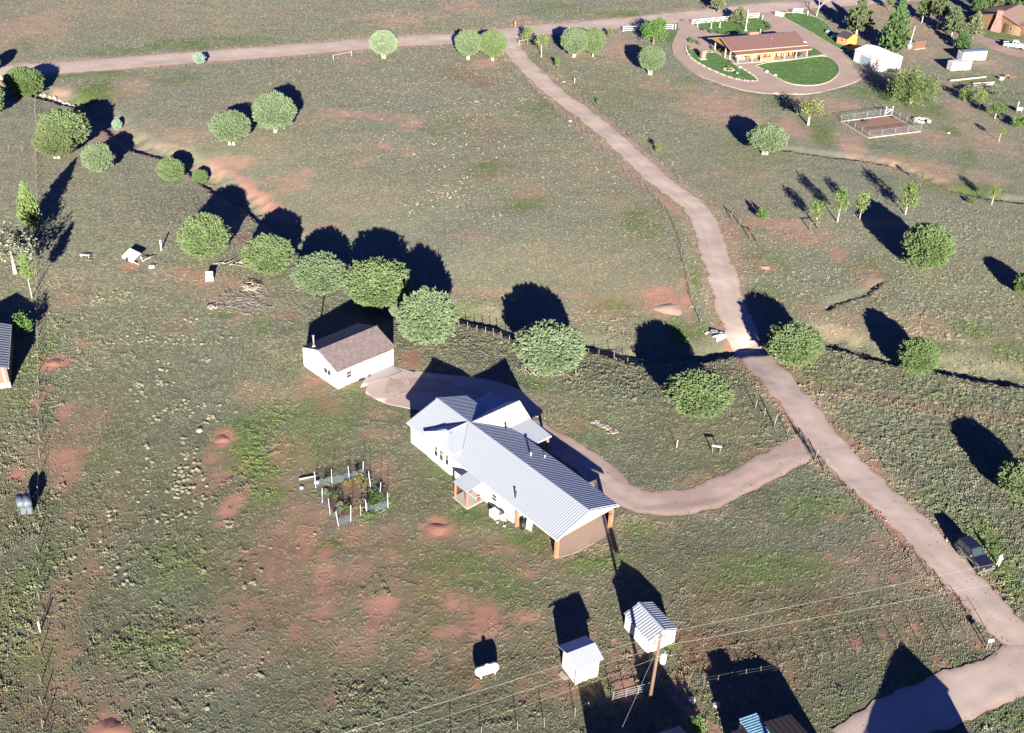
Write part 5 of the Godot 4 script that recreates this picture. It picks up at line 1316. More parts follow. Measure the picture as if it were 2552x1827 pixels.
func sheds():
	var o := thing("garden_shed", "white shed under a grey metal roof, left one of two, nearest the propane tank", "shed", Vector2(7.11, -71.45), -29.54)
	var w := MB.new()
	gable(w, 0.05, 2.43, -2.44, 0.0, 2.04, -1.4, 2.55)
	part("wall", w, M.white, o)
	for k in 9:
		bars(o, "batten", [[V(0.15 + k * 0.28, 0.0, -0.005), V(0.18 + k * 0.28, 2.02, 0.02)]], M.white)
		bars(o, "batten", [[V(0.03, 0.0, -0.15 - k * 0.28), V(0.055, 2.02, -0.12 - k * 0.28)]], M.white)
	slope(o, V(-0.1, 2.05, 0.08), V(2.95, 2.05, 0.08), V(2.95, 2.65, -1.6), V(-0.1, 2.65, -1.6), M.galv, 0.3, 0.02)
	slope(o, V(2.95, 2.05, -3.2), V(-0.1, 2.05, -3.2), V(-0.1, 2.65, -1.6), V(2.95, 2.65, -1.6), M.galvdark, 0.3, 0.02)
	bars(o, "corner_trim", [[V(-0.02, 0.0, -0.04), V(0.05, 2.03, 0.05)], [V(2.4, 0.0, -0.04), V(2.46, 2.03, 0.05)]], M.concrete)
	door(o, V(2.45, 0.1, -1.2), 0.9, 1.85, PI / 2, M.white)
	var blocks := thing("lumber_stack", "few pale boards lying along the foot of the left shed", "lumber", Vector2(6.28,-72.55), 52.0)
	for k in 4:
		bars(blocks, "board", [[V(-0.6 + 0.05 * k, 0.02, k * 0.13), V(0.55 - 0.06 * k, 0.07, 0.1 + k * 0.13)]], M.palewood)
	var p := thing("garden_shed", "white shed with a ribbed gable roof, right one of two, behind the utility pole", "shed", Vector2(14.13, -75.70), -31.25)
	var pw := MB.new()
	# ridge runs away from the viewer
	pw.xf = Transform3D(Basis(Vector3.UP, PI / 2), Vector3.ZERO)
	gable(pw, 0.0, 3.9, 0.0, 3.12, 1.8, 1.56, 2.38)
	part("wall", pw, M.white, p)
	for k in 13:
		bars(p, "batten", [[V(-0.02, 0.0, -0.2 - k * 0.29), V(0.005, 1.78, -0.17 - k * 0.29)]], M.white)
	slope(p, V(-0.14, 1.8, -4.05), V(-0.14, 1.8, 0.12), V(1.56, 2.46, 0.12), V(1.56, 2.46, -4.05), M.galv, 0.3, 0.03)
	slope(p, V(3.26, 1.8, 0.12), V(3.26, 1.8, -4.05), V(1.56, 2.46, -4.05), V(1.56, 2.46, 0.12), M.galv, 0.3, 0.05)
	var rc := MB.new()
	for s in [1, -1]:
		rc.quad(V(1.56, 2.54, 0.14), V(1.56, 2.54, -4.07), V(1.56 + 0.2 * s, 2.47, -4.07), V(1.56 + 0.2 * s, 2.47, 0.14))
	part("ridge_cap", rc, M.ridge, p)
	bars(p, "corner_trim", [[V(-0.03, 0.0, -0.04), V(0.05, 1.78, 0.03)], [V(3.08, 0.0, -0.04), V(3.14, 1.78, 0.03)]], M.concrete)
	door(p, V(1.9, 0.1, 0.02), 1.1, 1.6, 0.0, M.white)

func utility_pole():
	var o := thing("utility_pole", "brown wooden utility pole with a grey transformer standing over the sheds", "utility pole", Vector2(13.71, -69.31))
	var mb := MB.new(true)
	mb.tube(V(0, -0.5, 0), V(0.15, 9.1, -0.1), 0.19, 0.13, 12)
	part("pole", mb, M.timberpole, o)
	var t := MB.new(true)
	t.lathe(V(0.62, 5.9, 0.15), Vector3.UP, [Vector2(0, 0), Vector2(0, 0.26), Vector2(0.05, 0.29), Vector2(0.95, 0.29), Vector2(1.05, 0.22), Vector2(1.1, 0.0)], 14)
	var tf := part("transformer", t, M.transformer, o)
	var bu := MB.new(true)
	bu.lathe(V(0.68, 6.95, 0.15), Vector3.UP, [Vector2(0, 0.07), Vector2(0.12, 0.04), Vector2(0.2, 0.07), Vector2(0.28, 0.04), Vector2(0.42, 0.03), Vector2(0.42, 0.0)], 8)
	part("bushing", bu, M.bluegrey, tf)
	bars(o, "bracket", [[V(0.1, 6.1, 0.02), V(0.4, 6.18, 0.12)], [V(0.1, 6.6, 0.02), V(0.4, 6.68, 0.12)]], M.steel)
	var arm := MB.new()
	arm.box(V(0.2, 8.75, -0.1), V(0.9, 0.1, 0.1), 0.5)
	part("crossarm", arm, M.greywood, o)
	for p in [V(0.15, 9.1, -0.1), V(0.55, 8.8, -0.3)]:
		var ins := MB.new(true)
		ins.lathe(p, Vector3.UP, [Vector2(0, 0.05), Vector2(0.08, 0.07), Vector2(0.16, 0.04), Vector2(0.2, 0.0)], 8)
		part("insulator", ins, M.bluegrey, o)
	var cut := MB.new()
	cut.box(V(-0.3, 8.3, 0.15), V(0.12, 0.5, 0.12), 0.4)
	cut.tube(V(-0.3, 8.4, 0.15), V(0.1, 8.6, 0.0), 0.03)
	part("fuse_cutout", cut, M.steel, o)
	var gy_ := thing("guy_wire", "faint steel wire that runs down from the utility pole", "wire", Vector2(13.71, -69.31))
	var gm := MB.new()
	gm.tube(V(0, 7.4, 0), V(-3.2, 0, 4.2), 0.006, 0.006, 4)
	part("strand", gm, M.wire, gy_)
	var n := 0
	for q in [[Vector3(-11.89,8.90,-57.65), Vector3(13.86, 9.2, -69.4), Vector3(49.65,8.90,-81.84), "upper overhead power line from the top of the utility pole"], [Vector3(-8.12,7.40,-59.10), Vector3(13.84, 7.6, -69.4), Vector3(49.64,7.40,-80.60), "lower overhead power line fixed below the transformer top"], [Vector3(-3.94,5.80,-60.86), Vector3(13.8, 6.3, -69.35), Vector3(41.91,5.80,-78.13), "lowest and faintest overhead line crossing the pasture"]]:
		var a: Vector3 = q[0]
		var b: Vector3 = q[1]
		var d: Vector3 = q[2]
		var e := thing("power_line", q[3], "power line", Vector2(b.x, b.z), 0.0, "power lines on the utility pole")
		e.position = b
		for s in [a, d]:
			var end: Vector3 = b + (s - b) * (1.6 if n < 2 else 1.0)
			var pts := []
			for k in 17:
				var f := k / 16.0
				pts.append((end - b) * f + V(0, -1.2 * f * (1.0 - f) * (0.4 if n < 2 else 1.0), 0))
			var wb := MB.new()
			wb.path(pts, 0.012 if n < 2 else 0.008, 5)
			part("conductor", wb, M.wire, e)
		n += 1

func propane():
	var o := thing("propane_tank", "long white propane tank lying in the grass left of the sheds", "propane tank", Vector2(-1.02, -72.25), -26.0)
	var b := MB.new(true)
	var pr := []
	for k in 7:
		var a := PI / 2 * k / 6.0
		pr.append(Vector2(-0.78 - 0.42 * cos(a), 0.47 * sin(a)))
	for k in 7:
		var a := PI / 2 * k / 6.0
		pr.append(Vector2(0.78 + 0.42 * sin(a), 0.47 * cos(a)))
	b.lathe(V(0, 0.72, 0), Vector3.RIGHT, pr, 20)
	part("shell", b, M.white, o)
	var d := MB.new(true)
	d.lathe(V(0.0, 1.15, 0), Vector3.UP, [Vector2(0, 0.2), Vector2(0.16, 0.2), Vector2(0.24, 0.12), Vector2(0.26, 0.0)], 14)
	part("dome", d, M.white, o)
	for x in [-0.7, 0.7]:
		var l := MB.new()
		l.box(V(x, 0.14, 0), V(0.14, 0.4, 0.7))
		part("leg", l, M.concrete, o)

# ---------------------------------------------------------------- garden, tanks and odds and ends
func vegetable_garden():
	var o := thing("garden_fence", "vegetable plot fence of white stakes hung with fine dark netting", "fence", Vector2(-17.09,-96.71))
	var base := o.position
	var ring := []
	for q in [Vector2(-21.33,-98.25), Vector2(-20.17,-95.63), Vector2(-19.01,-93.93), Vector2(-17.77,-91.87), Vector2(-16.63,-92.81), Vector2(-15.08,-94.00), Vector2(-12.88,-95.31), Vector2(-14.06,-97.14), Vector2(-15.26,-98.92), Vector2(-16.41,-100.74), Vector2(-17.79,-99.85), Vector2(-19.66,-99.04)]:
		ring.append(V(q.x, gy(q.x, q.y), q.y) - base)
	rng.seed = 61
	for k in ring.size():
		var a: Vector3 = ring[k]
		var b: Vector3 = ring[(k + 1) % ring.size()]
		var lean := V(rng.randfn() * 0.12, 2.0 + rng.randf() * 0.35, rng.randfn() * 0.1)
		var s := MB.new()
		s.tube(a - V(0, 0.2, 0), a + lean, 0.035, 0.03, 6)
		part("stake", s, M.white, o)
		if k == 4:
			continue
		var n := MB.new()
		for j in 6:
			var p := a.lerp(b, j / 6.0)
			var r := a.lerp(b, (j + 1) / 6.0)
			var h0 := 1.05 + 0.12 * sin(j * 2.0)
			var h1 := 1.05 + 0.12 * sin(j * 2.0 + 2.0)
			n.quad(p, p + V(0, h0, 0), r + V(0, h1, 0), r)
		part("netting", n, M.net, o)
	for q in [Vector2(-15.65,-93.70), Vector2(-15.02,-94.01)]:
		var a := V(q.x, gy(q.x, q.y), q.y) - base
		var s := MB.new()
		s.tube(a, a + V(0, 1.6, 0), 0.04, 0.04, 6)
		part("gate_post", s, M.palewood, o)
	var gb := MB.new()
	var ga := Vector2(-15.65,-93.70)
	var gb2 := Vector2(-15.02,-94.01)
	gb.tube(V(ga.x, gy(ga.x, ga.y) + 1.1, ga.y) - base, V(gb2.x, gy(gb2.x, gb2.y) + 1.05, gb2.y) - base, 0.03, 0.03, 5)
	part("gate_rail", gb, M.palewood, o)
	var bed := struct("garden_soil", sheet(PackedVector2Array([Vector2(-20.68,-98.08), Vector2(-19.66,-95.67), Vector2(-18.54,-93.76), Vector2(-17.69,-92.58), Vector2(-16.65,-93.17), Vector2(-15.19,-94.30), Vector2(-13.46,-95.58), Vector2(-14.40,-97.12), Vector2(-15.43,-98.68), Vector2(-16.40,-100.17), Vector2(-17.64,-99.52), Vector2(-19.47,-98.72)]), 0.06, 0.8), M.soil)
	var crops := [leafy_crown("crop", 401, Color(0.06, 0.12, 0.02), Color(0.1, 0.17, 0.04), 320, 0.16), leafy_crown("crop2", 402, Color(0.14, 0.14, 0.045), Color(0.2, 0.17, 0.06), 320, 0.16), leafy_crown("crop3", 403, Color(0.17, 0.21, 0.13), Color(0.22, 0.26, 0.17), 300, 0.16)]
	var names := ["leafy green vegetable plant", "yellowing vegetable plant", "grey green cabbage-like plant"]
	var where := ["in the back left corner of the netted plot", "by the back stake of the netted plot", "at the top of the netted plot", "in the back right of the netted plot", "by the right side net of the plot", "low on the right of the netted plot", "in the front left of the netted plot", "at the front stake of the netted plot", "on the left side of the netted plot", "in the middle left of the netted plot", "near the gate posts of the netted plot", "right outside the gate of the netted plot"]
	var k := 0
	for q in [[Vector2(-20.12,-98.89), 2, 0.7], [Vector2(-17.87,-99.17), 1, 0.6], [Vector2(-16.79,-99.92), 1, 0.9], [Vector2(-15.77,-99.10), 1, 0.7], [Vector2(-14.29,-96.80), 0, 0.9], [Vector2(-14.47,-95.51), 0, 0.8], [Vector2(-18.02,-94.73), 2, 0.7], [Vector2(-18.13,-93.68), 2, 0.6], [Vector2(-19.91,-97.15), 2, 0.6], [Vector2(-18.87,-96.69), 0, 0.7], [Vector2(-17.34,-94.67), 0, 0.7], [Vector2(-14.88,-93.50), 0, 0.8]]:
		plant("vegetable_plant", names[q[1]] + " " + where[k], "plant", "vegetables in the netted plot", crops[q[1]], q[0].x, q[0].y, q[2], q[2] * 0.55, q[2] * 0.6, 0)
		k += 1
	var log_ := thing("log", "pale fallen log lying left of the netted vegetable plot", "log", Vector2(-22.52,-99.83), -22.0)
	var lm := MB.new(true)
	lm.tube(V(-1.0, 0.12, 0), V(1.0, 0.14, 0), 0.13, 0.1, 8)
	part("wood", lm, M.palewood, log_)
	var bk := thing("bucket", "white bucket lid lying at the left corner of the vegetable plot", "bucket lid", Vector2(-21.38,-99.13))
	var bm := MB.new(true)
	bm.lathe(V(0, 0.0, 0), Vector3.UP, [Vector2(0, 0.26), Vector2(0.3, 0.3), Vector2(0.33, 0.0)], 14)
	part("body", bm, M.white, bk)
	var wb := thing("stone", "white stone in the grass left of the vegetable plot", "stone", Vector2(-22.90,-98.08))
	part("stone_body", rock(0.28, 5), M.white, wb)

func fuel_tanks():
	var lb := ["left of two grey fuel tanks on stands beside the boundary fence", "right of two grey fuel tanks on stands beside the boundary fence"]
	var k := 0
	for q in [Vector2(-51.75,-92.04), Vector2(-51.07,-92.09)]:
		var o := thing("fuel_tank", lb[k], "fuel tank", q, 62.0, "fuel tanks by the boundary fence")
		var b := MB.new(true)
		b.lathe(V(-0.85, 1.35, 0), Vector3.RIGHT, [Vector2(-0.12, 0.0), Vector2(-0.08, 0.3), Vector2(0, 0.44), Vector2(1.5, 0.44), Vector2(1.58, 0.3), Vector2(1.62, 0.0)], 18)
		part("drum", b, M.tank, o)
		for x in [-0.7, 0.5]:
			for z in [-0.3, 0.3]:
				var l := MB.new()
				l.tube(V(x, 0, z * 1.3), V(x, 1.05, z), 0.04)
				part("leg", l, M.steel, o)
		bars(o, "cabinet", [[V(0.35, 0.1, -0.24), V(0.7, 0.95, 0.24)]], M.tank)
		var h := MB.new()
		var s := -1.0 if k == 0 else 1.0
		h.path([V(0.8, 1.2, 0.2 * -s), V(1.0, 0.7, 0.4 * -s), V(1.3, 0.2, 0.5 * -s), V(1.6, 0.06, 0.55 * -s)], 0.04)
		part("hose", h, M.black, o)
		k += 1

func post_at(called: String, label: String, p: Vector2, h: float, r: float, m: Material, group := "") -> Node3D:
	var o := thing(called, label, "post", p, 0.0, group)
	var b := MB.new(true)
	b.tube(V(0, -0.3, 0), V(0.02, h, 0), r, r * 0.95, 8)
	part("shaft", b, m, o)
	var c := MB.new(true)
	c.lathe(V(0.02, h, 0), Vector3.UP, [Vector2(-0.06, r * 1.15), Vector2(0.02, r * 1.15), Vector2(0.05, 0)], 8)
	part("cap", c, m, o)
	return o

func yard_clutter():
	rng.seed = 333
	# white box trailer lying by the boundary
	var t := thing("trailer", "small white utility trailer with a striped tilted bed and a long tongue", "trailer", Vector2(-58.18,-150.64), 36.0)
	var tb := MB.new()
	tb.obox(V(0, 0.75, 0), V(2.6, 0.08, 1.7), Basis(Vector3.RIGHT, 0.45))
	part("bed", tb, M.white, t)
	for k in 4:
		var sl := MB.new()
		sl.obox(V(-1.0 + k * 0.62, 0.86, 0.02), V(0.1, 0.16, 1.6), Basis(Vector3.RIGHT, 0.45))
		part("slat", sl, M.white, t)
	bars(t, "side", [[V(-1.3, 0.1, 0.78), V(1.3, 0.45, 0.84)]], M.white)
	var tg := MB.new()
	tg.tube(V(0.2, 0.35, 0.8), V(2.5, 0.28, 0.75), 0.05)
	tg.tube(V(1.3, 0.35, -0.6), V(2.5, 0.28, 0.75), 0.05)
	part("tongue", tg, M.white, t)
	for z in [-0.85, 0.9]:
		var wl := MB.new(true)
		wl.lathe(V(0, 0.3, z - 0.08), V(0, 0, 1), [Vector2(0, 0), Vector2(0, 0.27), Vector2(0.03, 0.3), Vector2(0.13, 0.3), Vector2(0.16, 0.27), Vector2(0.16, 0)], 14)
		part("wheel", wl, M.rubber, t)
	var sc := thing("scrap_heap", "heap of bent white and blue sheet scrap against the white trailer", "scrap", Vector2(-56.27,-150.29), 10.0)
	for k in 7:
		var s := MB.new()
		s.obox(V(rng.randfn() * 0.5, 0.25 + rng.randf() * 0.3, rng.randfn() * 0.6), V(0.5 + rng.randf() * 0.4, 0.04, 0.35), Basis(V(rng.randfn(), rng.randfn(), rng.randfn()).normalized(), rng.randf() * 1.3))
		part("sheet", s, M.bluegrey if k % 2 else M.white, sc)
	var bl := thing("mattress", "cream white block like a small mattress right of the white trailer", "block", Vector2(-54.44,-148.20), -10.0)
	var bm := MB.new()
	bm.box(V(0, 0.14, 0), V(0.85, 0.26, 0.55))
	bm.box(V(0, 0.29, 0), V(0.78, 0.04, 0.48))
	part("block_body", bm, M.white, bl)
	var be := thing("bench", "white plank bench left of the white trailer", "bench", Vector2(-65.22,-150.47), 0.0)
	bars(be, "seat", [[V(-0.75, 0.42, -0.16), V(0.75, 0.48, 0.16)]], M.white)
	bars(be, "leg", [[V(-0.6, 0, -0.12), V(-0.5, 0.42, 0.12)], [V(0.5, 0, -0.12), V(0.6, 0.42, 0.12)]], M.palewood)
	var pl := thing("plank", "dark plank lying in the grass below the white bench", "plank", Vector2(-64.43,-149.57), 3.0)
	bars(pl, "board", [[V(-0.6, 0.02, -0.1), V(0.6, 0.1, 0.1)]], M.greywood)
	post_at("marker_post", "stout white post with a split top, above the white trailer", Vector2(-54.72,-154.02), 1.75, 0.13, M.white)
	var ch := thing("chest", "white chest freezer with an open lid, dumped beside the wash", "chest freezer", Vector2(-45.02,-145.10), -14.0)
	bars(ch, "cabinet", [[V(-0.55, 0.0, -0.35), V(0.55, 0.85, 0.35)]], M.white)
	var cl := MB.new()
	cl.obox(V(0, 1.05, -0.5), V(1.1, 0.07, 0.7), Basis(Vector3.RIGHT, -0.9))
	part("lid", cl, M.white, ch)
	bars(ch, "plinth", [[V(-0.5, -0.1, 0.3), V(0.5, 0.1, 0.37)]], M.black)
	# a heap of old boards
	var hp := thing("board_pile", "spread of weathered grey boards and chips on the ground left of the garage", "board pile", Vector2(-38.99,-138.89), 0.0)
	for k in 150:
		var p := Vector2(rng.randfn() * 2.0, rng.randfn() * 1.6)
		if p.length() > 4.2:
			continue
		var w := hp.position + V(p.x, 0, p.y)
		var s := MB.new()
		s.obox(V(p.x, gy(w.x, w.z) - hp.position.y + 0.06 + rng.randf() * 0.12, p.y), V(0.5 + rng.randf() * 0.8, 0.035, 0.08 + rng.randf() * 0.1), Basis(Vector3.UP, rng.randfn() * 0.9) * Basis(Vector3.RIGHT, rng.randfn() * 0.15))
		part("board", s, M.greywood if rng.randf() < 0.7 else M.palewood, hp)
	var cp := thing("brush_pile", "pale heap of split branches at the top of the board spread", "brush pile", Vector2(-38.43,-143.13), 0.0)
	for k in 60:
		var s := MB.new()
		var p := V(rng.randfn() * 0.65, 0.1 + rng.randf() * 0.55, rng.randfn() * 0.4)
		var d := V(rng.randfn(), rng.randfn() * 0.25, rng.randfn()).normalized() * rng.randf_range(0.3, 0.6)
		s.tube(p - d, p + d, 0.05, 0.035, 5)
		part("branch", s, M.palewood, cp)
	var rp := thing("rubble_pile", "small grey rubble heap at the lower left of the board spread", "rubble", Vector2(-42.99,-137.28), 0.0)
	for k in 16:
		part("stone", rock(rng.randf_range(0.14, 0.3), k % 5), M.palestone if k % 2 else M.greywood, rp, V(rng.randfn() * 0.5, 0.12 + rng.randf() * 0.2, rng.randfn() * 0.35))
	var dl := thing("fallen_tree", "dead grey branches fallen under the row of junipers", "dead tree", Vector2(-44.00,-150.77), 0.0)
	for k in 16:
		var s := MB.new()
		var p := V(rng.randfn() * 1.2, 0.15, rng.randfn() * 0.3)
		s.tube(p, p + V(rng.randf_range(0.5, 1.8), rng.randf_range(-0.1, 0.6), rng.randfn() * 0.5), 0.05, 0.02, 5)
		part("branch", s, M.palebark, dl)
	var db := thing("dry_brush", "dry grey twigs at the foot of the large pale juniper behind the house", "brush", Vector2(3.73,-124.02), 0.0)
	for k in 60:
		var s := MB.new()
		var p := V(rng.randfn() * 2.0, 0.0, rng.randfn() * 0.4)
		s.tube(p, p + V(rng.randfn() * 0.5, rng.randf_range(0.3, 1.0), rng.randfn() * 0.4), 0.025, 0.012, 4)
		part("twig", s, M.palebark, db)
	# line of fallen bricks and stones on the slope
	var br := thing("stone_edging", "broken row of pale bricks and stones on the grass inside the driveway loop", "stone edging", Vector2(11.73,-112.26), 0.0)
	for k in 44:
		var f := k / 43.0
		var a := Vector2(10.46,-113.61).lerp(Vector2(12.88,-111.51), f) + Vector2(rng.randfn() * 0.3, rng.randfn() * 0.25)
		var s := MB.new()
		s.obox(V(a.x, gy(a.x, a.y), a.y) - br.position + V(0, 0.08, 0), V(0.32, 0.14, 0.18), Basis(Vector3.UP, rng.randf() * 3.0))
		part("brick", s, M.palestone if rng.randf() < 0.6 else M.stone, br)
	var wp := thing("marker_post", "thin white post standing in the slope right of the house", "post", Vector2(20.15,-108.78))
	var wm := MB.new(true)
	wm.tube(V(0, -0.2, 0), V(0.02, 1.15, 0), 0.05)
	part("shaft", wm, M.white, wp)
	var sh := thing("sawhorse", "weathered white-topped sawhorse inside the driveway loop", "sawhorse", Vector2(24.82,-108.27), 8.0)
	bars(sh, "top", [[V(-0.6, 0.95, -0.13), V(0.6, 1.05, 0.13)]], M.white)
	var lg := MB.new()
	for x in [-0.45, 0.45]:
		for z in [-0.25, 0.25]:
			lg = MB.new()
			lg.tube(V(x, 0.95, z * 0.3), V(x, 0, z), 0.04)
			part("leg", lg, M.greywood, sh)
	# the culvert at the driveway
	var cv := thing("culvert", "pale culvert pipe mouth and dumped white sheeting beside the driveway bend", "culvert", Vector2(28.74,-137.32), 0.0)
	var cm := MB.new(true)
	cm.lathe(V(-0.2, 0.1, 0.1), V(1, 0.1, -0.5), [Vector2(0, 0.5), Vector2(1.8, 0.5), Vector2(1.8, 0.44), Vector2(0, 0.44), Vector2(0, 0.5)], 16)
	part("culvert_pipe", cm, M.whitemetal, cv)
	for k in 6:
		var s := MB.new()
		s.obox(V(-0.4 + rng.randf() * 1.5, 0.2 + rng.randf() * 0.4, -0.6 - rng.randf() * 0.8), V(1.0, 0.04, 0.5), Basis(V(rng.randfn(), rng.randfn(), rng.randfn()).normalized(), rng.randf()))
		part("sheet", s, M.white if k % 3 == 0 else M.bluegrey, cv)
	for k in 6:
		part("stone", rock(0.3, k), M.palestone, cv, V(rng.randfn() * 1.0, 0.1, -1.4 + rng.randfn() * 0.3))
	var ra := thing("stone_channel", "line of pale stones in the ditch beside the dense green pine at the top left", "stones", Vector2(-94.85,-220.04), 0.0)
	for k in 26:
		var a := Vector2(-99.20,-222.63).lerp(Vector2(-90.44,-216.68), k / 25.0) + Vector2(rng.randfn() * 0.4, rng.randfn() * 0.3)
		part("stone", rock(rng.randf_range(0.25, 0.5), k % 6), M.palestone, ra, V(a.x, gy(a.x, a.y) + 0.1, a.y) - ra.position)
	# mailbox by the track
	var mb_ := thing("mailbox", "white mailbox on two posts where the track meets the driveway", "mailbox", Vector2(47.41,-78.39), -20.0)
	var bx := MB.new(true)
	bx.lathe(V(-0.3, 1.15, 0), Vector3.RIGHT, [Vector2(0, 0), Vector2(0, 0.17), Vector2(0.6, 0.17), Vector2(0.6, 0)], 12)
	part("box", bx, M.white, mb_)
	bars(mb_, "post", [[V(-0.25, -0.2, -0.05), V(-0.15, 1.0, 0.05)], [V(0.15, -0.2, -0.05), V(0.25, 1.0, 0.05)]], M.greywood)
	# lone burrow mounds
	var k := 0
	for q in [[Vector2(-59.18,-121.10), 1.5, "bare red earth mound beside the boundary fence near the barn"], [Vector2(-33.81,-106.46), 1.2, "bare red earth mound in the middle of the left pasture"], [Vector2(-33.34,-63.96), 2.0, "bare red earth mound at the bottom edge"], [Vector2(-7.20,-92.34), 1.4, "flat red earth mound in front of the small porch"], [Vector2(38.98,-157.60), 1.2, "pale earth mound in the weeds right of the driveway bend"], [Vector2(22.88,-145.21), 2.2, "round pale earth mound with a burrow left of the driveway bend"]]:
		var d := thing("earth_mound", q[2], "mound", q[0], 0.0, "earth mounds in the pasture", -0.03)
		var mbd := MB.new(true)
		var r: float = q[1]
		for i in 18:
			for j in 5:
				var pp := []
				for u in [[i, j], [i + 1, j], [i + 1, j + 1], [i, j + 1]]:
					var a: float = TAU * (u[0] % 18) / 18.0
					var f: float = u[1] / 5.0
					var rr: float = r * f * (1.0 + 0.12 * sin(a * 3.0 + k) + 0.07 * sin(a * 7.0))
					pp.append(V(cos(a) * rr, 0.16 * r * (1.0 - f * f) * (1.0 - f * 0.3) - 0.05 * f + 0.03 * n3.get_noise_2d(cos(a) * rr * 2.0 + k * 9.0, sin(a) * rr * 2.0), sin(a) * rr * 0.9))
				mbd.quad(pp[0], pp[1], pp[2], pp[3])
		part("earth", mbd, M.redearth if k < 4 else M.soil_pale, d)
		k += 1

# ---------------------------------------------------------------- fences
var post_meshes := {}
func post_mesh(h: float, r: float) -> ArrayMesh:
	var k := "%.2f_%.3f" % [h, r]
	if not post_meshes.has(k):
		var mb := MB.new(true)
		mb.tube(V(0, -0.3, 0), V(0, h, 0), r, r * 0.9, 6)
		post_meshes[k] = mb.done()
	return post_meshes[k]

func fence(label: String, pts: PackedVector2Array, gap: float, h: float, r: float, m: Material, wires := 3, every_wood := 0, lean := 0.05):
	var o := thing("wire_fence", label, "fence", pts[0])
	var base := o.position
	var feet := []
	for s in pts.size() - 1:
		var n := maxi(1, int(round(pts[s].distance_to(pts[s + 1]) / gap)))
		for k in n + (1 if s == pts.size() - 2 else 0):
			var p := pts[s].lerp(pts[s + 1], float(k) / n)
			feet.append(V(p.x, gy(p.x, p.y), p.y) - base)
	for k in feet.size():
		var wood: bool = every_wood > 0 and k % every_wood == 0
		var q := part("post", post_mesh(h * (1.08 if wood else 1.0), r * (1.7 if wood else 1.0)), M.palewood if wood else m, o, feet[k])
		q.rotation = V(rng.randfn() * lean, 0, rng.randfn() * lean)
	for w in wires:
		var mb := MB.new()
		var y := h * (0.93 - 0.28 * w)
		for k in feet.size() - 1:
			mb.tube(feet[k] + V(0, y, 0), feet[k + 1] + V(0, y, 0), 0.007, 0.007, 3, false)
		part("wire", mb, M.rod, o)

func rail_fence(label: String, pts: PackedVector2Array, gap: float, h: float, rails: int, m: Material, group := ""):
	var o := thing("rail_fence", label, "fence", pts[0], 0.0, group)
	var base := o.position
	for s in pts.size() - 1:
		var n := maxi(1, int(round(pts[s].distance_to(pts[s + 1]) / gap)))
		for k in n + 1:
			var p := pts[s].lerp(pts[s + 1], float(k) / n)
			var a := V(p.x, gy(p.x, p.y), p.y) - base
			if k < n or s == pts.size() - 2:
				var pm := MB.new()
				pm.box(a + V(0, h / 2 - 0.1, 0), V(0.16, h + 0.2, 0.16))
				part("post", pm, m, o)
			if k < n:
				var p2 := pts[s].lerp(pts[s + 1], float(k + 1) / n)
				var b := V(p2.x, gy(p2.x, p2.y), p2.y) - base
				for r in rails:
					var rm := MB.new()
					var y := V(0, h * (0.92 - 0.72 * r / maxf(1.0, rails - 1.0)), 0)
					var d := b - a
					rm.obox((a + b) / 2.0 + y, V(d.length(), 0.15, 0.05), Basis(Vector3.UP, atan2(-d.z, d.x)))
					part("rail", rm, m, o)

func brace(label: String, a: Vector2, b: Vector2, m: Material, h := 1.5):
	var o := thing("fence_brace", label, "fence post", a)
	for p in [a, b]:
		part("post", post_mesh(h, 0.1), m, o, V(p.x, gy(p.x, p.y), p.y) - o.position)
	var q := V(b.x, gy(b.x, b.y), b.y) - o.position
	var mb := MB.new()
	mb.tube(V(0, h * 0.85, 0), q + V(0, h * 0.85, 0), 0.07)
	part("rail", mb, m, o)

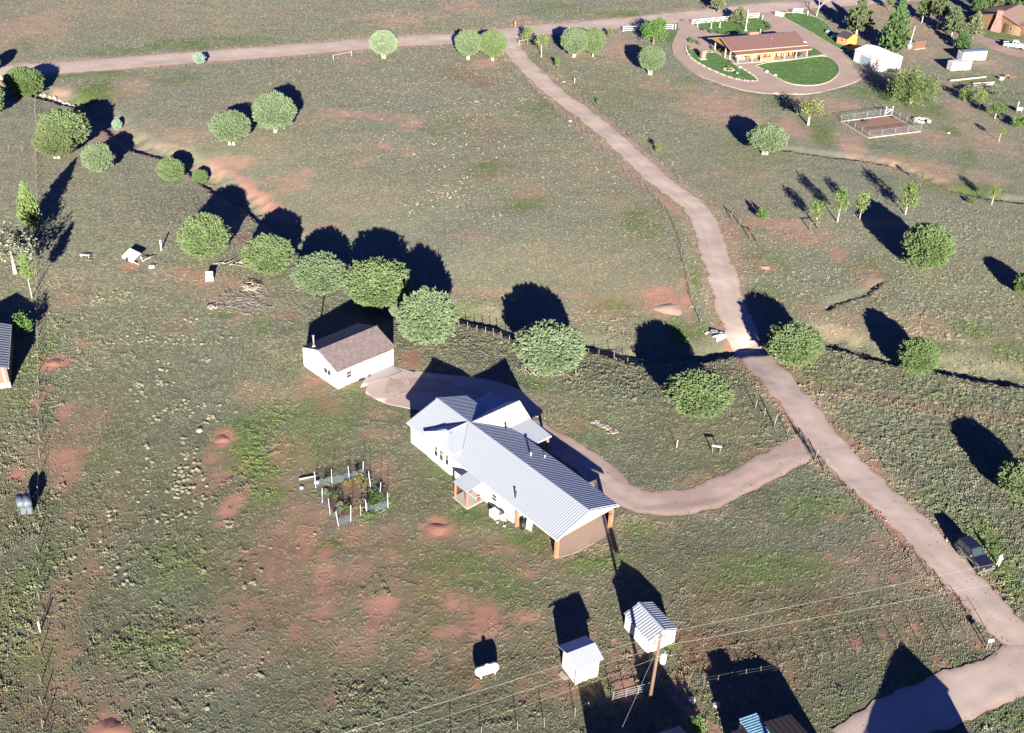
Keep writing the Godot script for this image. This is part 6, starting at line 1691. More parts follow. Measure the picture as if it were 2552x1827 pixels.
func fences():
	rng.seed = 404
	fence("long wire boundary fence of pale posts running up the left side", PackedVector2Array([Vector2(-99.87,-221.26), Vector2(-91.37,-199.41), Vector2(-81.71,-174.33), Vector2(-72.38,-149.92), Vector2(-63.56,-127.23), Vector2(-59.15,-115.92), Vector2(-54.63,-104.41), Vector2(-49.86,-91.74), Vector2(-47.52,-85.56), Vector2(-43.73,-75.69), Vector2(-41.03,-68.95), Vector2(-37.92,-61.27)]), 3.2, 1.25, 0.045, M.greywood, 4, 0)
	fence("wire fence along the near side of the county road, left part", PackedVector2Array([Vector2(-79.52,-237.73), Vector2(-68.68,-240.15), Vector2(-60.88,-243.62), Vector2(-52.95,-247.49), Vector2(-44.20,-251.89)]), 4.5, 1.2, 0.05, M.post)
	fence("wire fence along the near side of the county road, right part", PackedVector2Array([Vector2(-36.64,-255.18), Vector2(-29.17,-259.78), Vector2(-18.96,-264.43)]), 4.5, 1.2, 0.05, M.post)
	fence("wire fence along the far side of the county road, left part", PackedVector2Array([Vector2(-95.02,-250.03), Vector2(-80.04,-257.56), Vector2(-63.85,-263.45), Vector2(-56.01,-267.15), Vector2(-47.01,-271.73)]), 4.5, 1.2, 0.05, M.post)
	fence("wire fence along the far side of the county road, right part", PackedVector2Array([Vector2(-44.82,-272.47), Vector2(-31.17,-278.30), Vector2(-18.78,-282.44), Vector2(-12.86,-284.76), Vector2(-5.01,-289.61), Vector2(6.21,-295.71), Vector2(14.18,-300.24), Vector2(26.52,-306.80), Vector2(42.04,-314.70)]), 5.0, 1.2, 0.05, M.post)
	fence("wire fence of dark steel posts along the left side of the driveway", PackedVector2Array([Vector2(-5.91,-253.38), Vector2(-4.27,-250.33), Vector2(-1.74,-243.80), Vector2(0.66,-238.54), Vector2(3.95,-228.85), Vector2(7.66,-221.19), Vector2(10.60,-215.12), Vector2(14.44,-205.49), Vector2(18.95,-193.41), Vector2(22.89,-183.70), Vector2(25.49,-174.63), Vector2(26.28,-167.19), Vector2(26.57,-159.28)]), 3.2, 1.2, 0.04, M.rod, 4)
	fence("short wire fence above the wash where the driveway bends", PackedVector2Array([Vector2(26.11,-161.06), Vector2(26.25,-153.00), Vector2(26.32,-146.81), Vector2(26.95,-141.13)]), 3.0, 1.2, 0.045, M.greywood, 4)
	fence("wire fence along the right side of the driveway's straight", PackedVector2Array([Vector2(4.94,-250.38), Vector2(7.11,-244.86), Vector2(10.73,-234.34), Vector2(14.95,-226.46), Vector2(19.08,-215.79), Vector2(22.88,-205.75), Vector2(26.75,-197.06), Vector2(28.66,-190.92)]), 4.5, 1.15, 0.04, M.rod)
	fence("wire fence along the near bank of the wash behind the house", PackedVector2Array([Vector2(-7.85,-137.57), Vector2(-5.19,-136.01), Vector2(-2.82,-135.23), Vector2(-0.56,-133.73)]), 1.5, 1.2, 0.055, M.greywood, 4)
	fence("wire fence along the near bank of the wash by the driveway loop", PackedVector2Array([Vector2(10.44,-132.57), Vector2(11.87,-131.88), Vector2(13.91,-131.01), Vector2(15.72,-130.21), Vector2(17.73,-129.49)]), 1.8, 1.2, 0.055, M.greywood, 4)
	fence("wire fence between the driveway loop and the entrance gate", PackedVector2Array([Vector2(31.13,-118.27), Vector2(31.97,-116.45), Vector2(32.84,-114.37), Vector2(34.12,-112.64)]), 2.2, 1.3, 0.06, M.greywood, 4)
	fence("wire fence below the entrance gate along the driveway", PackedVector2Array([Vector2(38.99,-101.46), Vector2(39.54,-99.75), Vector2(40.30,-98.15), Vector2(41.47,-95.24), Vector2(43.36,-90.37), Vector2(44.59,-87.97), Vector2(45.69,-85.38), Vector2(46.77,-82.94), Vector2(47.03,-82.08)]), 3.0, 1.25, 0.045, M.post, 4)
	fence("wire fence of leaning wooden posts along the bottom by the track", PackedVector2Array([Vector2(17.48,-71.46), Vector2(18.99,-71.87), Vector2(21.61,-72.69), Vector2(24.53,-73.47), Vector2(26.48,-74.13), Vector2(28.87,-74.74), Vector2(32.03,-75.85), Vector2(34.21,-76.55), Vector2(38.44,-77.82), Vector2(39.38,-78.07), Vector2(42.27,-78.95), Vector2(45.86,-80.07), Vector2(48.11,-81.02)]), 1.7, 1.35, 0.04, M.post, 4)
	fence("wire fence along the bottom edge left of the pipe gate", PackedVector2Array([Vector2(-6.94,-63.39), Vector2(-3.77,-64.35), Vector2(-1.19,-65.14), Vector2(1.95,-66.00), Vector2(4.33,-66.51), Vector2(7.02,-67.75), Vector2(8.26,-68.53)]), 2.4, 1.25, 0.045, M.greywood, 4)
	fence("faint wire fence leaving the boundary fence at the upper left", PackedVector2Array([Vector2(-95.27,-189.71), Vector2(-92.68,-190.03), Vector2(-90.07,-189.63), Vector2(-87.33,-188.89)]), 2.6, 1.25, 0.05, M.greywood)
	brace("H-shaped timber brace left of the sapling row's bush", Vector2(36.00,-175.16), Vector2(37.04,-172.60), M.post)
	brace("H-shaped timber brace left of the sapling row", Vector2(48.71,-172.09), Vector2(50.19,-172.54), M.post)
	brace("pair of dark timber posts beside the driveway above the weeds", Vector2(37.91,-167.54), Vector2(38.91,-166.53), M.brownwood, 1.7)
	brace("wooden cross-rail on two posts at the mouth of the driveway", Vector2(-1.89,-268.52), Vector2(0.08,-269.81), M.palewood, 1.3)
	brace("low wooden rail on posts below the fence of the county road, left one", Vector2(-43.65,-251.08), Vector2(-39.97,-254.22), M.palewood, 1.2)
	# gates
	var g := thing("pipe_gate", "black steel pipe gate standing open at the house driveway", "gate", Vector2(36.43,-107.47))
	var h := Vector2(35.35,-112.68)
	var q := V(h.x, gy(h.x, h.y), h.y) - g.position
	for y in [0.35, 0.65, 0.95, 1.25]:
		var mb := MB.new()
		mb.tube(V(0, y, 0), q + V(0, y, 0), 0.035, 0.035, 5)
		part("rail", mb, M.black, g)
	for f in [0.0, 0.5, 1.0]:
		var mb := MB.new()
		mb.tube(q * f + V(0, 0.2, 0), q * f + V(0, 1.3, 0), 0.04, 0.04, 5)
		part("upright", mb, M.black, g)
	for n in [[Vector2(36.43,-107.47), "leaning grey gate post by the driveway entrance, nearest the road bend"], [Vector2(37.15,-105.68), "leaning grey gate post by the driveway entrance, nearest the house"], [Vector2(32.83,-114.44), "pale fence post in the brush above the driveway entrance"]]:
		var o := thing("gate_post", n[1], "post", n[0], 0.0, "posts at the driveway entrance")
		var mb := MB.new(true)
		mb.tube(V(0, -0.3, 0), V(0.18, 1.9, 0.05), 0.08, 0.07, 7)
		part("shaft", mb, M.greywood, o)
	var lp := thing("steel_gate", "second steel gate leaf lying back along the fence in dark brush", "gate", Vector2(35.91,-108.26))
	var e := Vector2(38.15,-103.42)
	q = V(e.x, gy(e.x, e.y), e.y) - lp.position
	for y in [0.3, 0.6, 0.9, 1.2]:
		var mb := MB.new()
		mb.tube(V(0, y, 0), q + V(0, y, 0), 0.03, 0.03, 5)
		part("rail", mb, M.rod, lp)
	var pg := thing("pipe_gate", "pale tube gate in the deep shade below the utility pole", "gate", Vector2(10.48,-69.74))
	e = Vector2(13.79,-70.98)
	q = V(e.x, gy(e.x, e.y), e.y) - pg.position
	for y in [0.3, 0.6, 0.9, 1.2]:
		var mb := MB.new()
		mb.tube(V(0, y, 0), q + V(0, y, 0), 0.02, 0.02, 5)
		part("rail", mb, M.steel, pg)
	for f in [0.0, 0.38, 0.72, 1.0]:
		var mb := MB.new()
		mb.tube(q * f + V(0, 0.1, 0), q * f + V(0, 1.28, 0), 0.04, 0.04, 6)
		part("upright", mb, M.steel, pg)
	post_at("white_post", "white capped post along the boundary fence in the lower left pasture", Vector2(-43.38,-74.90), 1.3, 0.08, M.white)
	post_at("white_post", "thin white marker right of the driveway's straight near the county road", Vector2(10.84,-242.50), 0.9, 0.1, M.white)
	post_at("road_marker", "small yellow marker post on the far verge of the county road", Vector2(-3.14,-283.65), 1.4, 0.12, M.yellow)
	for n in [[Vector2(8.52,-242.68), "flat pale stone in the grass right of the driveway's straight"], [Vector2(9.46,-218.38), "white drain pipe end beside the driveway's left fence"], [Vector2(17.76,-70.25), "pale flat stone by the bottom fence near the pipe gate"], [Vector2(19.93,-69.77), "grey stone with a shadow below the bottom fence"], [Vector2(87.05,-221.68), "pale flat stone below the fenced pen"], [Vector2(-36.91,-107.89), "small white stake in the middle of the left pasture"]]:
		var o := thing("stone", n[1], "stone", n[0])
		part("stone_body", rock(0.42, 3), M.palestone, o, V(0, 0.02, 0))

# ---------------------------------------------------------------- vehicles
func wheel(o: Node3D, x: float, z: float, r: float):
	var s := signf(z)
	var t := MB.new(true)
	t.lathe(V(x, r, z - 0.12), V(0, 0, 1), [Vector2(0.0, r * 0.6), Vector2(0.0, r * 0.9), Vector2(0.04, r), Vector2(0.2, r), Vector2(0.24, r * 0.9), Vector2(0.24, r * 0.6)], 18)
	var w := part("wheel", t, M.rubber, o)
	var d := MB.new(true)
	d.lathe(V(x, r, z - 0.1 * s), V(0, 0, s), [Vector2(0.0, r * 0.62), Vector2(0.17, r * 0.62), Vector2(0.19, r * 0.5), Vector2(0.14, r * 0.35), Vector2(0.2, r * 0.16), Vector2(0.21, 0.0)], 14)
	part("rim", d, M.steel, w)

func hull(mb: MB, rows: Array):
	# rows of [x, y, half width]: a closed shell through rings of top and bottom points
	for k in rows.size() - 1:
		var a: Array = rows[k]
		var b: Array = rows[k + 1]
		mb.quad(V(a[0], a[1], -a[2]), V(b[0], b[1], -b[2]), V(b[0], b[1], b[2]), V(a[0], a[1], a[2]))

func vehicle(called: String, label: String, p: Vector2, yaw: float, paint: Material, kind: String, trim: Material) -> Node3D:
	var o := thing(called, label, "car" if kind == "suv" else "pickup truck", p, yaw)
	var suv := kind == "suv"
	var rear := -2.05 if suv else -2.9
	var nose := 2.2 if suv else 2.85
	var belt := 1.08
	var hood0 := 0.62 if suv else 1.15
	var hw := 0.86 if suv else 0.95
	var body := MB.new()
	var side := PackedVector2Array([Vector2(rear, 0.5), Vector2(nose - 0.1, 0.48), Vector2(nose, 0.62), Vector2(nose - 0.04, 0.93), Vector2(nose - 0.2, 1.0), Vector2(hood0, belt), Vector2(rear + 0.05, belt), Vector2(rear, 0.9)])
	body.prism(side, -hw * 0.8, -hw, 1.0)
	body.prism(side, -hw * 0.8, hw * 0.8, 1.0)
	body.prism(side, hw * 0.8, hw, 0.985)
	part("body", body, paint, o)
	var roof_y := 1.74 if suv else 1.86
	var c0 := (rear + 0.06) if suv else -0.95
	var cab := MB.new()
	var r0 := c0 + (0.16 if suv else 0.1)
	var r1 := hood0 - 0.62
	var lw := hw * 0.97
	var tw := hw * 0.8
	var lo := [V(c0, belt, -lw), V(c0, belt, lw), V(hood0, belt, lw), V(hood0, belt, -lw)]
	var hi := [V(r0, roof_y, -tw), V(r0, roof_y, tw), V(r1, roof_y, tw), V(r1, roof_y, -tw)]
	for k in 4:
		cab.quad(lo[k], lo[(k + 1) % 4], hi[(k + 1) % 4], hi[k])
	cab.quad(hi[0], hi[1], hi[2], hi[3])
	part("cab", cab, paint, o)
	var rf := MB.new()
	rf.box(V((r0 + r1) / 2, roof_y + 0.015, 0), V(r1 - r0 - 0.06, 0.05, tw * 1.9))
	if suv:
		for k in 4:
			rf.box(V(r0 + 0.25 + k * 0.4, roof_y + 0.05, 0), V(0.1, 0.03, tw * 1.6))
	part("roof", rf, paint, o)
	# glass, a little proud of the cab faces
	var gl := func(a: Vector3, b: Vector3, d: Vector3, e: Vector3, f0: float, f1: float, v0: float, v1: float, name_: String):
		var n := (b - a).cross(e - a).normalized()
		var mid := (a + b + d + e) / 4.0
		if n.dot(mid - V((c0 + hood0) / 2.0, 1.3, 0)) < 0.0:
			n = -n
		var g := MB.new()
		var p0 := a.lerp(b, f0).lerp(e.lerp(d, f0), v0) + n * 0.012
		var p1 := a.lerp(b, f1).lerp(e.lerp(d, f1), v0) + n * 0.012
		var p2 := a.lerp(b, f1).lerp(e.lerp(d, f1), v1) + n * 0.012
		var p3 := a.lerp(b, f0).lerp(e.lerp(d, f0), v1) + n * 0.012
		g.quad(p0, p1, p2, p3)
		g.quad(p0 - n * 0.02, p1 - n * 0.02, p2 - n * 0.02, p3 - n * 0.02)
		part(name_, g, M.glass if name_ != "windscreen" else M.windscreen, o)
	gl.call(lo[2], lo[3], hi[3], hi[2], 0.07, 0.93, 0.1, 0.92, "windscreen")
	gl.call(lo[0], lo[1], hi[1], hi[0], 0.1, 0.9, 0.15, 0.88, "rear_window")
	for s in [[lo[1], lo[2], hi[2], hi[1]], [lo[0], lo[3], hi[3], hi[0]]]:
		if suv:
			gl.call(s[0], s[1], s[2], s[3], 0.06, 0.46, 0.12, 0.86, "window")
			gl.call(s[0], s[1], s[2], s[3], 0.54, 0.9, 0.12, 0.86, "window")
		else:
			gl.call(s[0], s[1], s[2], s[3], 0.08, 0.46, 0.15, 0.86, "window")
			gl.call(s[0], s[1], s[2], s[3], 0.54, 0.86, 0.15, 0.86, "window")
	if not suv:
		bars(o, "bed_floor", [[V(rear + 0.1, belt + 0.003, -hw * 0.82), V(c0 - 0.12, belt + 0.02, hw * 0.82)]], M.black)
		bars(o, "bed_rail", [[V(rear + 0.02, belt, hw * 0.84), V(c0 - 0.02, belt + 0.12, hw * 0.99)], [V(rear + 0.02, belt, -hw * 0.99), V(c0 - 0.02, belt + 0.12, -hw * 0.84)], [V(rear, belt, -hw * 0.83), V(rear + 0.1, belt + 0.12, hw * 0.83)]], paint)
	var fx := 1.38 if suv else 1.85
	var bx := -1.22 if suv else -1.7
	for z in [hw - 0.06, -hw + 0.06]:
		for x in [fx, bx]:
			wheel(o, x, z, 0.37)
			var fl := MB.new()
			for k in 10:
				var a0 := PI * k / 10.0
				var a1 := PI * (k + 1) / 10.0
				var zo: float = z + 0.09 * signf(z)
				fl.quad(V(x + cos(a0) * 0.43, 0.38 + sin(a0) * 0.43, zo), V(x + cos(a1) * 0.43, 0.38 + sin(a1) * 0.43, zo), V(x + cos(a1) * 0.52, 0.38 + sin(a1) * 0.52, zo - 0.02 * signf(z)), V(x + cos(a0) * 0.52, 0.38 + sin(a0) * 0.52, zo - 0.02 * signf(z)))
			part("wheel_arch", fl, trim, o)
	bars(o, "bumper", [[V(nose - 0.05, 0.45, -hw * 0.98), V(nose + 0.1, 0.62, hw * 0.98)], [V(rear - 0.1, 0.48, -hw * 0.95), V(rear + 0.02, 0.64, hw * 0.95)]], trim)
	bars(o, "grille", [[V(nose - 0.06, 0.66, -hw * 0.5), V(nose + 0.012, 0.88, hw * 0.5)]], M.black)
	bars(o, "headlight", [[V(nose - 0.05, 0.7, hw * 0.58), V(nose + 0.02, 0.87, hw * 0.9)], [V(nose - 0.05, 0.7, -hw * 0.9), V(nose + 0.02, 0.87, -hw * 0.58)]], M.bluegrey)
	bars(o, "taillight", [[V(rear - 0.02, 0.72, hw * 0.72), V(rear + 0.05, 0.98, hw * 0.94)], [V(rear - 0.02, 0.72, -hw * 0.94), V(rear + 0.05, 0.98, -hw * 0.72)]], M.red)
	bars(o, "mirror", [[V(hood0 - 0.25, belt + 0.08, hw), V(hood0 - 0.12, belt + 0.24, hw + 0.2)], [V(hood0 - 0.25, belt + 0.08, -hw - 0.2), V(hood0 - 0.12, belt + 0.24, -hw)]], trim)
	bars(o, "side_trim", [[V(bx + 0.55, 0.6, hw + 0.002), V(fx - 0.55, 0.72, hw + 0.02)], [V(bx + 0.55, 0.6, -hw - 0.02), V(fx - 0.55, 0.72, -hw - 0.002)]], trim)
	return o

# ---------------------------------------------------------------- the person
func person():
	# one skin: tapered capsules joined by a smooth minimum, meshed as surface nets
	var o := thing("person", "person in white top and pale trousers standing by the front of the dark parked car", "person", Vector2(52.45, -90.44), 66.7 - 90.0 - 80.0)
	var white := Color(0.72, 0.74, 0.78)
	var pale := Color(0.6, 0.62, 0.66)
	var skin := Color(0.42, 0.24, 0.17)
	var shoe := Color(0.05, 0.05, 0.05)
	var B := [
		[V(0, 1.0, 0), V(0, 1.2, 0.01), 0.15, 0.165, white], [V(0, 1.2, 0.01), V(0, 1.42, 0.0), 0.165, 0.14, white], [V(-0.16, 1.43, 0), V(0.16, 1.43, 0), 0.085, 0.085, white],
		[V(0, 1.45, 0), V(0, 1.56, 0.03), 0.06, 0.06, skin], [V(0, 1.63, 0.04), V(0, 1.72, 0.03), 0.085, 0.1, skin], [V(0, 1.62, 0.13), V(0, 1.66, 0.125), 0.018, 0.012, skin],
		[V(-0.09, 1.0, 0), V(0.09, 1.0, 0), 0.12, 0.12, pale], [V(0.1, 0.95, 0), V(0.12, 0.5, 0.03), 0.1, 0.07, pale], [V(0.12, 0.5, 0.03), V(0.13, 0.1, -0.02), 0.068, 0.05, pale], [V(-0.1, 0.95, 0), V(-0.11, 0.5, 0.06), 0.1, 0.07, pale], [V(-0.11, 0.5, 0.06), V(-0.12, 0.1, 0.02), 0.068, 0.05, pale],
		[V(0.13, 0.05, -0.03), V(0.14, 0.04, 0.16), 0.05, 0.04, shoe], [V(-0.12, 0.05, 0.0), V(-0.14, 0.04, 0.2), 0.05, 0.04, shoe],
		[V(0.21, 1.42, 0), V(0.29, 1.14, 0.04), 0.062, 0.05, white], [V(0.29, 1.14, 0.04), V(0.16, 1.08, 0.28), 0.048, 0.038, white], [V(0.16, 1.08, 0.28), V(0.11, 1.08, 0.36), 0.036, 0.03, skin],
		[V(-0.21, 1.42, 0), V(-0.29, 1.14, 0.04), 0.062, 0.05, white], [V(-0.29, 1.14, 0.04), V(-0.15, 1.12, 0.28), 0.048, 0.038, white], [V(-0.15, 1.12, 0.28), V(-0.1, 1.13, 0.36), 0.036, 0.03, skin]]
	for s in [1.0, -1.0]:
		for f in 4:
			var a := V(s * (0.12 - 0.018 * f), 1.085 - 0.012 * f, 0.36)
			B.append([a, a + V(-s * 0.01, -0.01, 0.045 + 0.006 * (1.5 - absf(f - 1.5))), 0.0095, 0.009, skin])
		B.append([V(s * 0.13, 1.1, 0.33), V(s * 0.145, 1.125, 0.38), 0.011, 0.009, skin])
	var cell := 0.019
	var lo := V(-0.4, -0.04, -0.22)
	var dims := Vector3i(43, 99, 36)
	var field := PackedFloat32Array()
	field.resize(dims.x * dims.y * dims.z)
	field.fill(1.0)
	for b in B:
		var bl: Vector3 = (b[0] as Vector3).min(b[1]) - V(1, 1, 1) * (maxf(b[2], b[3]) + 0.08)
		var bh: Vector3 = (b[0] as Vector3).max(b[1]) + V(1, 1, 1) * (maxf(b[2], b[3]) + 0.08)
		var i0 := Vector3i((bl - lo) / cell).clamp(Vector3i.ZERO, dims - Vector3i.ONE)
		var i1 := Vector3i((bh - lo) / cell).clamp(Vector3i.ZERO, dims - Vector3i.ONE)
		var ab: Vector3 = b[1] - b[0]
		for z in range(i0.z, i1.z + 1):
			for y in range(i0.y, i1.y + 1):
				for x in range(i0.x, i1.x + 1):
					var p := lo + V(x, y, z) * cell
					var t := clampf((p - b[0]).dot(ab) / maxf(ab.length_squared(), 1e-6), 0.0, 1.0)
					var d: float = p.distance_to(b[0] + ab * t) - lerpf(b[2], b[3], t)
					var k := (z * dims.y + y) * dims.x + x
					var kk := 0.03 if b[2] > 0.02 else 0.008
					var h := clampf(0.5 + 0.5 * (field[k] - d) / kk, 0.0, 1.0)
					field[k] = lerpf(field[k], d, h) - kk * h * (1.0 - h)
	var vert := {}
	var st := SurfaceTool.new()
	st.begin(Mesh.PRIMITIVE_TRIANGLES)
	var n := 0
	var sx := 1
	var sy := dims.x
	var sz := dims.x * dims.y
	for z in dims.z - 1:
		for y in dims.y - 1:
			for x in dims.x - 1:
				var k := z * sz + y * sy + x
				var neg := 0
				for c in 8:
					if field[k + (c & 1) * sx + ((c >> 1) & 1) * sy + (c >> 2) * sz] < 0.0:
						neg += 1
				if neg == 0 or neg == 8:
					continue
				var sum := Vector3.ZERO
				var cnt := 0
				for e in [[0, 1], [2, 3], [4, 5], [6, 7], [0, 2], [1, 3], [4, 6], [5, 7], [0, 4], [1, 5], [2, 6], [3, 7]]:
					var ca := V(e[0] & 1, (e[0] >> 1) & 1, e[0] >> 2)
					var cb := V(e[1] & 1, (e[1] >> 1) & 1, e[1] >> 2)
					var fa := field[k + int(ca.x) * sx + int(ca.y) * sy + int(ca.z) * sz]
					var fb := field[k + int(cb.x) * sx + int(cb.y) * sy + int(cb.z) * sz]
					if (fa < 0.0) != (fb < 0.0):
						sum += ca.lerp(cb, fa / (fa - fb))
						cnt += 1
				var p := lo + (V(x, y, z) + sum / cnt) * cell
				var bd := 9.0
				var col := white
				for b in B:
					var ab: Vector3 = b[1] - b[0]
					var t := clampf((p - b[0]).dot(ab) / maxf(ab.length_squared(), 1e-6), 0.0, 1.0)
					var d: float = p.distance_to(b[0] + ab * t) - lerpf(b[2], b[3], t)
					if d < bd:
						bd = d
						col = b[4]
				vert[k] = n
				n += 1
				st.set_color(col)
				st.add_vertex(p)
	for k in vert:
		for ax in [[sx, sy, sz], [sy, sz, sx], [sz, sx, sy]]:
			var a: float = field[k]
			var b: float = field[k + ax[0]]
			if (a < 0.0) == (b < 0.0):
				continue
			var q := [k, k - ax[1], k - ax[1] - ax[2], k - ax[2]]
			if not (vert.has(q[1]) and vert.has(q[2]) and vert.has(q[3])):
				continue
			var order := [0, 1, 2, 0, 2, 3] if a > 0.0 else [0, 2, 1, 0, 3, 2]
			for i in order:
				st.add_index(vert[q[i]])
	st.generate_normals()
	part("figure", st.commit(), M.skinned, o)
	var hair := MB.new(true)
	hair.lathe(V(0, 1.66, 0.0), V(0, 1, -0.15), [Vector2(-0.06, 0.085), Vector2(0.0, 0.112), Vector2(0.08, 0.108), Vector2(0.14, 0.07), Vector2(0.165, 0.0)], 14)
	part("hair", hair, M.black, o)
	var phone := thing("tablet", "small dark device held in the hands of the person by the car", "device", spot(o, 0.0, 0.43), 66.7 - 170.0, "", 1.08)
	var ph := MB.new()
	ph.obox(Vector3.ZERO, Vector3(0.24, 0.02, 0.16), Basis(Vector3.RIGHT, 0.6))
	part("slab", ph, M.black, phone)

# ---------------------------------------------------------------- barn and the buildings below the frame
func barn():
	var p := Vector2(-62.33,-115.20)
	var o := thing("barn", "weathered barn at the left edge with a streaked blue grey metal roof and rusty front", "barn", p, -20.0)
	var w := MB.new()
	w.xf = Transform3D(Basis(Vector3.UP, PI / 2), Vector3.ZERO)
	gable(w, 0.0, 10.5, -7.0, 0.0, 2.9, -3.5, 4.2)
	part("wall", w, M.rust, o)
	slope(o, V(0.25, 2.9, 0.2), V(0.25, 2.9, -10.7), V(-3.5, 4.25, -10.7), V(-3.5, 4.25, 0.2), M.rustroof, 0.6, 0.03)
	slope(o, V(-7.25, 2.9, -10.7), V(-7.25, 2.9, 0.2), V(-3.5, 4.25, 0.2), V(-3.5, 4.25, -10.7), M.rustroof, 0.6, 0.03)
	bars(o, "foundation", [[V(-7.1, -0.4, -0.1), V(0.06, 0.75, 0.08)]], M.palestone)
	for k in 22:
		var s := MB.new()
		s.box(V(-6.85 + k * 0.32, 1.85, 0.03 + 0.01 * (k % 3)), V(0.29, 2.1, 0.03))
		part("board", s, M.rust if k % 4 else M.palewood, o)
	bars(o, "roof_edge", [[V(0.2, 2.78, -10.7), V(0.3, 2.9, 0.2)]], M.whitemetal)

func below_frame():
	# three buildings whose shadows and roof edges come in from below the picture
	var o := thing("cabin", "cabin just below the frame, its stepped shadow lying round the pipe gate", "house", Vector2(9.0, -59.6), -12.0)
	var w := MB.new()
	w.box(V(4.7, 1.3, 3.8), V(9.6, 3.2, 7.6))
	w.box(V(1.1, 1.3, -1.0), V(2.2, 3.2, 2.2))
	part("wall", w, M.white, o)
	var tw := MB.new()
	tw.prism(PackedVector2Array([Vector2(5.5, -0.3), Vector2(9.2, -0.3), Vector2(9.2, 2.65), Vector2(7.3, 4.4), Vector2(5.5, 4.0)]), 0.4, 6.5)
	part("tower", tw, M.white, o)
	slope(o, V(9.4, 2.6, 6.7), V(9.4, 2.6, 0.3), V(7.3, 4.46, 0.3), V(7.3, 4.46, 6.7), M.galvdark)
	slope(o, V(5.4, 4.0, 0.3), V(5.4, 4.0, 6.7), V(7.3, 4.46, 6.7), V(7.3, 4.46, 0.3), M.galvdark)
	var g := thing("lean_to", "low grey green roof peeping in at the bottom edge below the utility pole", "shed", Vector2(26.68,-164.27), 0.0)
	g.position = Vector3(14.84,2.30,-64.96) - V(0, 2.3, 0)
	g.rotation.y = deg_to_rad(25)
	var gw := MB.new()
	gable(gw, -1.4, 1.4, -0.2, 2.6, 1.75, 1.2, 2.2)
	part("wall", gw, M.greywood, g)
	slope(g, V(-1.5, 1.72, 2.75), V(1.5, 1.72, 2.75), V(1.1, 2.3, 1.2), V(-1.1, 2.3, 1.2), M.tank)
	slope(g, V(1.5, 1.72, -0.35), V(-1.5, 1.72, -0.35), V(-1.1, 2.3, 1.2), V(1.1, 2.3, 1.2), M.tank)
	var b := thing("annex_shed", "small white shed with a pale blue metal roof at the bottom edge", "shed", Vector2(21.04, -65.96), -22.0)
	var bw := MB.new()
	bw.box(V(0.8, 1.3, 1.5), V(1.5, 3.1, 2.8))
	part("wall", bw, M.white, b)
	slope(b, V(-0.06, 2.9, 3.1), V(-0.06, 2.9, 0.0), V(1.66, 3.02, 0.0), V(1.66, 3.02, 3.1), M.blueroof, 0.25, 0.03)
	var c := thing("workshop", "building at the bottom edge with a dark brown roof slope in shade", "house", Vector2(20.2, -64.7), -21.8)
	var cw := MB.new()
	cw.xf = Transform3D.IDENTITY
	gable(cw, 0.15, 5.75, 0.35, 12.4, 2.6, 6.4, 3.8)
	part("wall", cw, M.white, c)
	slope(c, V(5.9, 2.7, 0.0), V(0.0, 2.7, 0.0), V(0.0, 3.9, 6.4), V(5.9, 3.9, 6.4), M.darkbrown, 0.5, 0.02)
	slope(c, V(0.0, 2.7, 12.8), V(5.9, 2.7, 12.8), V(5.9, 3.9, 6.4), V(0.0, 3.9, 6.4), M.darkbrown, 0.5, 0.02)
	pipe(c, "chimney", V(1.3, 3.4, 6.0), V(1.3, 4.7, 6.0), 0.16, M.steel, 0.22)
	var h := thing("farmhouse", "tall gabled house just below the frame, its pointed shadow lying over the track", "house", Vector2(41.1, -61.2), 28.9)
	var hw := MB.new()
	hw.xf = Transform3D(Basis(Vector3.UP, PI / 2), Vector3.ZERO)
	gable(hw, -10.0, -0.2, -2.5, 2.5, 3.85, 0.0, 4.95)
	part("wall", hw, M.white, h)
	slope(h, V(2.7, 3.85, 10.2), V(2.7, 3.85, 0.0), V(0, 5.05, 0.0), V(0, 5.05, 10.2), M.galvdark)
	slope(h, V(-2.7, 3.85, 0.0), V(-2.7, 3.85, 10.2), V(0, 5.05, 10.2), V(0, 5.05, 0.0), M.galvdark)
	rng.seed = 8
	var bb := bushy_crown()
	piece("shrub", "shrub at the bottom edge right of the grey green roof", "", bb, [17.58,-66.68,0.86,1.01,1.01], 0, null, "shrub")

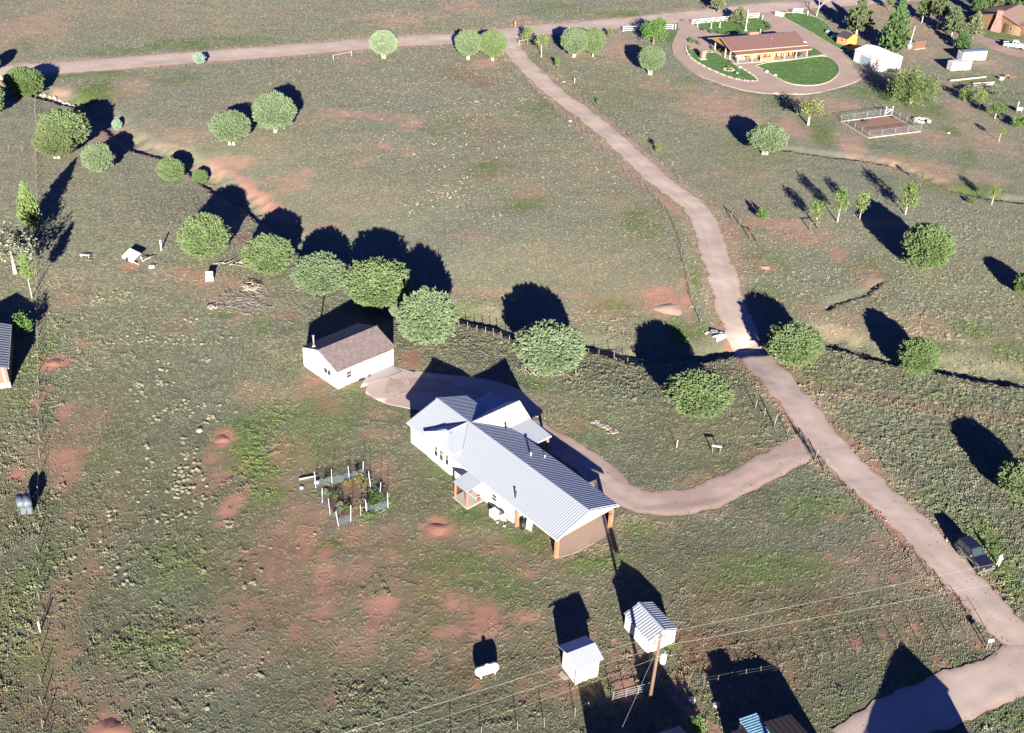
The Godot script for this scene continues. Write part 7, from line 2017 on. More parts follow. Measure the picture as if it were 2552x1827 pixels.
# ---------------------------------------------------------------- the neighbour's place
func neighbour():
	var o := thing("ranch_house", "long low neighbour's house with a brown shingle roof and timber porch", "house", Vector2(49.37, -260.54), -22.27)
	var lift := 0.12
	o.position.y += lift
	var w := MB.new()
	gable(w, 4.6, 19.3, -12.2, -3.2, 2.6, -7.3, 4.3)
	part("wall", w, M.cedar, o)
	var shingles := func(a: Vector3, b: Vector3, d: Vector3, e: Vector3, rows: int, m: Material):
		for k in rows:
			var f0 := float(k) / rows
			var f1 := float(k + 1) / rows
			var mb := MB.new()
			var up := (b - a).cross(e - a).normalized()
			if up.y < 0.0:
				up = -up
			mb.quad(a.lerp(e, f0) + up * 0.035, b.lerp(d, f0) + up * 0.035, b.lerp(d, f1), a.lerp(e, f1))
			mb.quad(a.lerp(e, f0) - up * 0.05, b.lerp(d, f0) - up * 0.05, b.lerp(d, f0) + up * 0.035, a.lerp(e, f0) + up * 0.035)
			part("shingle_course", mb, m, o)
	shingles.call(V(-1.0, 2.75, -1.6), V(20.0, 2.75, -1.6), V(20.0, 4.45, -7.2), V(-1.0, 4.45, -7.2), 16, M.shingle)
	shingles.call(V(20.0, 2.6, -12.9), V(-1.0, 2.6, -12.9), V(-1.0, 4.45, -7.2), V(20.0, 4.45, -7.2), 16, M.shingle)
	var pr := MB.new()
	pr.quad(V(-0.2, 2.12, -0.6), V(20.5, 2.12, -0.6), V(20.2, 2.7, -1.75), V(-0.6, 2.7, -1.75))
	pr.quad(V(-0.2, 2.04, -0.6), V(20.5, 2.04, -0.6), V(20.2, 2.62, -1.75), V(-0.6, 2.62, -1.75))
	pr.quad(V(-0.2, 2.04, -0.6), V(20.5, 2.04, -0.6), V(20.5, 2.12, -0.6), V(-0.2, 2.12, -0.6))
	part("porch_roof", pr, M.porchroof, o)
	bars(o, "fascia", [[V(-0.2, 1.9, -0.62), V(20.5, 2.11, -0.55)], [V(-0.9, 2.6, -1.72), V(20.0, 2.74, -1.6)]], M.cedarpale)
	var gt := MB.new()
	for x in [-0.5, -0.44]:
		gt.tri(V(x, 2.65, -12.0), V(x, 4.3, -7.2), V(x, 2.65, -2.2))
	part("gable_panel", gt, M.yellow, o)
	for s in [[-1.6, 2.75], [-12.9, 2.6]]:
		var rb := MB.new()
		for x in [-1.03, -0.95]:
			rb.quad(V(x, s[1] + 0.03, s[0]), V(x, 4.48, -7.2), V(x, 4.2, -7.2), V(x, s[1] - 0.22, s[0]))
		part("rake_board", rb, M.cedarpale, o)
	for x in [0.42, 4.33, 6.72, 10.03, 13.2, 16.4, 19.4]:
		bars(o, "post", [[V(x - 0.11, -0.3, -0.9), V(x + 0.11, 1.9, -0.68)]], M.cedarpale)
	for q in [[-0.3, -5.4], [0.3, -11.3], [-0.3, -3.2]]:
		bars(o, "post", [[V(q[0] - 0.12, -0.4, q[1] - 0.12), V(q[0] + 0.12, 2.6, q[1] + 0.12)]], M.cedarpale)
	bars(o, "porch_slab", [[V(0.1, -0.4, -3.2), V(19.8, 0.1, -0.55)]], M.concrete)
	bars(o, "carport_slab", [[V(-0.4, -0.4, -12.0), V(4.55, 0.08, -3.21)]], M.concrete)
	for x in [7.6, 11.4, 17.6]:
		window(o, V(x, 1.4, -3.18), 1.3, 1.0, 0.0, M.cedarpale, 0, 1)
	door(o, V(9.4, 0.1, -3.17), 0.95, 2.0, 0.0, M.brownwood)
	door(o, V(14.9, 0.1, -3.17), 0.95, 2.0, 0.0, M.brownwood)
	bars(o, "railing", [[V(6.9, 0.1, -0.84), V(9.9, 0.95, -0.76)]], M.timber)
	bars(o, "barbecue", [[V(17.2, 0.1, -2.4), V(18.4, 1.05, -1.8)]], M.black)
	var dish := MB.new(true)
	dish.lathe(V(19.6, 2.95, -2.6), V(-0.5, 0.5, 0.8), [Vector2(-0.1, 0), Vector2(-0.05, 0.3), Vector2(0.03, 0.48), Vector2(0.0, 0.46), Vector2(-0.08, 0.0)], 14)
	part("roof_dish", dish, M.white, o)
	pipe(o, "vent", V(11.8, 3.3, -5.0), V(11.8, 4.1, -5.0), 0.07, M.concrete)
	pipe(o, "vent", V(9.9, 3.0, -2.6), V(9.9, 3.4, -2.6), 0.06, M.steel)
	var ch := MB.new()
	ch.box(V(8.4, 4.5, -8.1), V(2.6, 0.75, 0.9))
	part("chimney", ch, M.redstone, o)
	pipe(o, "flue", V(10.3, 4.3, -8.1), V(10.3, 5.3, -8.1), 0.14, M.concrete, 0.2)
	vehicle("pickup_truck", "white pickup parked under the left end of the neighbour's house roof", spot(o, 2.3, -5.0), -22.0 + 90.0, M.white, "pickup", M.steel)
	for n in [["wooden rocking chair on the neighbour's porch, left one", 7.8], ["wooden rocking chair on the neighbour's porch, by the middle post", 12.4], ["wooden rocking chair on the neighbour's porch, right one", 15.8]]:
		var rc := thing("porch_chair", n[1 - 1], "chair", spot(o, n[1], -2.1), -22.0, "chairs on the porch", 0.2)
		bars(rc, "seat", [[V(-0.3, 0.38, -0.25), V(0.3, 0.44, 0.25)]], M.timber)
		bars(rc, "backrest", [[V(-0.3, 0.44, -0.3), V(0.3, 1.05, -0.24)]], M.timber)
		bars(rc, "leg", [[V(-0.3, 0, -0.3), V(-0.24, 0.38, 0.25)], [V(0.24, 0, -0.3), V(0.3, 0.38, 0.25)]], M.timber)
	# fences, flagpole and lawn things
	rail_fence("white rail fence between the county road and the flagpole lawn", PackedVector2Array([Vector2(42.42,-293.56), Vector2(54.03,-299.24)]), 3.2, 1.25, 3, M.white, "white rail fences along the road")
	rail_fence("short white rail fence right of the flagpole", PackedVector2Array([Vector2(58.22,-301.69), Vector2(61.15,-302.99)]), 3.0, 1.25, 3, M.white, "white rail fences along the road")
	rail_fence("white rail fence half hidden by the weeping bush", PackedVector2Array([Vector2(24.05,-284.06), Vector2(36.88,-288.14)]), 3.4, 1.3, 3, M.white, "white rail fences along the road")
	rail_fence("white rail fence right of the second drive entrance, swung gate", PackedVector2Array([Vector2(66.04,-305.73), Vector2(67.98,-304.41)]), 2.6, 1.25, 4, M.white, "white rail fences along the road")
	rail_fence("last white rail fence before the bare tree", PackedVector2Array([Vector2(71.36,-308.85), Vector2(74.14,-309.89)]), 2.8, 1.25, 3, M.white, "white rail fences along the road")
	for n in [[Vector2(43.52,-291.48), "white corner post at the left end of the flagpole lawn"], [Vector2(37.55,-288.27), "white post at the right end of the fence by the weeping bush"], [Vector2(61.72,-300.72), "white post right of the flagpole by the second entrance"], [Vector2(74.96,-307.23), "white post at the foot of the bare tree"]]:
		post_at("white_post", n[1], n[0], 1.2, 0.12, M.white, "white posts by the entrance")
	var fp := thing("flagpole", "tall pale flagpole on the neighbour's front lawn", "flagpole", Vector2(55.65,-289.61))
	var fm := MB.new(true)
	fm.tube(V(0, 0, 0), V(0, 5.2, 0), 0.11, 0.07, 10)
	part("pole", fm, M.greenwhite, fp)
	var fb := MB.new(true)
	fb.lathe(V(0, 0.0, 0), Vector3.UP, [Vector2(0, 0.5), Vector2(0.3, 0.45), Vector2(0.32, 0.0)], 12)
	part("base", fb, M.greenwhite, fp)
	var ft := MB.new(true)
	ft.lathe(V(0, 5.2, 0), Vector3.UP, [Vector2(0, 0.07), Vector2(0.06, 0.12), Vector2(0.16, 0.1), Vector2(0.2, 0.0)], 10)
	part("finial", ft, M.white, fp)
	for n in [[Vector2(46.94,-290.43), "left of two pale lamp posts on the flagpole lawn"], [Vector2(49.31,-291.65), "right of two pale lamp posts on the flagpole lawn"]]:
		var lp := thing("lamp_post", n[1], "lamp post", n[0], 0.0, "lamp posts on the flagpole lawn")
		var lm := MB.new(true)
		lm.tube(V(0, 0, 0), V(0, 1.6, 0), 0.06, 0.05, 8)
		part("pole", lm, M.greenwhite, lp)
		var lb := MB.new(true)
		lb.lathe(V(0, 0, 0), Vector3.UP, [Vector2(0, 0.4), Vector2(0.2, 0.35), Vector2(0.25, 0.0)], 10)
		part("base", lb, M.greenwhite, lp)
		var ll := MB.new()
		ll.box(V(0, 1.75, 0), V(0.28, 0.3, 0.28))
		part("lantern", ll, M.black, lp)
	rng.seed = 21
	var k := 0
	var bush := bushy_crown()
	var rust := leafy_crown("rusty", 207, Color(0.14, 0.09, 0.05), Color(0.2, 0.13, 0.07), 700, 0.12)
	var drk := leafy_crown("darkbush", 208, Color(0.045, 0.08, 0.025), Color(0.07, 0.1, 0.04), 800, 0.12)
	for n in [[310,610,0.9,0,"big leafy bush at the left tip of the front garden"], [400,640,0.8,1,"rusty bush between the big leafy bush and the stone well"], [270,710,0.7,1,"dry bush by the stone edge left of the stone well"], [600,720,0.7,0,"leafy bush right of the stone well against the carport"], [730,760,1.0,2,"dark green bush before the carport posts"], [860,910,0.6,1,"dry rusty bush at the porch corner of the garden"], [830,985,0.6,1,"bush inside the small stone ring on the garden lawn"], [460,420,0.6,2,"clipped dark shrub at the left end of the flagpole lawn"], [570,465,0.6,2,"clipped dark shrub second from the left behind the house"], [690,475,0.55,2,"clipped dark shrub third from the left behind the house"], [820,480,0.5,2,"clipped dark shrub fourth from the left behind the house"], [1290,455,0.6,2,"clipped dark shrub behind the house near its flue"], [1400,395,0.7,2,"clipped dark shrub at the right end of the flagpole lawn"], [1365,320,0.6,2,"clipped dark shrub by the second entrance"]]:
		var q: Vector2 = front_xy(n[0], n[1])
		plant("shrub", n[4], "shrub", "shrubs round the neighbour's house", [bush, rust, drk][n[3]], q.x, q.y, n[2], n[2] * 0.7, n[2] * 0.85, 0)
		k += 1
	var well := thing("stone_well", "square stone pillar on a pale slab in the neighbour's garden", "stone pillar", Vector2(41.58,-263.95), -22.0, "", 0.18)
	bars(well, "slab", [[V(-0.85, 0, -0.85), V(0.85, 0.1, 0.85)]], M.palestone)
	for r in 6:
		for c in 3:
			var s := MB.new()
			s.box(V(-0.36 + c * 0.36 + (0.1 if r % 2 else -0.06), 0.25 + r * 0.29, 0.0), V(0.34, 0.27, 0.9 + 0.06 * ((r + c) % 2)))
			part("stone", s, M.redstone if (r + c) % 2 else M.stone, well)
	bars(well, "cap", [[V(-0.7, 1.97, -0.6), V(0.7, 2.1, 0.6)]], M.stone)
	var sprink := thing("garden_ornament", "round green ornament on the garden lawn below the stone ring", "ornament", Vector2(48.26,-253.37), 0.0, "", 0.18)
	part("orb", rock(0.42, 9), M.bluegreen, sprink, V(0, 0.35, 0))
	for n in [[1365,1025,"pale flat boulder on the big front lawn, upper one"], [1485,1072,"pale flat boulder on the big front lawn, lower one"], [985,970,"pale flat boulder at the top of the garden's stone edge"]]:
		var q: Vector2 = front_xy(n[0], n[1])
		var s := thing("boulder", n[2], "boulder", q, 0.0, "pale boulders on the lawns", 0.2)
		part("stone_body", rock(0.5, 2), M.palestone, s, V(0, 0.05, 0))
	# stone and concrete edging of the lawns
	var e1 := thing("stone_edging", "row of pale stones edging the garden along the horseshoe drive", "stone edging", Vector2(38.42,-271.27), 0.0)
	var pts := lawns[1] as PackedVector2Array
	for i in pts.size():
		var a := pts[i]
		var b := pts[(i + 1) % pts.size()]
		var n := int(a.distance_to(b) / 0.55)
		for j in n:
			var q := a.lerp(b, float(j) / n)
			part("stone", rock(0.28, j % 6), M.palestone if j % 3 else M.stone, e1, V(q.x, gy(q.x, q.y) + 0.2, q.y) - e1.position)
	for li in [2, 4]:
		var e2 := thing("lawn_kerb", ["", "", "pale kerb round the big front lawn", "", "pale kerb along the right hand lawn"][li], "kerb", lawns[li][0], 0.0)
		pts = lawns[li]
		var km := MB.new()
		for i in pts.size():
			var a := V(pts[i].x, gy(pts[i].x, pts[i].y) + 0.2, pts[i].y) - e2.position
			var j := (i + 1) % pts.size()
			var b := V(pts[j].x, gy(pts[j].x, pts[j].y) + 0.2, pts[j].y) - e2.position
			var d := b - a
			km.obox((a + b) / 2.0, V(d.length() + 0.05, 0.14, 0.28), Basis(Vector3.UP, atan2(-d.z, d.x)))
		part("kerb_stone", km, M.palestone, e2)
	var ring := thing("stone_ring", "small ring of pale stones on the garden lawn", "stone ring", Vector2(46.79,-256.23), 0.0, "", 0.2)
	for i in 14:
		part("stone", rock(0.2, i % 5), M.palestone, ring, V(cos(TAU * i / 14) * 1.15, 0.05, sin(TAU * i / 14) * 1.0))
	var wk := thing("paving", "pale concrete path from the porch end to the workshop drive", "path", Vector2(69.78,-270.82), 0.0, "", 0.2)
	var pa := Vector2(67.89,-269.58)
	var pb := Vector2(72.43,-272.18)
	var d2 := V(pb.x - pa.x, 0, pb.y - pa.y)
	var wm := MB.new()
	wm.obox(V((pa.x + pb.x) / 2, 0, (pa.y + pb.y) / 2) - V(wk.position.x, 0, wk.position.z), V(d2.length(), 0.06, 0.7), Basis(Vector3.UP, atan2(-d2.z, d2.x)))
	part("slab", wm, M.concrete, wk)
	outbuildings()

func front_xy(a: float, b: float) -> Vector2:
	# a place on the neighbour's front garden, measured from the house's left porch corner along its front
	var o := Vector2(40.46,-277.41)
	var ux := (Vector2(58.37,-280.21) - o) / 1000.0
	var uy := (Vector2(38.00,-254.95) - o) / 400.0
	var uxy := (Vector2(54.65,-257.38) - Vector2(58.37,-280.21)) / 400.0
	var f := (a - 300.0) / 1000.0
	return o + ux * (a - 300.0) + uy.lerp(uxy, f) * (b - 600.0)

func outbuildings():
	var s := thing("metal_workshop", "white metal workshop with a low gable roof behind the willow", "workshop", Vector2(78.30, -268.29), 61.07, "", 0.1)
	var w := MB.new()
	w.xf = Transform3D(Basis.IDENTITY, Vector3.ZERO)
	gable(w, 0.0, 8.6, -6.8, 0.0, 2.7, -3.4, 3.4)
	part("wall", w, M.white, s)
	slope(s, V(-0.15, 2.72, 0.15), V(8.75, 2.72, 0.15), V(8.75, 3.5, -3.4), V(-0.15, 3.5, -3.4), M.white, 0.3, 0.02)
	slope(s, V(8.75, 2.72, -6.95), V(-0.15, 2.72, -6.95), V(-0.15, 3.5, -3.4), V(8.75, 3.5, -3.4), M.white, 0.3, 0.02)
	var sd := MB.new()
	for k in 5:
		sd.box(V(4.0, 0.22 + k * 0.42, 0.02), V(3.2, 0.4, 0.05))
	part("garage_door", sd, M.palebluemetal, s)
	bars(s, "jamb", [[V(5.62, 0, -0.02), V(5.72, 2.3, 0.07)], [V(2.28, 0, -0.02), V(2.38, 2.3, 0.07)]], M.concrete)
	bars(s, "gutter", [[V(-0.2, 2.6, 0.16), V(8.8, 2.7, 0.24)]], M.whitemetal)
	pipe(s, "stove_pipe", V(8.75, 1.6, -4.6), V(8.75, 3.9, -4.6), 0.1, M.steel, 0.15)
	door(s, V(8.63, 0.1, -2.2), 0.95, 2.0, PI / 2, M.white)
	rng.seed = 55
	var jk := thing("junk_pile", "dark clutter of barrels and scrap against the workshop's right wall", "junk", spot(s, 9.8, -2.6), 20.0)
	for k in 9:
		var b := MB.new(true)
		var x := rng.randfn() * 1.6
		var z := rng.randfn() * 0.6
		var m: Material = [M.black, M.bluegrey, M.steel, M.brownwood][k % 4]
		if k % 2:
			b.lathe(V(x, 0, z), Vector3.UP, [Vector2(0, 0), Vector2(0, 0.3), Vector2(0.85, 0.3), Vector2(0.85, 0)], 10)
			part("barrel", b, m, jk)
		else:
			b.box(V(x, 0.35, z), V(0.7, 0.7, 0.5), rng.randf())
			part("crate", b, m, jk)
	# two box trailers
	for n in [["shorter white box trailer with a slatted end door, right of the willow", Vector2(100.17, -263.06), -18.8, 5.3, 2.0, 2.2, 0], ["longer white box trailer with a rounded blue roof, behind the shorter one", Vector2(105.3, -271.4), -16.0, 6.5, 2.4, 2.35, 1]]:
		var t := thing("box_trailer", n[0], "trailer", n[1], n[2], "white box trailers", 0.0)
		var tb := MB.new()
		tb.box(V(n[3] / 2, n[5] / 2 + 0.15, -n[4] / 2), V(n[3], n[5] - 0.3, n[4]))
		part("box", tb, M.white, t)
		var tr := MB.new()
		if n[6] == 1:
			for k in 8:
				var a0: float = PI * k / 8.0
				var a1: float = PI * (k + 1) / 8.0
				tr.quad(V(-0.02, n[5] + 0.28 * sin(a0), -n[4] / 2 * (1 - cos(a0))), V(n[3] + 0.02, n[5] + 0.28 * sin(a0), -n[4] / 2 * (1 - cos(a0))), V(n[3] + 0.02, n[5] + 0.28 * sin(a1), -n[4] / 2 * (1 - cos(a1))), V(-0.02, n[5] + 0.28 * sin(a1), -n[4] / 2 * (1 - cos(a1))))
		else:
			tr.box(V(n[3] / 2, n[5] + 0.03, -n[4] / 2), V(n[3] + 0.04, 0.06, n[4] + 0.04))
		part("roof", tr, M.bluetop if n[6] == 1 else M.white, t)
		for k in 6:
			var sl := MB.new()
			sl.box(V(-0.025, 0.35 + k * 0.32, -n[4] / 2), V(0.05, 0.2, n[4] * 0.86))
			part("door_slat", sl, M.whitemetal, t)
		for x in [n[3] * 0.4, n[3] * 0.6]:
			wheel(t, x, 0.02, 0.3)
	# yellow shed
	var y := thing("yellow_shed", "small bright yellow shed with a dark roof behind the workshop", "shed", Vector2(79.22, -279.89), -40.7)
	var yw := MB.new()
	yw.xf = Transform3D(Basis(Vector3.UP, PI / 2), Vector3.ZERO)
	gable(yw, 0.0, 3.0, 0.0, 4.1, 2.0, 2.05, 2.8)
	part("wall", yw, M.yellow, y)
	boarded(y, "board", V(-0.02, 0.05, -0.02), V(-0.02, 0.05, -3.0), 1.95, 0.3, M.cedar)
	slope(y, V(-0.25, 1.92, -3.2), V(-0.25, 1.92, 0.2), V(2.05, 2.9, 0.2), V(2.05, 2.9, -3.2), M.darkroof, 0.5, 0.02)
	slope(y, V(4.35, 1.92, 0.2), V(4.35, 1.92, -3.2), V(2.05, 2.9, -3.2), V(2.05, 2.9, 0.2), M.darkroof, 0.5, 0.02)
	window(y, V(-0.06, 1.25, -1.5), 0.8, 0.6, -PI / 2, M.cedarpale, 0, 1)
	door(y, V(1.4, 0.1, 0.03), 0.9, 1.8, 0.0, M.yellow)
	var pt := thing("propane_tank", "small white propane tank in the shade left of the yellow shed", "propane tank", Vector2(77.55,-286.45), -40.0)
	var pm := MB.new(true)
	pm.lathe(V(-0.8, 0.6, 0), Vector3.RIGHT, [Vector2(-0.15, 0), Vector2(-0.08, 0.3), Vector2(0.08, 0.42), Vector2(1.5, 0.42), Vector2(1.66, 0.3), Vector2(1.74, 0)], 14)
	part("shell", pm, M.white, pt)
	bars(pt, "leg", [[V(-0.5, 0, -0.3), V(-0.4, 0.3, 0.3)], [V(0.4, 0, -0.3), V(0.5, 0.3, 0.3)]], M.concrete)
	var tp := thing("tarp", "pale green tarpaulin heap beside the small propane tank", "tarpaulin", Vector2(77.15,-291.48), 0.0)
	part("cloth", rock(0.9, 7), M.bluegrey, tp, V(0, 0.25, 0))
	# brown shed and pole
	var b := thing("wooden_shed", "old brown board shed with a patched flat roof by the neighbour's power pole", "shed", Vector2(96.24, -280.3), -27.6)
	var bw := MB.new()
	bw.box(V(1.7, 1.0, -1.25), V(3.3, 2.0, 2.4))
	part("wall", bw, M.brownwood, b)
	boarded(b, "board", V(0, 0.0, 0.0), V(3.4, 0.0, 0.0), 2.0, 0.32, M.brownwood)
	boarded(b, "board", V(-0.02, 0.0, -0.05), V(-0.02, 0.0, -2.5), 2.0, 0.32, M.greywood)
	for k in 10:
		var rm := MB.new()
		rm.obox(V(-0.25 + 0.43 * k, 2.14, -1.2), V(0.4, 0.05, 3.1), Basis(Vector3.RIGHT, 0.1 + 0.01 * (k % 3)))
		part("roof_board", rm, M.greywood if k % 3 else M.brownwood, b)
	bars(b, "sill", [[V(-0.2, -0.05, 0.05), V(3.6, 0.14, 0.3)]], M.palestone)
	for n in [[M.white, 0.5, 1.0, "white bin at the foot of the neighbour's power pole", Vector2(95.22,-281.25)], [M.whitemetal, 0.16, 0.9, "thin white canister at the right corner of the brown shed", Vector2(99.45,-283.03)]]:
		var c := thing("canister", n[3], "bin", n[4])
		var cm := MB.new(true)
		cm.lathe(Vector3.ZERO, Vector3.UP, [Vector2(0, 0), Vector2(0, n[1]), Vector2(n[2], n[1]), Vector2(n[2] + 0.06, n[1] * 0.6), Vector2(n[2] + 0.06, 0)], 12)
		part("body", cm, n[0], c)
	var up := thing("utility_pole", "pale leaning power pole beside the brown shed", "utility pole", Vector2(94.95,-280.84))
	var um := MB.new(true)
	um.tube(V(0, -0.4, 0), V(0.5, 5.6, -0.1), 0.17, 0.12, 10)
	part("pole", um, M.palewood, up)
	bars(up, "meter_box", [[V(-0.1, 1.4, 0.1), V(0.3, 2.2, 0.3)]], M.steel)
	for n in [[Vector2(87.76,-281.59), "left one of two pale posts behind the workshop roof"], [Vector2(88.49,-280.96), "right one of two pale posts behind the workshop roof"], [Vector2(109.31,-293.04), "pale post under the layered pine"]]:
		post_at("white_post", n[1], n[0], 2.6, 0.12, M.palestone, "pale posts round the workshop")
	# log house at the right edge
	var h := thing("log_house", "log house at the right edge with a big stone chimney and tan roof", "house", Vector2(122.76, -301.25), 40.0)
	var hw := MB.new()
	hw.xf = Transform3D(Basis(Vector3.UP, PI / 2), Vector3.ZERO)
	gable(hw, 0.0, 13.0, -5.5, 7.2, 2.5, 1.0, 4.6)
	part("wall", hw, M.brownwood, h)
	for k in 9:
		var lg := MB.new(true)
		lg.tube(V(2.6, 0.14 + k * 0.27, 0.02), V(7.2, 0.14 + k * 0.27, 0.02), 0.15, 0.15, 8)
		part("log", lg, M.logwood, h)
	slope(h, V(7.9, 2.2, 0.6), V(7.9, 2.2, -13.5), V(1.0, 4.75, -13.5), V(1.0, 4.75, 0.6), M.tanroof, 0.6, 0.02)
	slope(h, V(-6.8, 2.2, -13.5), V(-6.8, 2.2, 0.6), V(1.0, 4.75, 0.6), V(1.0, 4.75, -13.5), M.tanroof, 0.6, 0.02)
	bars(h, "post", [[V(-5.6, -0.4, 0.2), V(-5.35, 2.3, 0.45)]], M.palewood)
	window(h, V(4.6, 1.4, 0.2), 0.7, 0.9, 0.0, M.palewood, 0, 0)
	rng.seed = 12
	for r in 13:
		var half := lerpf(1.25, 0.62, minf(1.0, r / 8.0))
		var x := -half
		while x < half - 0.15:
			var wd := minf(rng.randf_range(0.35, 0.6), half - x)
			var c := MB.new()
			c.box(V(1.0 + x + wd / 2, 0.2 + r * 0.43, 0.62 - 0.02 * (r % 3)), V(wd - 0.02, 0.41, 1.15))
			part("chimney_stone", c, M.redstone if rng.randf() < 0.6 else M.stone, h)
			x += wd
	vehicle("pickup_truck", "white crew cab pickup on the gravel before the log house", Vector2(123.15, -285.7), 14.0, M.white, "pickup", M.steel)
	# fenced pen
	var p := thing("chain_link_pen", "square chain-link pen with a bare earth floor and a white gate frame", "pen", Vector2(69.36,-216.55))
	var corners := []
	for q in [Vector2(65.79,-225.42), Vector2(69.36,-216.55), Vector2(81.26,-221.67), Vector2(77.79,-230.70)]:
		corners.append(V(q.x, gy(q.x, q.y), q.y) - p.position)
	for k in 4:
		var a: Vector3 = corners[k]
		var c: Vector3 = corners[(k + 1) % 4]
		for j in 4:
			part("post", post_mesh(1.6, 0.05), M.steel, p, a.lerp(c, j / 4.0))
		var nm := MB.new()
		nm.quad(a, a + V(0, 1.5, 0), c + V(0, 1.5, 0), c)
		part("wire_mesh", nm, M.mesh, p)
		var tr := MB.new()
		tr.tube(a + V(0, 1.52, 0), c + V(0, 1.52, 0), 0.03, 0.03, 5)
		part("top_rail", tr, M.steel, p)
		var kb := MB.new()
		var d := c - a
		kb.obox((a + c) / 2.0 + V(0, 0.1, 0), V(d.length(), 0.16, 0.18), Basis(Vector3.UP, atan2(-d.z, d.x)))
		part("kerb_board", kb, M.pinkwood, p)
	struct("pen_floor", sheet(PackedVector2Array([Vector2(67.89,-226.11), Vector2(70.50,-217.92), Vector2(80.31,-222.15), Vector2(77.62,-230.41)]), 0.07), M.corral)
	var gf := MB.new()
	var g0 := Vector2(76.19,-230.32)
	var g1 := Vector2(77.75,-230.91)
	var ga := V(g0.x, gy(g0.x, g0.y), g0.y) - p.position
	var gb := V(g1.x, gy(g1.x, g1.y), g1.y) - p.position
	gf.tube(ga, ga + V(0, 2.0, 0), 0.09); gf.tube(gb, gb + V(0, 2.0, 0), 0.09)
	gf.tube(ga + V(0, 1.3, 0), gb + V(0, 1.3, 0), 0.06); gf.tube(ga + V(0, 0.4, 0), gb + V(0, 1.3, 0), 0.06)
	part("gate", gf, M.white, p)
	var dg := thing("dog", "black dog standing on the bare earth inside the pen", "dog", Vector2(70.71,-224.91), 15.0, "", 0.07)
	dog(dg)
	var fr := thing("fire_pit", "ring of big pale stones round a dark fire pit right of the pen", "fire pit", Vector2(83.40,-228.23))
	for k in 11:
		var a := TAU * k / 11.0
		if k == 2:
			continue
		part("stone", rock(0.5, k % 6), M.palestone, fr, V(cos(a) * 1.5, 0.2, sin(a) * 1.2))
	part("log", rock(0.35, 3), M.palestone, fr, V(-0.3, 0.2, 0.1))
	# vegetable garden timber and smoker
	var sm := thing("smoker", "white barrel smoker on legs with a tall pipe by the vegetable garden", "smoker", Vector2(106.64,-236.43), 10.0)
	var sb := MB.new(true)
	sb.lathe(V(-0.6, 0.75, 0), Vector3.RIGHT, [Vector2(-0.03, 0), Vector2(0, 0.4), Vector2(1.2, 0.4), Vector2(1.23, 0)], 14)
	part("barrel", sb, M.white, sm)
	pipe(sm, "pipe", V(-0.5, 1.0, 0), V(-0.5, 2.2, 0), 0.09, M.white, 0.14)
	bars(sm, "leg", [[V(-0.5, 0, -0.25), V(-0.42, 0.5, 0.25)], [V(0.42, 0, -0.25), V(0.5, 0.5, 0.25)]], M.steel)
	for n in [[Vector2(97.68,-255.90), Vector2(107.35,-260.04), "long pale beam at the upper edge of the vegetable garden"], [Vector2(102.52,-254.39), Vector2(108.00,-256.10), "upper of two short beams among the vegetable garden weeds"], [Vector2(102.21,-252.79), Vector2(107.23,-254.74), "lower of two short beams among the vegetable garden weeds"]]:
		var c := thing("beam", n[2], "beam", n[0], 0.0, "beams lying in the vegetable garden")
		var e := V(n[1].x - n[0].x, 0.0, n[1].y - n[0].y)
		var bm := MB.new()
		bm.obox(e / 2.0 + V(0, 0.2, 0), V(e.length(), 0.35, 0.28), Basis(Vector3.UP, atan2(-e.z, e.x)))
		part("timber", bm, M.palewood, c)
	var ck := thing("crate", "white crate beside a rusty heap in the vegetable garden", "crate", Vector2(110.53,-259.01), -10.0)
	bars(ck, "box", [[V(-0.45, 0, -0.35), V(0.45, 0.6, 0.35)]], M.white)
	bars(ck, "lid", [[V(-0.5, 0.6, -0.4), V(0.5, 0.66, 0.4)]], M.whitemetal)
	var ru := thing("rusty_frame", "rusty frame and sheets at the right end of the vegetable garden", "scrap", Vector2(112.62,-259.95), 0.0)
	for k in 7:
		var s2 := MB.new()
		s2.obox(V(rng.randfn() * 0.6, 0.5, rng.randfn() * 0.4), V(1.1, 0.05, 0.4), Basis(V(rng.randfn(), rng.randfn(), rng.randfn()).normalized(), rng.randf() * 1.4))
		part("sheet", s2, M.rust, ru)
	var tf := thing("trash_heap", "white and blue litter heap under the shorter conifer", "litter", Vector2(107.57,-287.70), 0.0)
	for k in 8:
		part("bag", rock(0.4, k % 5), M.bluegrey if k % 2 else M.white, tf, V(rng.randfn() * 0.8, 0.25, rng.randfn() * 0.4))

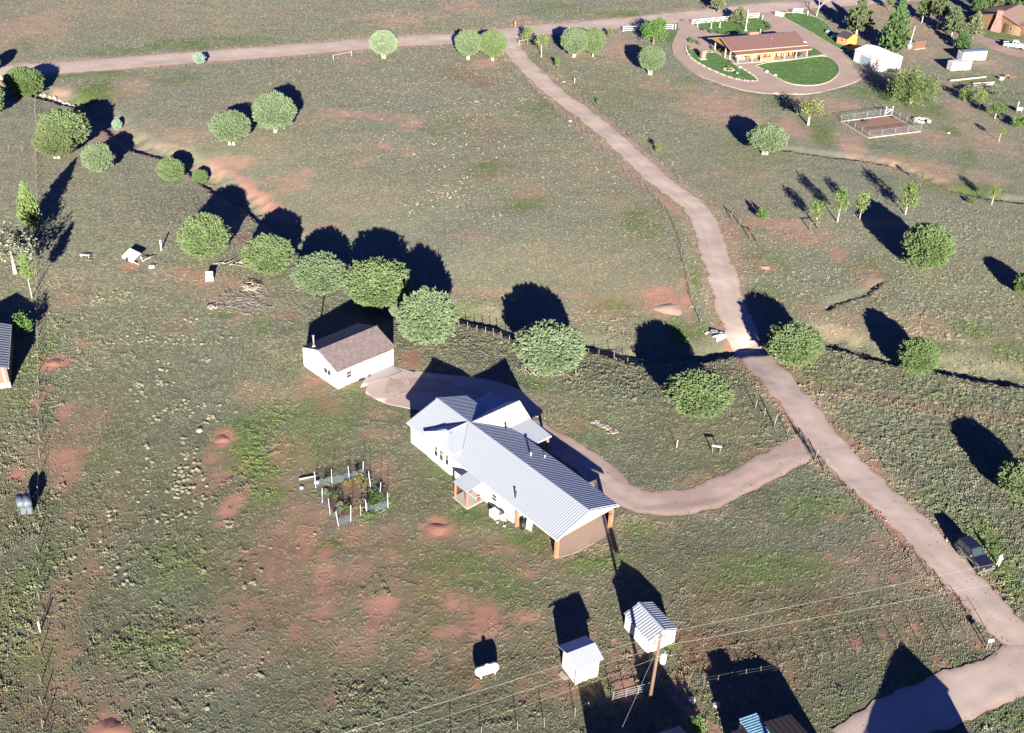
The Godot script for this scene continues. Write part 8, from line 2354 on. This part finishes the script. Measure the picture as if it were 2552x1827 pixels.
func dog(o: Node3D):
	var mb := MB.new(true)
	mb.lathe(V(-0.35, 0.5, 0), V(1, 0.04, 0), [Vector2(-0.05, 0.0), Vector2(0.0, 0.11), Vector2(0.25, 0.12), Vector2(0.5, 0.16), Vector2(0.68, 0.13), Vector2(0.74, 0.0)], 10)
	mb.tube(V(0.28, 0.58, 0), V(0.48, 0.78, 0), 0.1, 0.075, 8)
	mb.lathe(V(0.4, 0.82, 0), V(1, -0.15, 0), [Vector2(-0.02, 0.0), Vector2(0.02, 0.09), Vector2(0.14, 0.085), Vector2(0.2, 0.045), Vector2(0.32, 0.035), Vector2(0.34, 0.0)], 10)
	for z in [-0.07, 0.07]:
		mb.tube(V(0.27, 0.48, z), V(0.28, 0.22, z), 0.055, 0.035, 6)
		mb.tube(V(0.28, 0.22, z), V(0.3, 0.0, z), 0.034, 0.03, 6)
		mb.tube(V(-0.3, 0.5, z), V(-0.22, 0.3, z), 0.075, 0.05, 6)
		mb.tube(V(-0.22, 0.3, z), V(-0.36, 0.2, z), 0.045, 0.03, 6)
		mb.tube(V(-0.36, 0.2, z), V(-0.33, 0.0, z), 0.03, 0.03, 6)
		mb.tube(V(0.44, 0.88, z), V(0.42, 0.98, z * 1.3), 0.035, 0.01, 5)
	mb.tube(V(-0.36, 0.55, 0), V(-0.62, 0.7, 0), 0.03, 0.012, 6)
	part("figure", mb, M.black, o)

func build_places():
	main_house()
	garage()
	sheds()
	barn()
	utility_pole()
	propane()
	vegetable_garden()
	fuel_tanks()
	yard_clutter()
	fences()
	vehicle("parked_car", "dark navy two-door off-road car parked on the verge of the driveway", Vector2(50.05, -91.25), 66.7, M.navy, "suv", M.steel)
	person()
	neighbour()
	below_frame()

func _ready():
	# camera, sky, sun and exposure
	var cam := Camera3D.new()
	cam.name = "camera"
	cam.transform = Transform3D(Basis(Vector3(0.998939,0.038825,-0.024782), Vector3(-0.046060,0.842028,-0.537464), Vector3(-0.000000,0.538035,0.842922)), Vector3(0, 80.00, 0))
	cam.fov = 36.1378
	cam.near = 0.5
	cam.far = 6000.0
	add_child(cam)
	cam.current = true
	var sky := ProceduralSkyMaterial.new()
	sky.sky_top_color = Color(0.13, 0.24, 0.56)
	sky.sky_horizon_color = Color(0.42, 0.5, 0.66)
	sky.sky_curve = 0.12
	sky.ground_bottom_color = Color(0.2, 0.18, 0.15)
	sky.ground_horizon_color = Color(0.42, 0.5, 0.66)
	var env := Environment.new()
	env.background_mode = Environment.BG_SKY
	env.sky = Sky.new()
	env.sky.sky_material = sky
	env.background_energy_multiplier = 0.36
	env.tonemap_mode = Environment.TONE_MAPPER_LINEAR
	env.tonemap_exposure = 3.8
	env.sdfgi_enabled = true
	env.ssao_enabled = true
	env.ssil_enabled = true
	var we := WorldEnvironment.new()
	we.name = "environment"
	we.environment = env
	add_child(we)
	var sun := DirectionalLight3D.new()
	sun.name = "sun"
	sun.light_energy = 1.6
	sun.light_color = Color(1.0, 0.96, 0.905)
	sun.light_angular_distance = 0.5
	sun.shadow_enabled = true
	sun.basis = Basis.looking_at(Vector3(-0.11143,-0.27228,-0.95574), Vector3.UP)
	add_child(sun)
	# setting
	materials()
	land()
	terrain()
	roads_and_yards()
	build_places()
	trees()
	pale_clumps()
	road_stones()
	grass()
